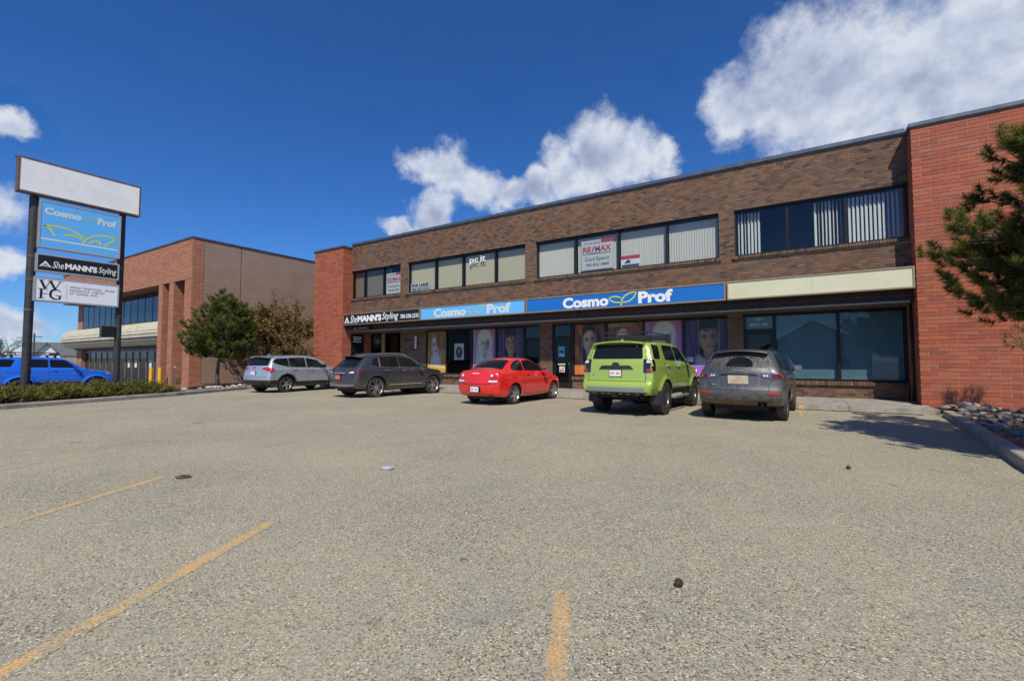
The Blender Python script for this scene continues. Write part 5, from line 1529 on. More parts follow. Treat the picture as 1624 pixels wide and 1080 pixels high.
c_off = Car(ROFF, '')
assemble(c_off, 'lime green off-road vehicle with black roof basket, parked nose to the shops', (-3.1, 11.95), 3.0)
assemble(c_off, 'bright blue off-road vehicle behind the sign posts and the juniper hedge', (-31.4, 5.95), -1.0, z=-0.30, paint='paint_blue', group='cars in the neighbouring lot')
assemble(Car(CROSS, ''), 'dusty dark grey crossover with an arc wiped clean on its rear window', (-0.46, 12.2), 2.5)
assemble(Car(COUPE, ''), 'red two-door car with silver wheels, second of three small gaps from the green vehicle'.replace(', second of three small gaps from the green vehicle', ' parked before the hair posters'), (-7.80, 12.3), 0.5)
assemble(Car(LUX, ''), 'graphite grey crossover with chrome roof rails and an orange red plate', (-13.66, 11.9), 5.0)
assemble(Car(FAM, ''), 'silver crossover with black lower trim, nearest the brown bush', (-19.25, 11.75), -7.0)
# ================================================================== signs
mat('sign_black', (0.012, 0.012, 0.013), 0.35)
mat('sign_light_blue', (0.13, 0.47, 0.90), 0.35)
mat('sign_deep_blue', (0.012, 0.155, 0.53), 0.35)
mat('sign_cream', build=varied((0.60, 0.60, 0.40), (0.66, 0.66, 0.46), 0.8, bs=0.02))
mat('sign_letter', (0.80, 0.82, 0.80), 0.45)
mat('sign_letter_pale', (0.62, 0.70, 0.66), 0.45)
mat('leaf_yellow', (0.60, 0.66, 0.05), 0.45)
mat('leaf_dull', (0.42, 0.55, 0.22), 0.45)
mat('pole_steel', build=varied((0.020, 0.022, 0.026), (0.040, 0.042, 0.046), 6, bs=0.15))
mat('cabinet_rust', build=varied((0.10, 0.06, 0.045), (0.17, 0.11, 0.08), 5, bs=0.1))
mat('cabinet_alu', (0.52, 0.52, 0.50), 0.4, 0.5)
def build_faded(n, b):
    p = wpos(n)
    c = n.mix(n.mrange(n.noise(p, 2.2, 4), 0.4, 0.65), (0.87, 0.86, 0.83), (0.80, 0.80, 0.79))
    n.put(b.inputs['Base Color'], c); b.inputs['Roughness'].default_value = 0.5
mat('faded_face', build=build_faded)
mat('ghost_letter', (0.79, 0.74, 0.71), 0.5)
mat('sign_white_blue', (0.80, 0.82, 0.87), 0.4)
mat('ink_black', (0.014, 0.014, 0.018), 0.5)
mat('ink_grey', (0.22, 0.23, 0.26), 0.5)
mat('pole_blue', (0.10, 0.36, 0.80), 0.4)

def ribbon(b, pts, wd, org, right, up, depth=0.003):
    """flat stroke of varying width through 2D points of a plane"""
    P = chaikin(np.array(pts, float), 3, closed=False)
    n = len(P)
    ws = np.interp(np.linspace(0, 1, n), np.linspace(0, 1, len(wd)), wd) if isinstance(wd, (list, tuple)) else np.full(n, wd)
    T = np.gradient(P, axis=0); T /= np.linalg.norm(T, axis=1)[:, None] + 1e-9
    N = np.stack([-T[:, 1], T[:, 0]], 1) * ws[:, None] / 2
    r, u, o = Vector(right), Vector(up), Vector(org); nn = r.cross(u).normalized() * depth
    A = [b.pts([o + r * float(q[0]) + u * float(q[1]) + nn]) for q in P + N]
    B = [b.pts([o + r * float(q[0]) + u * float(q[1]) + nn]) for q in P - N]
    A0 = [b.pts([o + r * float(q[0]) + u * float(q[1])]) for q in P + N]
    B0 = [b.pts([o + r * float(q[0]) + u * float(q[1])]) for q in P - N]
    for i in range(n - 1):
        b.face([B[i], B[i + 1], A[i + 1], A[i]]); b.face([A[i], A[i + 1], A0[i + 1], A0[i]]); b.face([B[i + 1], B[i], B0[i], B0[i + 1]])
def sprout(org, right, up, w, h, m, parent):
    s = h * 0.10
    parts = [([(0.0, .66), (.16, .76), (.34, .72), (.46, .58)], [s * .6, s, s * .7]), ([(0.0, .66), (.08, .42), (.24, .28), (.46, .26)], [s * .7, s, s * .8]),
             ([(.46, .26), (.70, .26), (.90, .55), (1.0, 1.0)], [s * .8, s, s * .7]), ([(1.0, 1.0), (.78, .96), (.55, .72), (.47, .40), (.45, .0)], [s * .6, s, s, s * .9])]
    r, u = Vector(right).normalized() * w, Vector(up).normalized() * h
    for pts, wd in parts:
        b = MB()
        pp = [(x * w, y * h) for x, y in pts]
        ribbon(b, pp, wd, org, Vector(right).normalized(), Vector(up).normalized())
        b.build('leaf_stroke', m, parent, fix=False)
def triangle_logo(org, right, up, w, h, m, parent):
    r, u, o = Vector(right).normalized(), Vector(up).normalized(), Vector(org); nn = r.cross(u) * 0.003
    def P(x, y): return o + r * (x * w) + u * (y * h) + nn
    b = MB()
    b.poly([P(0, 0), P(.18, 0), P(.5, .62), P(.82, 0), P(1, 0), P(.5, 1)]); b.build('logo_stroke', m, parent)
    for k in range(3):
        y = .04 + k * .15; x0 = .26 + k * .075
        b = MB(); b.poly([P(x0, y), P(1 - x0, y), P(1 - x0 - .03, y + .07), P(x0 + .03, y + .07)]); b.build('logo_stroke', m, parent)

def fascia_sign(label, x0, x1, face, z0=3.40, z1=4.02, rim=0.045, frame='sign_frame_tan'):
    t = thing('fascia_sign', label, 'sign', ((x0 + x1) / 2, YG + 0.1, z0), 'signs over the shops')
    b = MB(); y0, y1 = YG - 0.02, YG + 0.2
    b.box(x0, x1, y0, y1, z1 - rim, z1); b.box(x0, x1, y0, y1, z0, z0 + rim); b.box(x0, x0 + rim, y0, y1, z0 + rim, z1 - rim); b.box(x1 - rim, x1, y0, y1, z0 + rim, z1 - rim)
    b.build('sign_frame', frame, t)
    n = max(1, round((x1 - x0) / 3.2))
    for i in range(n):
        a = x0 + rim + (x1 - x0 - 2 * rim) * i / n; c = x0 + rim + (x1 - x0 - 2 * rim) * (i + 1) / n
        b = MB(); b.box(a, c - (0.004 if i < n - 1 else 0), YG, YG + 0.02, z0 + rim, z1 - rim); b.build('face_panel', face, t)
    return t
R3, U3 = (1, 0, 0), (0, 0, 1)
fy = YG - 0.001
s1 = fascia_sign('black hair salon sign with white lettering and phone number', -21.97, -16.09, 'sign_black')
triangle_logo((-21.88, fy, 3.50), R3, U3, 0.44, 0.38, 'sign_letter', s1)
lettering('She', (-21.38, fy, 3.50), R3, 0.58, 0.42, mats='sign_letter', parent=s1, bold=0.005, shear=0.3)
lettering("MANN'S", (-20.76, fy, 3.52), R3, 1.90, 0.37, mats='sign_letter', parent=s1, bold=0.055)
lettering('Styling', (-18.80, fy, 3.47), R3, 1.20, 0.46, mats='sign_letter', parent=s1, bold=0.008, shear=0.25)
lettering('780-538-2333', (-17.46, fy, 3.56), R3, 1.28, 0.21, mats='sign_letter', parent=s1, bold=0.02)
def cosmo(label, x0, x1, face, xs, letter, leaf):
    s = fascia_sign(label, x0, x1, face)
    lettering('Cosmo', (xs[0], fy, 3.485), R3, xs[1] - xs[0], 0.43, mats=letter, parent=s, bold=0.045)
    sprout((xs[2] - 0.02, fy, 3.455), R3, U3, xs[3] - xs[2] + 0.02, 0.49, leaf, s)
    lettering('Prof', (xs[4], fy, 3.49), R3, xs[5] - xs[4], 0.45, mats=letter, parent=s, bold=0.045)
cosmo('light blue beauty supply sign, the smaller and paler of the two', -16.05, -9.98, 'sign_light_blue', (-15.17, -13.20, -13.15, -12.07, -12.0, -10.72), 'sign_letter_pale', 'leaf_dull')
cosmo('deep blue beauty supply sign above the green vehicle', -9.94, -2.13, 'sign_deep_blue', (-8.2, -6.25, -6.22, -5.16, -5.10, -3.86), 'sign_letter', 'leaf_yellow')
fascia_sign('blank cream sign panel over the empty unit', -2.09, 2.73, 'sign_cream')
# small under-canopy sign over the side door
t = thing('hanging_sign', 'small black sign under the left end of the canopy', 'sign', (-21.0, 17.0, 3.05))
b = MB(); b.box(-21.95, -19.95, 16.98, 17.02, 3.07, 3.36); b.build('panel', 'sign_black', t)
for xx in (-21.8, -20.1):
    b = MB(); b.box(xx - 0.02, xx + 0.02, 16.99, 17.08, 3.36, 3.42); b.build('bracket', 'black_frame', t)
b = MB(); ribbon(b, [(0, 0), (0.08, 0.1), (0.12, 0.2)], 0.03, (-21.15, 16.978, 3.1), R3, U3); b.build('stroke', 'ink_grey', t)
b = MB(); b.box(-20.85, -20.15, 16.976, 16.979, 3.19, 3.23); b.build('stroke', 'ink_grey', t)

# --- pylon sign at the lot entrance
PX_ = -21.2
py = thing('pylon_sign', 'tall twin-post sign with four panels standing in the juniper bed', 'sign', (PX_, 5.3, 0.1))
k_ = 21.2 / 21.0
for (yc, r, zt) in ((4.19, 0.115, 6.78), (6.52, 0.10, 6.85)):
    b = MB(); b.tube([(PX_ - 0.12, yc, -0.1), (PX_ - 0.12, yc, 1.5), (PX_ - 0.12, yc, 4.0), (PX_ - 0.12, yc, zt)], r, 18); po = b.build('post', 'pole_steel', py, smooth=True, sharp=50)
    for zz in (3.02, 4.02, 4.78):
        b = MB(); b.lathe([(r + 0.003, -0.025), (r + 0.008, -0.02), (r + 0.008, 0.02), (r + 0.003, 0.025)], 18, 'z', (PX_ - 0.12, yc, zz)); b.build('band', 'cabinet_rust', po, smooth=True, sharp=40)
def cabinet(nm, y0, y1, z0, z1, face, frame, x=PX_, depth=0.30, rim=0.05, tilt=0.0):
    b = MB(); xf = x + depth / 2
    b.box(x - depth / 2, xf - 0.02, y0, y1, z0, z1); c = b.build(nm, frame, py)
    f = MB(); f.box(xf - 0.02, xf, y0, y1, z1 - rim, z1); f.box(xf - 0.02, xf, y0, y1, z0, z0 + rim); f.box(xf - 0.02, xf, y0, y0 + rim, z0 + rim, z1 - rim); f.box(xf - 0.02, xf, y1 - rim, y1, z0 + rim, z1 - rim)
    f.build('retainer', frame, c)
    f = MB(); f.box(xf - 0.019, xf - 0.010, y0 + rim, y1 - rim, z0 + rim, z1 - rim); f.build('face_panel', face, c)
    return c, xf - 0.0095
RY = (0, 1, 0)
c1, xf = cabinet('top_cabinet', 3.74, 6.97, 6.81, 7.95, 'faded_face', 'cabinet_rust')
lettering('SUNSHINE', (xf, 4.0, 7.1), RY, 2.7, 0.5, mats='ghost_letter', parent=c1, bold=-0.012, shear=0.25) if False else None
for (ya, za, w_, h_) in ((4.05, 7.18, 0.30, 0.34), (4.45, 7.15, 0.22, 0.30), (4.75, 7.14, 0.26, 0.30), (5.55, 7.13, 0.24, 0.32), (5.88, 7.12, 0.22, 0.28), (6.18, 7.12, 0.26, 0.28), (6.50, 7.10, 0.22, 0.30)):
    b = MB(); ribbon(b, [(0, h_), (w_ * .6, h_ * .9), (w_ * .3, h_ * .4), (w_ * .8, h_ * .3), (w_, 0)], 0.018, (xf, ya, za), RY, U3, 0.001); b.build('ghost_stroke', 'ghost_letter', c1, fix=False)
for yy in (3.74, 6.97):
    b = MB(); b.tube([(PX_, yy, 7.93), (PX_, yy - 0.06 if yy < 5 else yy + 0.03, 7.96), (PX_, yy - 0.06 if yy < 5 else yy + 0.03, 7.90), (PX_, yy, 7.88)], 0.012, 6); b.build('lifting_lug', 'cabinet_rust', c1)
c2, xf = cabinet('shop_cabinet', 4.27, 6.42, 5.10, 6.68, 'sign_light_blue', 'cabinet_alu', depth=0.24)
lettering('Cosmo', (xf, 4.40, 6.22), RY, 0.92, 0.24, mats='sign_letter_pale', parent=c2, bold=0.045)
sprout((xf, 5.33, 6.20), RY, U3, 0.42, 0.20, 'leaf_dull', c2)
lettering('Prof', (xf, 5.76, 6.20), RY, 0.52, 0.25, mats='sign_letter_pale', parent=c2, bold=0.045)
for pts in ([(0.0, .42), (.28, .46), (.62, .44), (1.02, .24)], [(0.0, .42), (.14, .36), (.20, .26), (.26, .12)], [(.98, .02), (1.12, .26), (1.42, .42), (1.88, .42)], [(1.88, .42), (1.80, .26), (1.66, .16), (1.58, .04)], [(.50, .20), (.75, .26), (.98, .16)], [(1.15, .06), (1.34, .22), (1.46, .14), (1.44, .04)]):
    b = MB(); ribbon(b, pts, 0.05, (xf, 4.40, 5.42), RY, U3); b.build('leaf_stroke', 'leaf_yellow', c2, fix=False)
b = MB(); b.box(xf, xf + 0.003, 4.34, 6.34, 5.37, 5.425); b.build('underline', 'sign_letter_pale', c2)
c3, xf = cabinet('salon_cabinet', 4.25, 6.42, 4.30, 4.90, 'sign_black', 'cabinet_alu', depth=0.22)
triangle_logo((xf, 4.33, 4.47), RY, U3, 0.30, 0.20, 'sign_letter', c3)
lettering('She', (xf, 4.65, 4.46), RY, 0.28, 0.23, mats='sign_letter', parent=c3, shear=0.3, bold=0.004)
lettering("MANN'S", (xf, 4.96, 4.47), RY, 0.84, 0.21, mats='sign_letter', parent=c3, bold=0.055)
lettering('Styling', (xf, 5.84, 4.43), RY, 0.50, 0.27, mats='sign_letter', parent=c3, shear=0.25, bold=0.004)
c4, xf = cabinet('finance_cabinet', 4.23, 6.44, 3.32, 4.13, 'sign_white_blue', 'cabinet_alu', depth=0.22)
# big serif monogram W over F G
o4 = (xf, 4.34, 3.42)
def stroke(pts, w, mname='ink_black'):
    b = MB(); ribbon(b, pts, w, o4, RY, U3); b.build('monogram', mname, c4, fix=False)
for q in ([(0.05, .60), (.16, .33)], [(.28, .60), (.40, .33)]): stroke(q, 0.065)
for q in ([(.16, .33), (.28, .60)], [(.40, .33), (.52, .60)]): stroke(q, 0.02)
for q in ([(0.0, .605), (.13, .605)], [(.21, .605), (.34, .605)], [(.46, .605), (.58, .605)]): stroke(q, 0.018)
stroke([(.07, .31), (.07, 0.0)], 0.06); stroke([(.0, .31), (.22, .31)], 0.02); stroke([(.07, .16), (.18, .16)], 0.02); stroke([(.0, .005), (.15, .005)], 0.018)
stroke([(.54, .26), (.46, .33), (.32, .30), (.28, .16), (.32, .03), (.46, -.01), (.54, .05)], [0.02, 0.03, 0.055, 0.065, 0.055, 0.03, 0.03]); stroke([(.52, .12), (.52, 0.0)], 0.05); stroke([(.42, .125), (.58, .125)], 0.018)
stroke([(.185, .165), (.215, .165)], 0.03, 'ink_red')
b = MB(); b.box(xf, xf + 0.002, 5.02, 5.028, 3.44, 3.98); b.build('divider', 'ink_grey', c4)
for i, tx in enumerate(('WORLD FINANCIAL GROUP', 'INSURANCE AGENCY', 'OF CANADA INC.')):
    tot = (1.22, 0.94, 0.78)[i]; y_ = 5.10; nch = len(tx)
    for wd_ in tx.split():
        wl = tot * len(wd_) / nch * 0.98
        lettering(wd_, (xf, y_, 3.84 - i * 0.105), RY, wl, 0.075, mats='ink_grey', parent=c4); y_ += tot * (len(wd_) + 1) / nch
# small dark lamp-less box on the right post
b = MB(); b.box(PX_ - 0.22, PX_ - 0.02, 6.02, 6.42, 2.22, 2.62); b.build('control_box', 'black_satin', py)

# --- notices in the upper windows
NYp = GY + 0.02
def notice(label, x0, x1, z0, z1, m='white_paint', y=NYp, cat='notice', name='window_notice'):
    t = thing(name, label, cat, ((x0 + x1) / 2, y, z0), None)
    b = MB(); b.box(x0, x1, y, y + 0.004, z0, z1); b.build('sheet', m, t)
    return t
mat('notice_grey', (0.60, 0.60, 0.57), 0.6)
def agent(label, x0, x1, z0, z1):
    t = notice(label, x0, x1, z0, z1, 'notice_grey')
    w_, h_ = x1 - x0, z1 - z0; y = NYp - 0.001
    b = MB(); b.box(x0 + w_ * .62, x1, y - 0.003, y, z0 + h_ * .88, z1); b.build('band', 'notice_red', t)
    lettering('AVAILABLE', (x0 + w_ * .08, y, z0 + h_ * .87), R3, w_ * .52, h_ * .075, mats='ink_grey', parent=t, bold=0.02)
    lettering('RE', (x0 + w_ * .05, y, z0 + h_ * .60), R3, w_ * .26, h_ * .19, mats='notice_red', parent=t, bold=0.035)
    lettering('/', (x0 + w_ * .33, y, z0 + h_ * .60), R3, w_ * .08, h_ * .19, mats='ink_dark', parent=t, bold=0.03)
    lettering('MAX', (x0 + w_ * .43, y, z0 + h_ * .60), R3, w_ * .50, h_ * .19, mats='notice_red', parent=t, bold=0.035)
    lettering('COMMERCIAL', (x0 + w_ * .05, y, z0 + h_ * .52), R3, w_ * .88, h_ * .05, mats='ink_dark', parent=t, bold=0.02)
    lettering('Cord', (x0 + w_ * .12, y, z0 + h_ * .30), R3, w_ * .30, h_ * .13, mats='ink_black', parent=t)
    lettering('Spero', (x0 + w_ * .47, y, z0 + h_ * .265), R3, w_ * .39, h_ * .165, mats='ink_black', parent=t)
    lettering('780-832-5880', (x0 + w_ * .14, y, z0 + h_ * .12), R3, w_ * .72, h_ * .09, mats='ink_black', parent=t)
agent('large estate agent notice in the third upstairs window band', -7.67, -6.28, 5.10, 6.32)
agent('estate agent notice partly hidden behind the brick, leftmost window band', -19.28, -18.12, 5.05, 6.18)
t = notice('small red, white and blue notice low in the upstairs window', -5.98, -5.22, 5.05, 5.50)
b = MB(); b.box(-5.98, -5.22, NYp - 0.004, NYp - 0.001, 5.36, 5.50); b.build('band', 'notice_red', t)
b = MB(); b.box(-5.94, -5.26, NYp - 0.004, NYp - 0.001, 5.06, 5.15); b.build('band', 'ink_dark', t)
b = MB(); b.prism([(-5.85, 5.2), (-5.6, 5.2), (-5.6, 5.3), (-5.72, 5.34)], 'y', NYp - 0.004, NYp - 0.001); b.build('mark', 'ink_dark', t)
t = notice('FOR LEASE notice standing at the foot of the upstairs window', -17.42, -16.10, 5.02, 5.46, 'notice_grey')
lettering('FOR LEASE', (-17.36, NYp - 0.001, 5.24), R3, 1.18, 0.17, mats='ink_black', parent=t, bold=0.04)
lettering('780-532-7518', (-17.36, NYp - 0.001, 5.05), R3, 1.18, 0.14, mats='ink_black', parent=t, bold=0.03)
tl = thing('window_lettering', 'white pc it lettering stuck on the upstairs window glass', 'lettering', (-13.0, GY - 0.006, 6.0))
lettering('pc', (-13.50, GY - 0.006, 6.02), R3, 0.52, 0.28, mats='white_paint', bold=0.02, depth=0.003, parent=tl)
lettering('it', (-12.86, GY - 0.006, 6.10), R3, 0.30, 0.30, mats='white_paint', bold=0.02, depth=0.003, parent=tl)

# ================================================================== posters (printed portraits)
def print_mat(name='poster_print'):
    def f(n, b):
        a = n.add('ShaderNodeVertexColor') if False else n.add('ShaderNodeAttribute', attribute_name='ink')
        n.put(b.inputs['Base Color'], a.outputs['Color']); b.inputs['Roughness'].default_value = 0.5
    return mat(name, build=f)
print_mat()
class Canvas:
    def __init__(s, w, h, res=46):
        s.w, s.h = w, h; s.nx, s.ny = int(w * res) + 2, int(h * res) + 2
        s.u, s.v = np.meshgrid(np.linspace(0, w, s.nx), np.linspace(0, h, s.ny))
        s.img = np.zeros((s.ny, s.nx, 3))
    def fill(s, m, c): s.img = s.img * (1 - m[..., None]) + np.array(c) * m[..., None]
    def ell(s, cx, cy, rx, ry, rot=0, soft=0.15):
        c, d = math.cos(rot), math.sin(rot)
        x, y = s.u - cx, s.v - cy
        a, b = (x * c + y * d) / rx, (-x * d + y * c) / ry
        r = np.sqrt(a * a + b * b)
        return 1 - sstep(1 - soft, 1 + soft, r)
    def rect(s, x0, x1, y0, y1, soft=0.01):
        return sstep(x0 - soft, x0 + soft, s.u) * (1 - sstep(x1 - soft, x1 + soft, s.u)) * sstep(y0 - soft, y0 + soft, s.v) * (1 - sstep(y1 - soft, y1 + soft, s.v))
    def face(s, cx, cy, k, skin, hair, lip=(0.45, 0.09, 0.09), eye=(0.03, 0.025, 0.02), shade_side=1, fringe=0.0, turn=0.0):
        sk = np.array(skin)
        s.fill(s.ell(cx, cy - 1.55 * k, 0.48 * k, 0.85 * k, 0, .2), sk * 0.72)
        s.fill(s.ell(cx, cy, 0.88 * k, 1.36 * k, 0, .10), sk)
        s.fill(s.ell(cx, cy - 0.72 * k, 0.62 * k, 0.66 * k, 0, .15), sk)
        sd = s.ell(cx + shade_side * 0.95 * k, cy - 0.1 * k, 0.62 * k, 1.45 * k, 0, .6) * s.ell(cx, cy, 0.9 * k, 1.36 * k, 0, .1)
        s.fill(sd * 0.85, sk * 0.30)
        s.fill(s.ell(cx - shade_side * 0.98 * k, cy - 0.25 * k, 0.32 * k, 1.1 * k, 0, .7) * s.ell(cx, cy, 0.9 * k, 1.36 * k, 0, .1) * 0.5, sk * 0.5)
        s.fill(s.ell(cx - shade_side * 0.35 * k, cy + 0.55 * k, 0.45 * k, 0.4 * k, 0, .6) * 0.35, np.minimum(sk * 1.35, 0.9))
        for e in (-1, 1):
            ex = cx + e * 0.40 * k + turn * 0.1 * k
            s.fill(s.ell(ex, cy + 0.17 * k, 0.30 * k, 0.20 * k, 0, .7) * 0.75, sk * 0.35)
            s.fill(s.ell(ex, cy + 0.13 * k, 0.17 * k, 0.06 * k, 0, .4) * 0.8, (0.36, 0.33, 0.31))
            s.fill(s.ell(ex, cy + 0.13 * k, 0.10 * k, 0.10 * k, 0, .3), eye)
            s.fill(s.ell(ex, cy + 0.22 * k, 0.24 * k, 0.045 * k, -e * 0.1, .4), (0.03, 0.02, 0.02))
            s.fill(s.ell(ex, cy + 0.42 * k, 0.30 * k, 0.055 * k, -e * 0.15, .5) * 0.85, np.array(hair) * 0.5)
        s.fill(s.ell(cx + shade_side * 0.10 * k + turn * .1 * k, cy - 0.18 * k, 0.10 * k, 0.36 * k, 0, .6) * 0.45, sk * 0.55)
        s.fill(s.ell(cx + turn * 0.1 * k, cy - 0.42 * k, 0.20 * k, 0.07 * k, 0, .5) * 0.7, sk * 0.45)
        s.fill(s.ell(cx + turn * 0.1 * k, cy - 0.76 * k, 0.30 * k, 0.11 * k, 0, .45) * 0.9, lip)
        s.fill(s.ell(cx + turn * 0.1 * k, cy - 0.75 * k, 0.32 * k, 0.02 * k, 0, .5) * 0.8, np.array(lip) * 0.3)
        s.fill(s.ell(cx + turn * 0.1 * k, cy - 0.94 * k, 0.22 * k, 0.05 * k, 0, .6) * 0.5, sk * 0.55)
    def strands(s, m, c0, c1, fx=38, fy=3.0, ph=0.0, bend=0.0):
        t = 0.5 + 0.5 * np.sin(s.u * fx + bend * np.sin(s.v * 3) * 4 + ph + 1.7 * np.sin(s.u * 9 + s.v * fy))
        col = np.array(c0) * (1 - t[..., None]) + np.array(c1) * t[..., None]
        s.img = s.img * (1 - m[..., None]) + col * m[..., None]
    def build(s, x0, y, z0, label, name='poster'):
        b = MB()
        V = np.stack([x0 + s.u, np.full_like(s.u, y), z0 + s.v], -1).reshape(-1, 3)
        nx = s.nx
        b.v = [tuple(p) for p in V]
        for j in range(s.ny - 1):
            for i in range(nx - 1):
                b.f.append([j * nx + i, j * nx + i + 1, (j + 1) * nx + i + 1, (j + 1) * nx + i])
        n = len(b.v)
        # thin backing card so that the poster has a body
        k = b.pts([(x0, y + 0.004, z0), (x0 + s.w, y + 0.004, z0), (x0 + s.w, y + 0.004, z0 + s.h), (x0, y + 0.004, z0 + s.h)])
        b.f.append([k, k + 3, k + 2, k + 1])
        b.m = [0] * len(b.f); b.a = [0] * len(b.f)
        me = b.mesh(name, 'poster_print')
        at = me.color_attributes.new('ink', 'FLOAT_COLOR', 'POINT')
        col = np.ones((len(me.vertices), 4)); col[:n, :3] = np.clip(s.img.reshape(-1, 3), 0, 1); col[n:, :3] = 0.5
        at.data.foreach_set('color', col.ravel())
        o = link(name, me)
        return tag(o, label, 'poster')
PY_ = YS + 0.03
PZ, PH = 0.78, 2.16
def seams(c, xs, col=(0.5, 0.5, 0.52)):
    for q in xs: c.fill(c.rect(q - 0.008, q + 0.008, 0, c.h, 0.006) * 0.8, col)
# 1 golden long hair, yellow foot
c = Canvas(1.32, PH)
c.fill(np.ones_like(c.u), (0.30, 0.17, 0.035))
c.strands(c.ell(0.62, 1.15, 0.62, 1.05, 0, .12), (0.24, 0.085, 0.02), (0.46, 0.24, 0.07))
c.strands(c.rect(0, 1.32, 0.4, 1.2) * 0.6, (0.36, 0.22, 0.05), (0.55, 0.38, 0.12), 30)
c.face(0.60, 1.40, 0.37, (0.60, 0.50, 0.46), (0.30, 0.12, 0.04), turn=-0.3)
c.strands(c.ell(0.90, 1.66, 0.30, 0.54, 0.25, .15), (0.20, 0.06, 0.018), (0.36, 0.13, 0.04), 42)
c.fill(c.ell(0.58, 0.60, 0.34, 0.36, 0, .2), (0.50, 0.50, 0.55)); c.strands(c.ell(0.58, 0.60, 0.34, 0.36, 0, .2) * .7, (0.42, 0.42, 0.48), (0.66, 0.66, 0.70), 70, 25)
c.fill(c.rect(0, 1.32, 0, 0.40, 0.02), (0.80, 0.44, 0.03)); c.fill(1 - sstep(0.0, 0.05, np.abs(c.v - 0.42 + 0.14 * c.u)), (0.82, 0.78, 0.62))
seams(c, (0.36, 0.97)); c.build(-17.01, PY_, PZ, 'golden poster of a woman with long auburn hair, yellow band at its foot')
# 2 small salon poster
c = Canvas(0.62, 0.84, 60)
c.fill(np.ones_like(c.u), (0.40, 0.46, 0.47)); c.fill(c.rect(0.04, 0.58, 0.10, 0.80), (0.48, 0.54, 0.55))
c.fill(c.ell(0.31, 0.38, 0.22, 0.30, 0, .15), (0.02, 0.018, 0.018)); c.face(0.31, 0.46, 0.065, (0.45, 0.36, 0.32), (0.02, 0.02, 0.02)); c.fill(c.ell(0.31, 0.20, 0.14, 0.13, 0, .3), (0.05, 0.04, 0.04))
c.build(-15.18, PY_ + 0.02, 1.44, 'small pale poster of dark hair hung in the clear shop window')
# 3 platinum hair on pink, behind the red car
def platinum(w, label, x0):
    c = Canvas(w, PH)
    c.strands(np.ones_like(c.u), (0.40, 0.20, 0.33), (0.56, 0.30, 0.46), 12)
    c.fill(c.rect(w * .84, w, 0, PH), (0.52, 0.16, 0.40))
    c.strands(c.ell(w * .52, 1.58, 0.45, 0.60, 0, .1), (0.55, 0.52, 0.44), (0.74, 0.72, 0.64), 60)
    c.strands(c.ell(w * .50, 0.85, 0.46, 1.15, -0.12, .12), (0.44, 0.43, 0.42), (0.70, 0.69, 0.66), 44, 5)
    c.face(w * .53, 1.42, 0.30, (0.58, 0.47, 0.43), (0.4, 0.36, 0.3), lip=(0.42, 0.12, 0.14))
    c.strands(c.ell(w * .52, 1.88, 0.36, 0.25, 0, .1), (0.60, 0.56, 0.44), (0.78, 0.75, 0.62), 75, 1)
    c.strands(c.ell(w * .33, 1.25, 0.10, 0.62, 0.05, .2), (0.52, 0.50, 0.48), (0.72, 0.71, 0.68), 60)
    c.fill(c.rect(0, w, 0, 0.42, 0.02), (0.60, 0.17, 0.50)); c.fill(c.rect(0, w, 0.41, 0.44, 0.01), (0.8, 0.75, 0.78))
    seams(c, (w * .84,)); c.build(x0, PY_, PZ, label)
platinum(1.40, 'pink poster of a woman with straight platinum hair, behind the red car', -13.97)
def curls(w, label, x0, big=0.27, off=0.5):
    c = Canvas(w, PH)
    c.strands(np.ones_like(c.u), (0.045, 0.025, 0.085), (0.085, 0.05, 0.15), 22)
    cx = w * off
    c.fill(c.rect(cx - 0.36, cx + 0.36, 0, PH), (0.020, 0.017, 0.022))
    c.fill(c.ell(cx, 0.55, 0.50, 0.40, 0, .2), (0.36, 0.36, 0.42))
    c.fill(c.ell(cx + .02, 0.95, 0.40, 0.30, 0, .15), (0.014, 0.012, 0.014))
    c.face(cx, 1.42, big * 1.28, (0.40, 0.235, 0.155), (0.03, 0.02, 0.015), lip=(0.34, 0.08, 0.075))
    for i in range(26):
        a = RNG.uniform(0, 2 * np.pi); r = RNG.uniform(0, 1) ** .5
        c.fill(c.ell(cx - 0.06 + 0.30 * r * math.cos(a), 1.80 + 0.12 * r * math.sin(a), 0.05, 0.035, a, .4) * 0.8, np.array((0.10, 0.045, 0.025)) * RNG.uniform(0.4, 1.4))
    c.fill(c.ell(cx, 1.98, 0.40, 0.18, 0, .2), (0.02, 0.016, 0.02))
    for i in range(10): c.fill(c.ell(cx + 0.24 + RNG.uniform(-.06, .08), 1.05 + RNG.uniform(-.1, .12), 0.04, 0.03, i, .4), np.array((0.16, 0.08, 0.05)) * RNG.uniform(0.3, 1.2))
    c.fill(c.rect(0, w, 0, 0.40, 0.02), (0.52, 0.14, 0.62)); c.fill(c.rect(0, w, 0.39, 0.44, 0.01), (0.80, 0.72, 0.82)); c.fill(c.rect(w * .55, w * .8, 0.18, 0.22, 0.012), (0.82, 0.75, 0.85))
    seams(c, (cx - 0.36, cx + 0.36)); c.build(x0, PY_, PZ, label)
curls(1.47, 'dark purple poster of a woman with short curls, beside the shop door', -12.47, 0.25, 0.5)
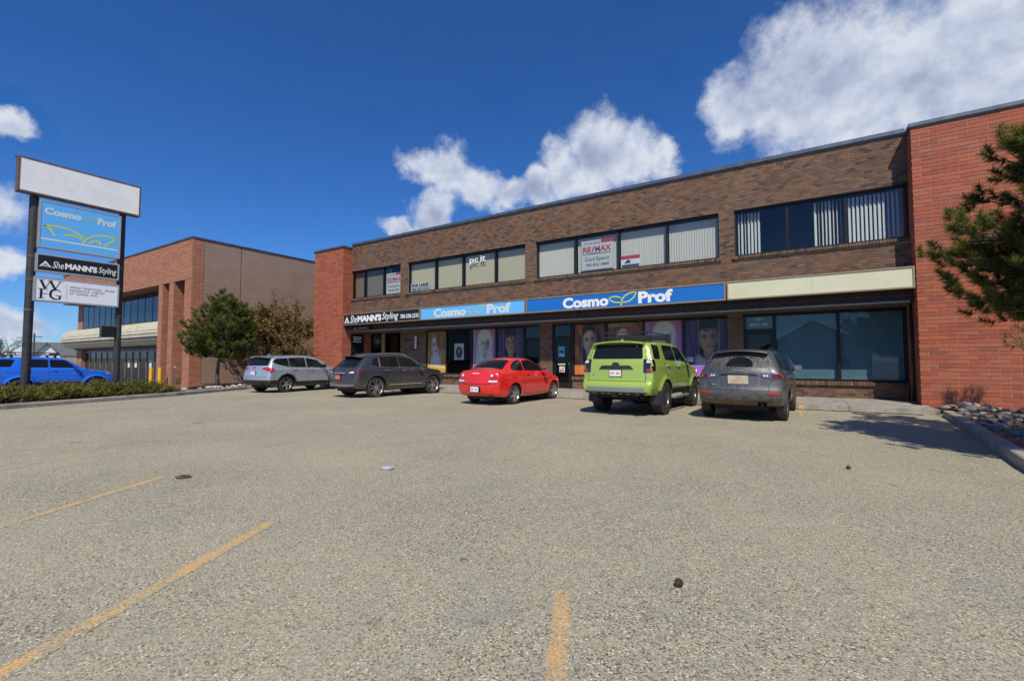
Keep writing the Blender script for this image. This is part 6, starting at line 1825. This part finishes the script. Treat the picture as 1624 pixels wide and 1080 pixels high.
# right-hand run behind the green vehicle
c = Canvas(1.40, PH)
c.strands(np.ones_like(c.u), (0.20, 0.06, 0.02), (0.52, 0.16, 0.04), 9, 2, 0, 0.4)
c.fill(c.ell(0.74, 1.25, 0.52, 1.0, 0, .12), (0.022, 0.015, 0.012)); c.face(0.70, 1.44, 0.34, (0.55, 0.38, 0.30), (0.05, 0.03, 0.02), lip=(0.42, 0.10, 0.09), turn=0.4)
c.fill(c.ell(0.70, 0.85, 0.07, 0.30, 0.1, .3), (0.42, 0.30, 0.25)); c.fill(c.rect(0, 1.4, 0, 0.42, 0.02), (0.80, 0.20, 0.04)); c.fill(c.rect(0, 1.4, 0.41, 0.43, 0.01), (0.8, 0.6, 0.5))
seams(c, (0.34, 1.02)); c.build(-8.41, PY_, PZ, 'orange poster of a dark haired woman next to the glass door')
c = Canvas(1.46, PH)
c.strands(np.ones_like(c.u), (0.16, 0.05, 0.03), (0.36, 0.13, 0.05), 14, 6, 0, .6); c.fill(c.rect(0, 1.0, PH - .16, PH), (0.42, 0.30, 0.05)); c.strands(c.ell(0.7, 1.1, .6, .9, 0, .3), (0.10, 0.03, 0.05), (0.30, 0.08, 0.06), 26)
c.face(0.66, 1.50, 0.32, (0.58, 0.48, 0.42), (0.2, 0.08, 0.04)); c.fill(c.rect(0, 1.46, 0, 0.42, 0.02), (0.75, 0.35, 0.05)); seams(c, (0.4, 1.0)); c.build(-6.89, PY_, PZ, 'brown and red poster seen behind the roof basket')
platinum(1.42, 'pink poster of a woman with a blonde fringe, above the bonnet of the green vehicle', -5.32)
curls(1.46, 'dark purple poster of a woman with curls, left of the dusty crossover', -3.79, 0.285, 0.58)

# door notices, door number, shop odds and ends
def decal(label, x0, x1, z0, z1, y, m, cat='notice'):
    t = thing('door_notice', label, cat, ((x0 + x1) / 2, y, z0)); b = MB(); b.box(x0, x1, y - 0.003, y, z0, z1); b.build('sheet', m, t); return t
dy = YS - 0.009
t = decal('blue hours notice on the black glass door', -9.18, -8.86, 1.55, 2.02, dy, mat('notice_blue', (0.10, 0.36, 0.55), 0.5)); b = MB(); b.box(-9.13, -8.91, dy - 0.006, dy - 0.0035, 1.74, 1.82); b.build('line', 'ink_black', t); b = MB(); b.box(-9.13, -8.91, dy - 0.006, dy - 0.0035, 1.60, 1.64); b.build('line', 'sign_letter', t)
t = decal('white strip notice on the black glass door', -9.20, -8.84, 1.20, 1.27, dy, 'sign_letter')
t = decal('small coloured card stickers on the black glass door', -9.13, -8.87, 0.88, 1.13, dy, 'white_paint')
for i, (cm, a0, b0) in enumerate((('notice_red', 0, .5), ('notice_blue', .5, 1), ('leaf_yellow', 0, .4), ('notice_red', .55, .9))):
    b = MB(); q = i // 2; b.box(-9.11 + a0 * .22, -9.11 + b0 * .22 - .01, dy - 0.006, dy - 0.0035, 0.90 + q * .11, 0.99 + q * .11); b.build('card', cm, t)
tn = thing('door_number', 'pale unit number on the transom of the right-hand door', 'number', (-1.3, YS - 0.01, 2.5))
lettering('101', (-1.40, YS - 0.006, 2.78), R3, 0.24, 0.11, mats='notice_grey', parent=tn, bold=0.02)
lettering('9914-109', (-1.56, YS - 0.006, 2.58), R3, 0.56, 0.13, mats='notice_grey', parent=tn, bold=0.02)
for (yy, nm) in ((YL - 0.008, 'white salon lettering on the glass of the recessed door'),):
    t = thing('door_lettering', nm, 'lettering', (-21.4, yy, 2.0))
    for i, wz in enumerate((2.62, 2.52, 2.42)):
        b = MB(); b.box(-21.75 + 0.05 * i, -21.2 - 0.05 * i, yy - 0.003, yy, wz, wz + 0.045); b.build('line', 'ink_grey', t)
t = thing('side_door_lettering', 'white lettering above the side door in the red return wall', 'lettering', (XL, 17.8, 2.4))
for i, wz in enumerate((2.74, 2.62, 2.48)):
    b = MB(); b.box(XL - 0.0035, XL - 0.001, 17.55 + .03 * (i % 2), 18.18 - .05 * (i % 2), wz, wz + 0.06); b.build('line', 'sign_letter', t)
# barber pole
bp = thing('barber_pole', 'striped barber pole with white globe on the brown column', 'barber pole', (-17.72, YS - 0.14, 2.05))
def build_stripe(n, b):
    tc = n.add('ShaderNodeTexCoord').outputs['Object']
    sp = n.add('ShaderNodeSeparateXYZ'); n.put(sp.inputs[0], tc)
    ang = n.math('ARCTAN2', n.math('SUBTRACT', sp.outputs[1], YS - 0.14), n.math('ADD', sp.outputs[0], 17.72))
    t = n.math('FRACT', n.math('ADD', n.math('MULTIPLY', sp.outputs[2], 3.2), n.math('DIVIDE', ang, 6.2832)))
    n.put(b.inputs['Base Color'], n.ramp(t, [(0.0, (0.75, 0.75, 0.75)), (0.3, (0.55, 0.03, 0.03)), (0.5, (0.75, 0.75, 0.75)), (0.78, (0.03, 0.07, 0.35))], 'CONSTANT'))
    b.inputs['Roughness'].default_value = 0.15
mat('barber_stripe', build=build_stripe)
o_ = (-17.72, YS - 0.14, 0)
b = MB(); b.lathe([(0.075, 2.22), (0.075, 2.56)], 24, 'z', o_); b.build('striped_tube', 'barber_stripe', bp, smooth=True)
b = MB(); b.lathe([(0.0, 2.05), (0.05, 2.06), (0.08, 2.10), (0.085, 2.15), (0.06, 2.19), (0.085, 2.20), (0.085, 2.22), (0.0, 2.22)], 24, 'z', o_); b.build('lower_cap', 'chrome', bp, smooth=True, sharp=50)
b = MB(); b.lathe([(0.0, 2.56), (0.085, 2.56), (0.085, 2.58), (0.06, 2.60), (0.075, 2.64), (0.07, 2.70), (0.04, 2.735), (0.0, 2.745)], 24, 'z', o_); b.build('globe', 'white_paint', bp, smooth=True, sharp=50)
b = MB(); b.box(-17.74, -17.70, YS - 0.14, YS - 0.02, 2.36, 2.40); b.build('bracket', 'black_frame', bp)
# ================================================================== plants
def leaf_mat(name, stops, trans=0.3):
    def f(n, b):
        a = n.add('ShaderNodeAttribute', attribute_name='rnd')
        c = n.ramp(a.outputs['Fac'], stops)
        n.put(b.inputs['Base Color'], c); b.inputs['Roughness'].default_value = 0.6; b.inputs['Specular IOR Level'].default_value = 0.25
        tr = n.add('ShaderNodeBsdfTranslucent'); n.put(tr.inputs[0], c)
        mx_ = n.add('ShaderNodeMixShader'); mx_.inputs[0].default_value = trans
        n.l.new(b.outputs[0], mx_.inputs[1]); n.l.new(tr.outputs[0], mx_.inputs[2]); n.l.new(mx_.outputs[0], n.n['Material Output'].inputs[0])
    return mat(name, build=f)
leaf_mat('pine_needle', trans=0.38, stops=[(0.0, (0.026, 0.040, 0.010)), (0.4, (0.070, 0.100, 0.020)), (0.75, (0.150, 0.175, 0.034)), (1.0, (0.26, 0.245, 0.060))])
leaf_mat('dry_leaf', [(0.0, (0.10, 0.052, 0.024)), (0.3, (0.20, 0.125, 0.042)), (0.55, (0.19, 0.155, 0.04)), (0.8, (0.33, 0.24, 0.075)), (1.0, (0.46, 0.34, 0.13))])
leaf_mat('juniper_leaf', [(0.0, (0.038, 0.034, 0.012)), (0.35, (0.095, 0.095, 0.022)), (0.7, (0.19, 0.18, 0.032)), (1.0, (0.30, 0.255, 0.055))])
mat('bark', build=varied((0.075, 0.055, 0.042), (0.15, 0.12, 0.095), 14, bs=0.8, bd=0.02, fine=35))
mat('twig', build=varied((0.11, 0.075, 0.055), (0.17, 0.125, 0.10), 10))
def blades(base, dirs, length, width, val, name, m, parent, quad=False):
    n = len(base)
    rnd = RNG.normal(size=(n, 3)); side = np.cross(dirs, rnd); side /= np.linalg.norm(side, axis=1)[:, None] + 1e-9
    w_ = (width if np.ndim(width) else np.full(n, width))[:, None] * side / 2
    tip = base + dirs * (length[:, None] if np.ndim(length) else length)
    if quad:
        nrm = np.cross(side, dirs)
        mid = (base + tip) / 2 + nrm * 0.12 * (length[:, None] if np.ndim(length) else length)
        V = np.stack([base, mid + w_, tip, mid - w_], 1).reshape(-1, 3); k = 4
        F = np.arange(n * 4).reshape(-1, 4)
    else:
        V = np.stack([base - w_, base + w_, tip], 1).reshape(-1, 3); k = 3
        F = np.arange(n * 3).reshape(-1, 3)
    me = D.meshes.new(name)
    me.vertices.add(len(V)); me.vertices.foreach_set('co', V.ravel().astype(np.float32))
    me.loops.add(n * k); me.loops.foreach_set('vertex_index', F.ravel().astype(np.int32))
    me.polygons.add(n); me.polygons.foreach_set('loop_start', (np.arange(n) * k).astype(np.int32))
    try: me.polygons.foreach_set('loop_total', np.full(n, k, np.int32))
    except Exception: pass
    at = me.attributes.new('rnd', 'FLOAT', 'FACE'); at.data.foreach_set('value', val.astype(np.float32))
    me.materials.append(MATS[m]); me.update(calc_edges=True); me.validate()
    return link(name, me, parent)
def unit(v): return v / (np.linalg.norm(v, axis=-1, keepdims=True) + 1e-9)
def pine(label, loc, top, env, seed, limbs, tuft_n, needle=(0.085, 0.006), per=34, lean=(0, 0), name='pine_tree', trunk_r=0.09, bend=0.1, extra=(), dens=7, droop=0.7):
    """env: list of (height, radius); trunk, limbs with twigs, tufts of needles at the twig ends"""
    r = np.random.default_rng(seed)
    t = thing(name, label, 'tree', loc)
    L = np.array(loc, float)
    hs = np.linspace(0, top, 9)
    tr = np.stack([lean[0] * hs / top + bend * np.sin(hs * 1.3 + seed), lean[1] * hs / top + bend * np.cos(hs * 1.1 + seed), hs], 1); tr -= tr[0]
    b = MB(); b.tube([tuple(L + p) for p in tr], [max(0.012, trunk_r * (1 - h / top * 0.93)) for h in hs], 10)
    pos, ax = [], []
    def trunk_at(h): return np.array([np.interp(h, hs, tr[:, i]) for i in range(3)])
    lst = []
    for i in range(limbs):
        h = env[0][0] + (env[-1][0] - env[0][0]) * ((i + r.uniform(0, 1)) / limbs) ** 0.9
        az = i * 2.399 + r.uniform(-.5, .5)
        rad = np.interp(h, [e[0] for e in env], [e[1] for e in env]) * r.uniform(0.62, 1.08)
        lst.append((h, az, rad))
    lst += list(extra)
    for (h, az, rad) in lst:
        p0 = trunk_at(max(0.2, h - rad * 0.18)); d = np.array([math.cos(az), math.sin(az), 0])
        mid = p0 + d * rad * 0.5 + np.array([0, 0, rad * 0.02 + r.uniform(-.04, .06)]); end = p0 + d * rad + np.array([r.uniform(-.1, .1), r.uniform(-.1, .1), rad * 0.22])
        pts = [p0, p0 * .5 + mid * .5 + r.normal(0, .02, 3), mid, mid * .5 + end * .5 + r.normal(0, .03, 3), end]
        b.tube([tuple(L + p) for p in pts], [0.018 + 0.012 * rad, 0.016 + 0.008 * rad, 0.013, 0.010, 0.005], 6)
        nt = max(4, int(rad * dens))
        for k in range(nt):
            s = 0.22 + 0.78 * (k + r.uniform(0, 1)) / nt
            q = p0 + (mid - p0) * s * 2 if s < .5 else mid + (end - mid) * (s - .5) * 2
            side = np.cross(d, (0, 0, 1)) * (1 if k % 2 else -1)
            tl = (0.14 + 0.34 * rad * (1.15 - s)) * r.uniform(0.4, 1.2)
            td = unit(d * 0.7 + side * r.uniform(0.1, 1.0) + np.array([0, 0, r.uniform(-0.25, 0.95)]))
            e2 = q + td * tl
            b.tube([tuple(L + q), tuple(L + (q + e2) / 2 + r.normal(0, .01, 3)), tuple(L + e2)], [0.008, 0.006, 0.004], 5, cap=False)
            for m_ in range(2 if tl > .3 else 1):
                pos.append(q + td * tl * (1 - .45 * m_) + r.normal(0, 0.03, 3)); ax.append(unit(td * 0.6 + np.array([0, 0, 0.75]) + r.normal(0, .3, 3)))
        pos.append(end); ax.append(unit(d + np.array([0, 0, .6])))
    for k in range(10):
        pos.append(trunk_at(top) + r.normal(0, 0.10, 3) * np.array([1, 1, .9])); ax.append(unit(np.array([0, 0, 1.0]) + r.normal(0, .4, 3)))
    b.build('trunk', 'bark', t, smooth=True, fix=False)
    pos, ax = np.array(pos), np.array(ax)
    if len(pos) > tuft_n:
        sel = r.permutation(len(pos))[:tuft_n]; pos, ax = pos[sel], ax[sel]
    n = len(pos)
    tone = np.clip(r.normal(0.62, 0.2, n), 0, 1)
    A = np.repeat(ax, per, 0); f_ = r.uniform(0, 1, n * per)[:, None]
    base = np.repeat(pos, per, 0) + A * (f_ - 0.25) * needle[0] * 1.5
    rad_ = unit(np.cross(A, r.normal(size=(n * per, 3))))
    dirs = unit(A * (0.1 + 1.1 * f_ ** 2) + rad_ * 0.85)
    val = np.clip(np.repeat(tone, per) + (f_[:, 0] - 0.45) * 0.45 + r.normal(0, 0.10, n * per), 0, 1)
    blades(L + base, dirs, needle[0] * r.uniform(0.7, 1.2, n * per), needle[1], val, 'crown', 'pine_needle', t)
    return t
pi = math.pi
_r = np.random.default_rng(77)
ENV_R = [(1.8, 2.1), (2.3, 2.5), (3.0, 2.60), (3.5, 2.1), (4.0, 2.15), (4.5, 1.85), (4.9, 1.30), (5.6, 0.90), (6.6, 0.6), (7.3, 0.25)]
near_side = [(z_, pi + a_, k_ * float(np.interp(z_, [e[0] for e in ENV_R], [e[1] for e in ENV_R]))) for z_, a_, k_ in zip(_r.uniform(1.85, 4.75, 52), _r.normal(0.0, 0.5, 52), _r.uniform(0.55, 1.0, 52))]
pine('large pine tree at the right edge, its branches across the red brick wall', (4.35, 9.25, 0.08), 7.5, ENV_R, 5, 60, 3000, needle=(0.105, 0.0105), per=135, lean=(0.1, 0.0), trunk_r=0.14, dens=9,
     extra=near_side + [(2.0 + 0.12 * q, pi * (1.22 + 0.05 * (q % 5)), 2.0 + 0.14 * (q % 5)) for q in range(18)] + [(2.75, pi * 0.98, 2.75), (3.05, pi * 1.03, 2.55), (2.2, pi * 0.96, 2.6), (1.95, pi * 1.05, 2.1), (1.9, pi * 0.9, 1.9)])
pine('pine tree beyond the right edge, known by its shadow on the wall foot', (5.1, 13.6, 0.08), 4.3, [(1.3, 1.1), (2.0, 1.3), (2.8, 1.1), (3.6, 0.7), (4.2, 0.3)], 9, 30, 500, needle=(0.13, 0.012), per=36, trunk_r=0.10)
pine('bushy round pine with a bare crooked trunk beside the brown wall', (-25.05, 11.75, 0.10), 4.75,
     [(1.55, 1.1), (1.9, 1.7), (2.4, 1.9), (3.0, 1.75), (3.5, 1.4), (4.05, 0.95), (4.6, 0.4)], 3, 80, 1150, needle=(0.13, 0.018), per=76, trunk_r=0.10, bend=0.16, dens=11,
     extra=[(3.5, 0.5, 1.4), (3.8, 0.3, 1.0), (4.1, 0.2, 0.8), (2.0, 2.8, 2.0), (2.6, -2.6, 2.0)])
# dry-leaved bush behind the silver crossover
def bush(label, loc, height, spread, seed, stems, leaves, name='leafy_bush', leaf=0.085, m='dry_leaf'):
    r = np.random.default_rng(seed); t = thing(name, label, 'bush', loc); L = np.array(loc, float)
    b = MB(); tips = []
    def grow(p, d, ln, rad, depth):
        n = 4; pts = [p]; q = p.copy(); dd = d.copy()
        for i in range(n):
            dd = unit(dd + r.normal(0, 0.16, 3) + np.array([0, 0, 0.05])); q = q + dd * ln / n; pts.append(q.copy())
        b.tube([tuple(L + x) for x in pts], [rad * (1 - .55 * i / n) for i in range(n + 1)], 5, cap=False)
        if depth >= 3 or rad < 0.004:
            tips.extend(pts[1:]); return
        for k in range(3 if depth else 4):
            i = r.integers(2, n + 1); grow(pts[i], unit(dd + r.normal(0, 0.55, 3) + np.array([0, 0, .1])), ln * r.uniform(0.5, 0.72), rad * 0.55, depth + 1)
        if depth >= 1: tips.extend(pts[2:])
    for s in range(stems):
        a = 2 * pi * s / stems + r.uniform(-.3, .3)
        grow(np.array([0.15 * math.cos(a), 0.15 * math.sin(a), 0.0]), unit(np.array([math.cos(a) * spread, math.sin(a) * spread, 1.0])), height * 0.50, 0.034, 0)
    b.build('stems', 'twig', t, smooth=True, fix=False)
    T = np.array(tips); idx = r.integers(0, len(T), leaves)
    P = T[idx] + r.normal(0, 0.075, (leaves, 3))
    tone = np.clip(r.normal(0.5, 0.24, leaves), 0, 1)
    blades(L + P, unit(r.normal(size=(leaves, 3)) + np.array([0, 0, -0.2])), leaf * r.uniform(0.6, 1.25, leaves), leaf * 0.55, tone, 'crown', m, t, quad=True)
bush('tall bush with dry brown and yellow leaves behind the silver crossover', (-26.6, 15.1, 0.1), 4.9, 0.50, 4, 14, 27000, leaf=0.14)
bush('thin bare shrub with a few dry leaves against the left red wall', (-24.35, 16.25, 0.1), 2.0, 0.28, 8, 4, 220, leaf=0.07)
# juniper ground cover
def juniper(name, label, outline_fn, n, h0, seed, z=0.1):
    r = np.random.default_rng(seed)
    B, Dd, Ln, Vv, Wd = [], [], [], [], []
    tw = MB()
    for i in range(n):
        x, y, s = outline_fn(r)
        az = r.uniform(0, 2 * pi); tilt = r.uniform(0.25, 1.1)
        d = np.array([math.cos(az) * math.sin(tilt) * 1.2, math.sin(az) * math.sin(tilt) * 1.2, math.cos(tilt)])
        ln = h0 * s * r.uniform(0.7, 1.25)
        p0 = np.array([x, y, z]); p1 = p0 + d * ln * 0.6; p2 = p0 + d * ln + np.array([0, 0, -0.08 * ln])
        tone = np.clip(r.normal(0.5, .2), 0, 1)
        if r.uniform() < 0.5: tw.tube([tuple(p0), tuple(p1), tuple(p2)], [0.008, 0.006, 0.003], 4, cap=False)
        k = 34
        t_ = r.uniform(0.12, 1.0, k)[:, None]
        P = np.where(t_ < .6, p0 + (p1 - p0) * t_ / .6, p1 + (p2 - p1) * (t_ - .6) / .4) + r.normal(0, 0.03, (k, 3))
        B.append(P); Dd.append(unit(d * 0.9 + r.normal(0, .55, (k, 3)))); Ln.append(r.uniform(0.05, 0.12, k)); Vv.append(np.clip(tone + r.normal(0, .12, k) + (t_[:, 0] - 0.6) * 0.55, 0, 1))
    B = np.vstack(B); Dd = np.vstack(Dd); Ln = np.concatenate(Ln); Vv = np.concatenate(Vv)
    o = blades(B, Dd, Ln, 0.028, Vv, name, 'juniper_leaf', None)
    tag(o, label, 'hedge'); stuff(o)
    tw.build('branches', 'twig', o, fix=False)
def along(r):
    t = r.uniform(-0.35, 1.0)
    a, c = np.array((-19.25, 3.3)), np.array((-21.0, 8.35))
    q = a + (c - a) * t; nrm = np.array((-0.945, -0.327)); off = abs(r.normal(0.55, 0.45)) + 0.08
    s = 0.62 + 0.5 * math.sin(min(1, off / 1.6) * 2.6) + 0.15 * math.sin(t * 23)
    if t > .9: s *= .75
    p = q + nrm * off
    return p[0], p[1], max(0.4, s)
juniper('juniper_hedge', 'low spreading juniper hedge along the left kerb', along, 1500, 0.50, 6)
# ================================================================== bits on the ground, background
def rubble(name, label, cat, loc, size, m, squash=(1, 1, .5), seed=0):
    r = random.Random(seed); bm = bmesh.new(); bmesh.ops.create_icosphere(bm, subdivisions=2, radius=1)
    for v in bm.verts:
        k = 1 + r.uniform(-.22, .22); v.co = Vector((v.co.x * squash[0] * k, v.co.y * squash[1] * k, max(-0.3, v.co.z) * squash[2] * k)) * size
    me = D.meshes.new(name); bm.to_mesh(me); bm.free(); me.materials.append(MATS[m]); me.shade_smooth(); me.set_sharp_from_angle(angle=R_(30))
    o = link(name, me, None, (loc[0], loc[1], size * squash[2] * 0.3), (0, 0, seed * 1.3)); return tag(o, label, cat)
mat('rust_brown', build=varied((0.05, 0.028, 0.02), (0.10, 0.055, 0.035), 40))
mat('tar_grey', build=varied((0.10, 0.11, 0.12), (0.17, 0.18, 0.19), 30))
def cone_(label, loc, seed):
    r = random.Random(seed)
    b = MB(); L = 0.042
    for i in range(9):
        t = i / 8; rad = 0.016 * math.sin(0.35 + t * 2.5)
        for k in range(7):
            a = k * 0.897 + i * 0.45; x = -L / 2 + L * t
            p = Vector((x, rad * math.cos(a), rad * math.sin(a) + 0.022))
            o_ = Vector((0.004, math.cos(a) * 0.010, math.sin(a) * 0.010)); s_ = Vector((0, -math.sin(a), math.cos(a))) * 0.008
            b.poly([p - s_ - o_ * .6, p + s_ - o_ * .6, p + s_ * .7 + o_, p - s_ * .7 + o_])
    b.tube([(-L / 2, 0, 0.022), (0, 0, 0.022), (L / 2, 0, 0.022)], [0.012, 0.018, 0.006], 8)
    o = b.build('pine_cone', 'rust_brown', None); o.location = (loc[0], loc[1], 0.002); o.rotation_euler = (0, 0, seed)
    return tag(o, label, 'pine cone', 'pine cones on the lot')
cone_('brown pine cone lying on the asphalt nearest the camera', (-0.65, 2.86), 1)
cone_('brown pine cone farther off, below the dusty crossover', (0.45, 7.07), 2)
rubble('flattened_lump', 'flattened dark brown lump near the end of a yellow line', 'debris', (-6.01, 2.48), 0.060, 'rust_brown', (1.2, .8, .5), 3)
rubble('pebble', 'flat grey pebble in the middle of the lot', 'stone', (-1.94, 2.47), 0.028, 'tar_grey', (1.1, .8, .35), 5)
b = MB(); b.poly([(-4.50, 4.03, 0.006), (-4.34, 3.99, 0.008), (-4.28, 4.06, 0.022), (-4.36, 4.12, 0.010), (-4.46, 4.09, 0.016)]); b.poly([(-4.50, 4.03, 0.005), (-4.46, 4.09, 0.014), (-4.36, 4.12, 0.008), (-4.28, 4.06, 0.020), (-4.34, 3.99, 0.006)])
tag(b.build('litter_wrapper', mat('wrapper', (0.55, 0.60, 0.68), 0.3), None, fix=False), 'crumpled pale wrapper lying on the asphalt', 'litter')

# yellow bumper frame and pipe at the foot of the office pier
yf = thing('guard_frame', 'yellow U-shaped guard rail at the foot of the office pier', 'guard rail', (-30.9, 11.3, -0.3))
mat('safety_yellow', (0.80, 0.42, 0.03), 0.45)
for (xx, nm) in ((-31.9, 'post'), (-30.7, 'post')):
    b = MB(); b.tube([(xx, 11.35, -0.3), (xx, 11.35, 1.02)], 0.10, 14); b.build(nm, 'safety_yellow', yf, smooth=True, sharp=50)
b = MB(); b.tube([(-31.9, 11.35, 0.0), (-30.7, 11.35, 0.0)], 0.07, 12); b.build('rail', 'safety_yellow', yf, smooth=True, sharp=50)
gp = thing('gas_meter', 'small grey gas pipe with meter beside the yellow guard rail', 'meter', (-29.7, 11.6, -0.3))
b = MB(); b.tube([(-29.75, 11.62, -0.3), (-29.75, 11.62, 1.0), (-29.55, 11.62, 1.05), (-29.55, 11.75, 1.05)], 0.03, 8); b.build('pipe', 'cabinet_alu', gp, smooth=True)
b = MB(); b.box(-29.45, -29.2, 11.55, 11.78, 0.1, 0.45); b.build('meter_body', 'cabinet_rust', gp)
# house with white gable beyond the neighbouring lot
def house(name, label, cx, cy, z0, w_, d_, hw_, hr, rot, wallm, roofm, gable_white=True, windows=()):
    t = thing(name, label, 'house', (cx, cy, z0), None, world=False, rotz=rot)
    b = MB(); b.box(-w_ / 2, w_ / 2, -d_ / 2, d_ / 2, 0, hw_); b.build('wall', wallm, t)
    b = MB(); b.prism([(-w_ / 2, hw_), (w_ / 2, hw_), (0, hr)], 'y', -d_ / 2, d_ / 2); b.build('gable', wallm, t)
    for sg in (-1, 1):
        sl_ = (hr - hw_) / (w_ / 2)
        b = MB(); o_ = 0.45
        b.prism([(0, hr + 0.04), (sg * (w_ / 2 + o_), hw_ - o_ * sl_ + 0.04), (sg * (w_ / 2 + o_), hw_ - o_ * sl_ + 0.2), (0, hr + 0.2)], 'y', -d_ / 2 - 0.4, d_ / 2 + 0.4); b.build('roof', roofm, t)
    for (x0, x1, za, zb) in windows:
        b = MB(); b.box(x0 - .06, x1 + .06, -d_ / 2 - 0.05, -d_ / 2, za - .06, zb + .06); wf = b.build('window', 'white_paint', t)
        b = MB(); b.box(x0, x1, -d_ / 2 - 0.06, -d_ / 2 - 0.051, za, zb); b.build('pane', 'reflect_glass', wf)
    return t
mat('siding_white', (0.74, 0.75, 0.75), 0.6); mat('shingle_grey', build=varied((0.10, 0.115, 0.11), (0.16, 0.175, 0.165), 4)); mat('siding_tan', (0.42, 0.38, 0.31), 0.7); mat('shingle_brown', build=varied((0.09, 0.07, 0.06), (0.14, 0.115, 0.10), 4))
house('far_house', 'small white gabled house with grey roof beyond the blue vehicle', -108, 23.6, -0.3, 3.2, 8, 2.6, 4.7, R_(78), 'siding_white', 'shingle_grey', windows=[(-.9, .9, .8, 2.0)])
house('far_house', 'long grey roofed house behind the small white gable', -114, 30.0, -0.3, 10, 14, 2.8, 5.0, R_(-10), 'siding_white', 'shingle_grey')
house('street_house', 'tan gabled house across the street, seen mirrored in the shop window', 1.2, -33, -0.3, 11, 9, 3.2, 6.4, R_(180), 'siding_tan', 'shingle_brown', windows=[(-3.5, -1.5, 1, 2.3), (1.5, 3.5, 1, 2.3)])
# low fence, far utility posts
fn = thing('far_fence', 'low pale fence along the far side of the neighbouring lot', 'fence', (-92, 10, -0.3))
for i in range(26):
    b = MB(); y = -6 + i * 1.6; b.box(-92.02, -91.98, y, y + 1.55, 0.2, 2.0); b.build('panel', mat('fence_tan', (0.45, 0.38, 0.24), 0.8), fn)
def upost(label, x, y, h):
    t = thing('utility_post', label, 'post', (x, y, -0.3)); b = MB(); b.tube([(x, y, -0.3), (x, y, h)], [0.16, 0.11], 8); b.build('shaft', 'bark', t)
    b = MB(); b.box(x - 0.06, x + 0.06, y - 0.9, y + 0.9, h - 0.6, h - 0.48); b.build('cross_arm', 'bark', t)
upost('dark utility post left of the white gabled house', -100, 20.4, 5.8)
upost('thinner utility post just right of the left sign post', -128, 24.6, 6.6)
# bare tree and a spruce far left
def bare_tree(label, loc, h, seed):
    r = np.random.default_rng(seed); t = thing('bare_tree', label, 'tree', loc); L = np.array(loc, float); b = MB(); c = MB()
    def grow(p, d, ln, rad, depth):
        pts = [p]; q = p.copy(); dd = d.copy()
        for i in range(3): dd = unit(dd + r.normal(0, .14, 3)); q = q + dd * ln / 3; pts.append(q.copy())
        (b if depth == 0 else c).tube([tuple(L + x) for x in pts], [rad, rad * .85, rad * .7, rad * .5], 5, cap=False)
        if depth < 4:
            for k in range(3): grow(pts[r.integers(2, 4)], unit(dd + r.normal(0, .45, 3)), ln * .68, rad * .55, depth + 1)
    grow(np.zeros(3), np.array([0, 0, 1.0]), h * .36, 0.20, 0)
    b.build('trunk', 'twig', t, fix=False); c.build('crown', 'twig', t, fix=False)
bare_tree('bare leafless tree far off at the left edge', (-118, 21.0, -0.3), 8.0, 2)
bare_tree('second bare tree, paler and farther behind the fence', (-150, 26.2, -0.3), 9.0, 5)
pine('dark conical spruce at the far left edge', (-104, 17.2, -0.3), 5.4, [(0.5, 1.5), (2.0, 1.2), (3.5, 0.7), (5.0, 0.2)], 12, 40, 600, needle=(0.30, 0.05), per=16, name='spruce_tree', trunk_r=0.15, bend=0.02)
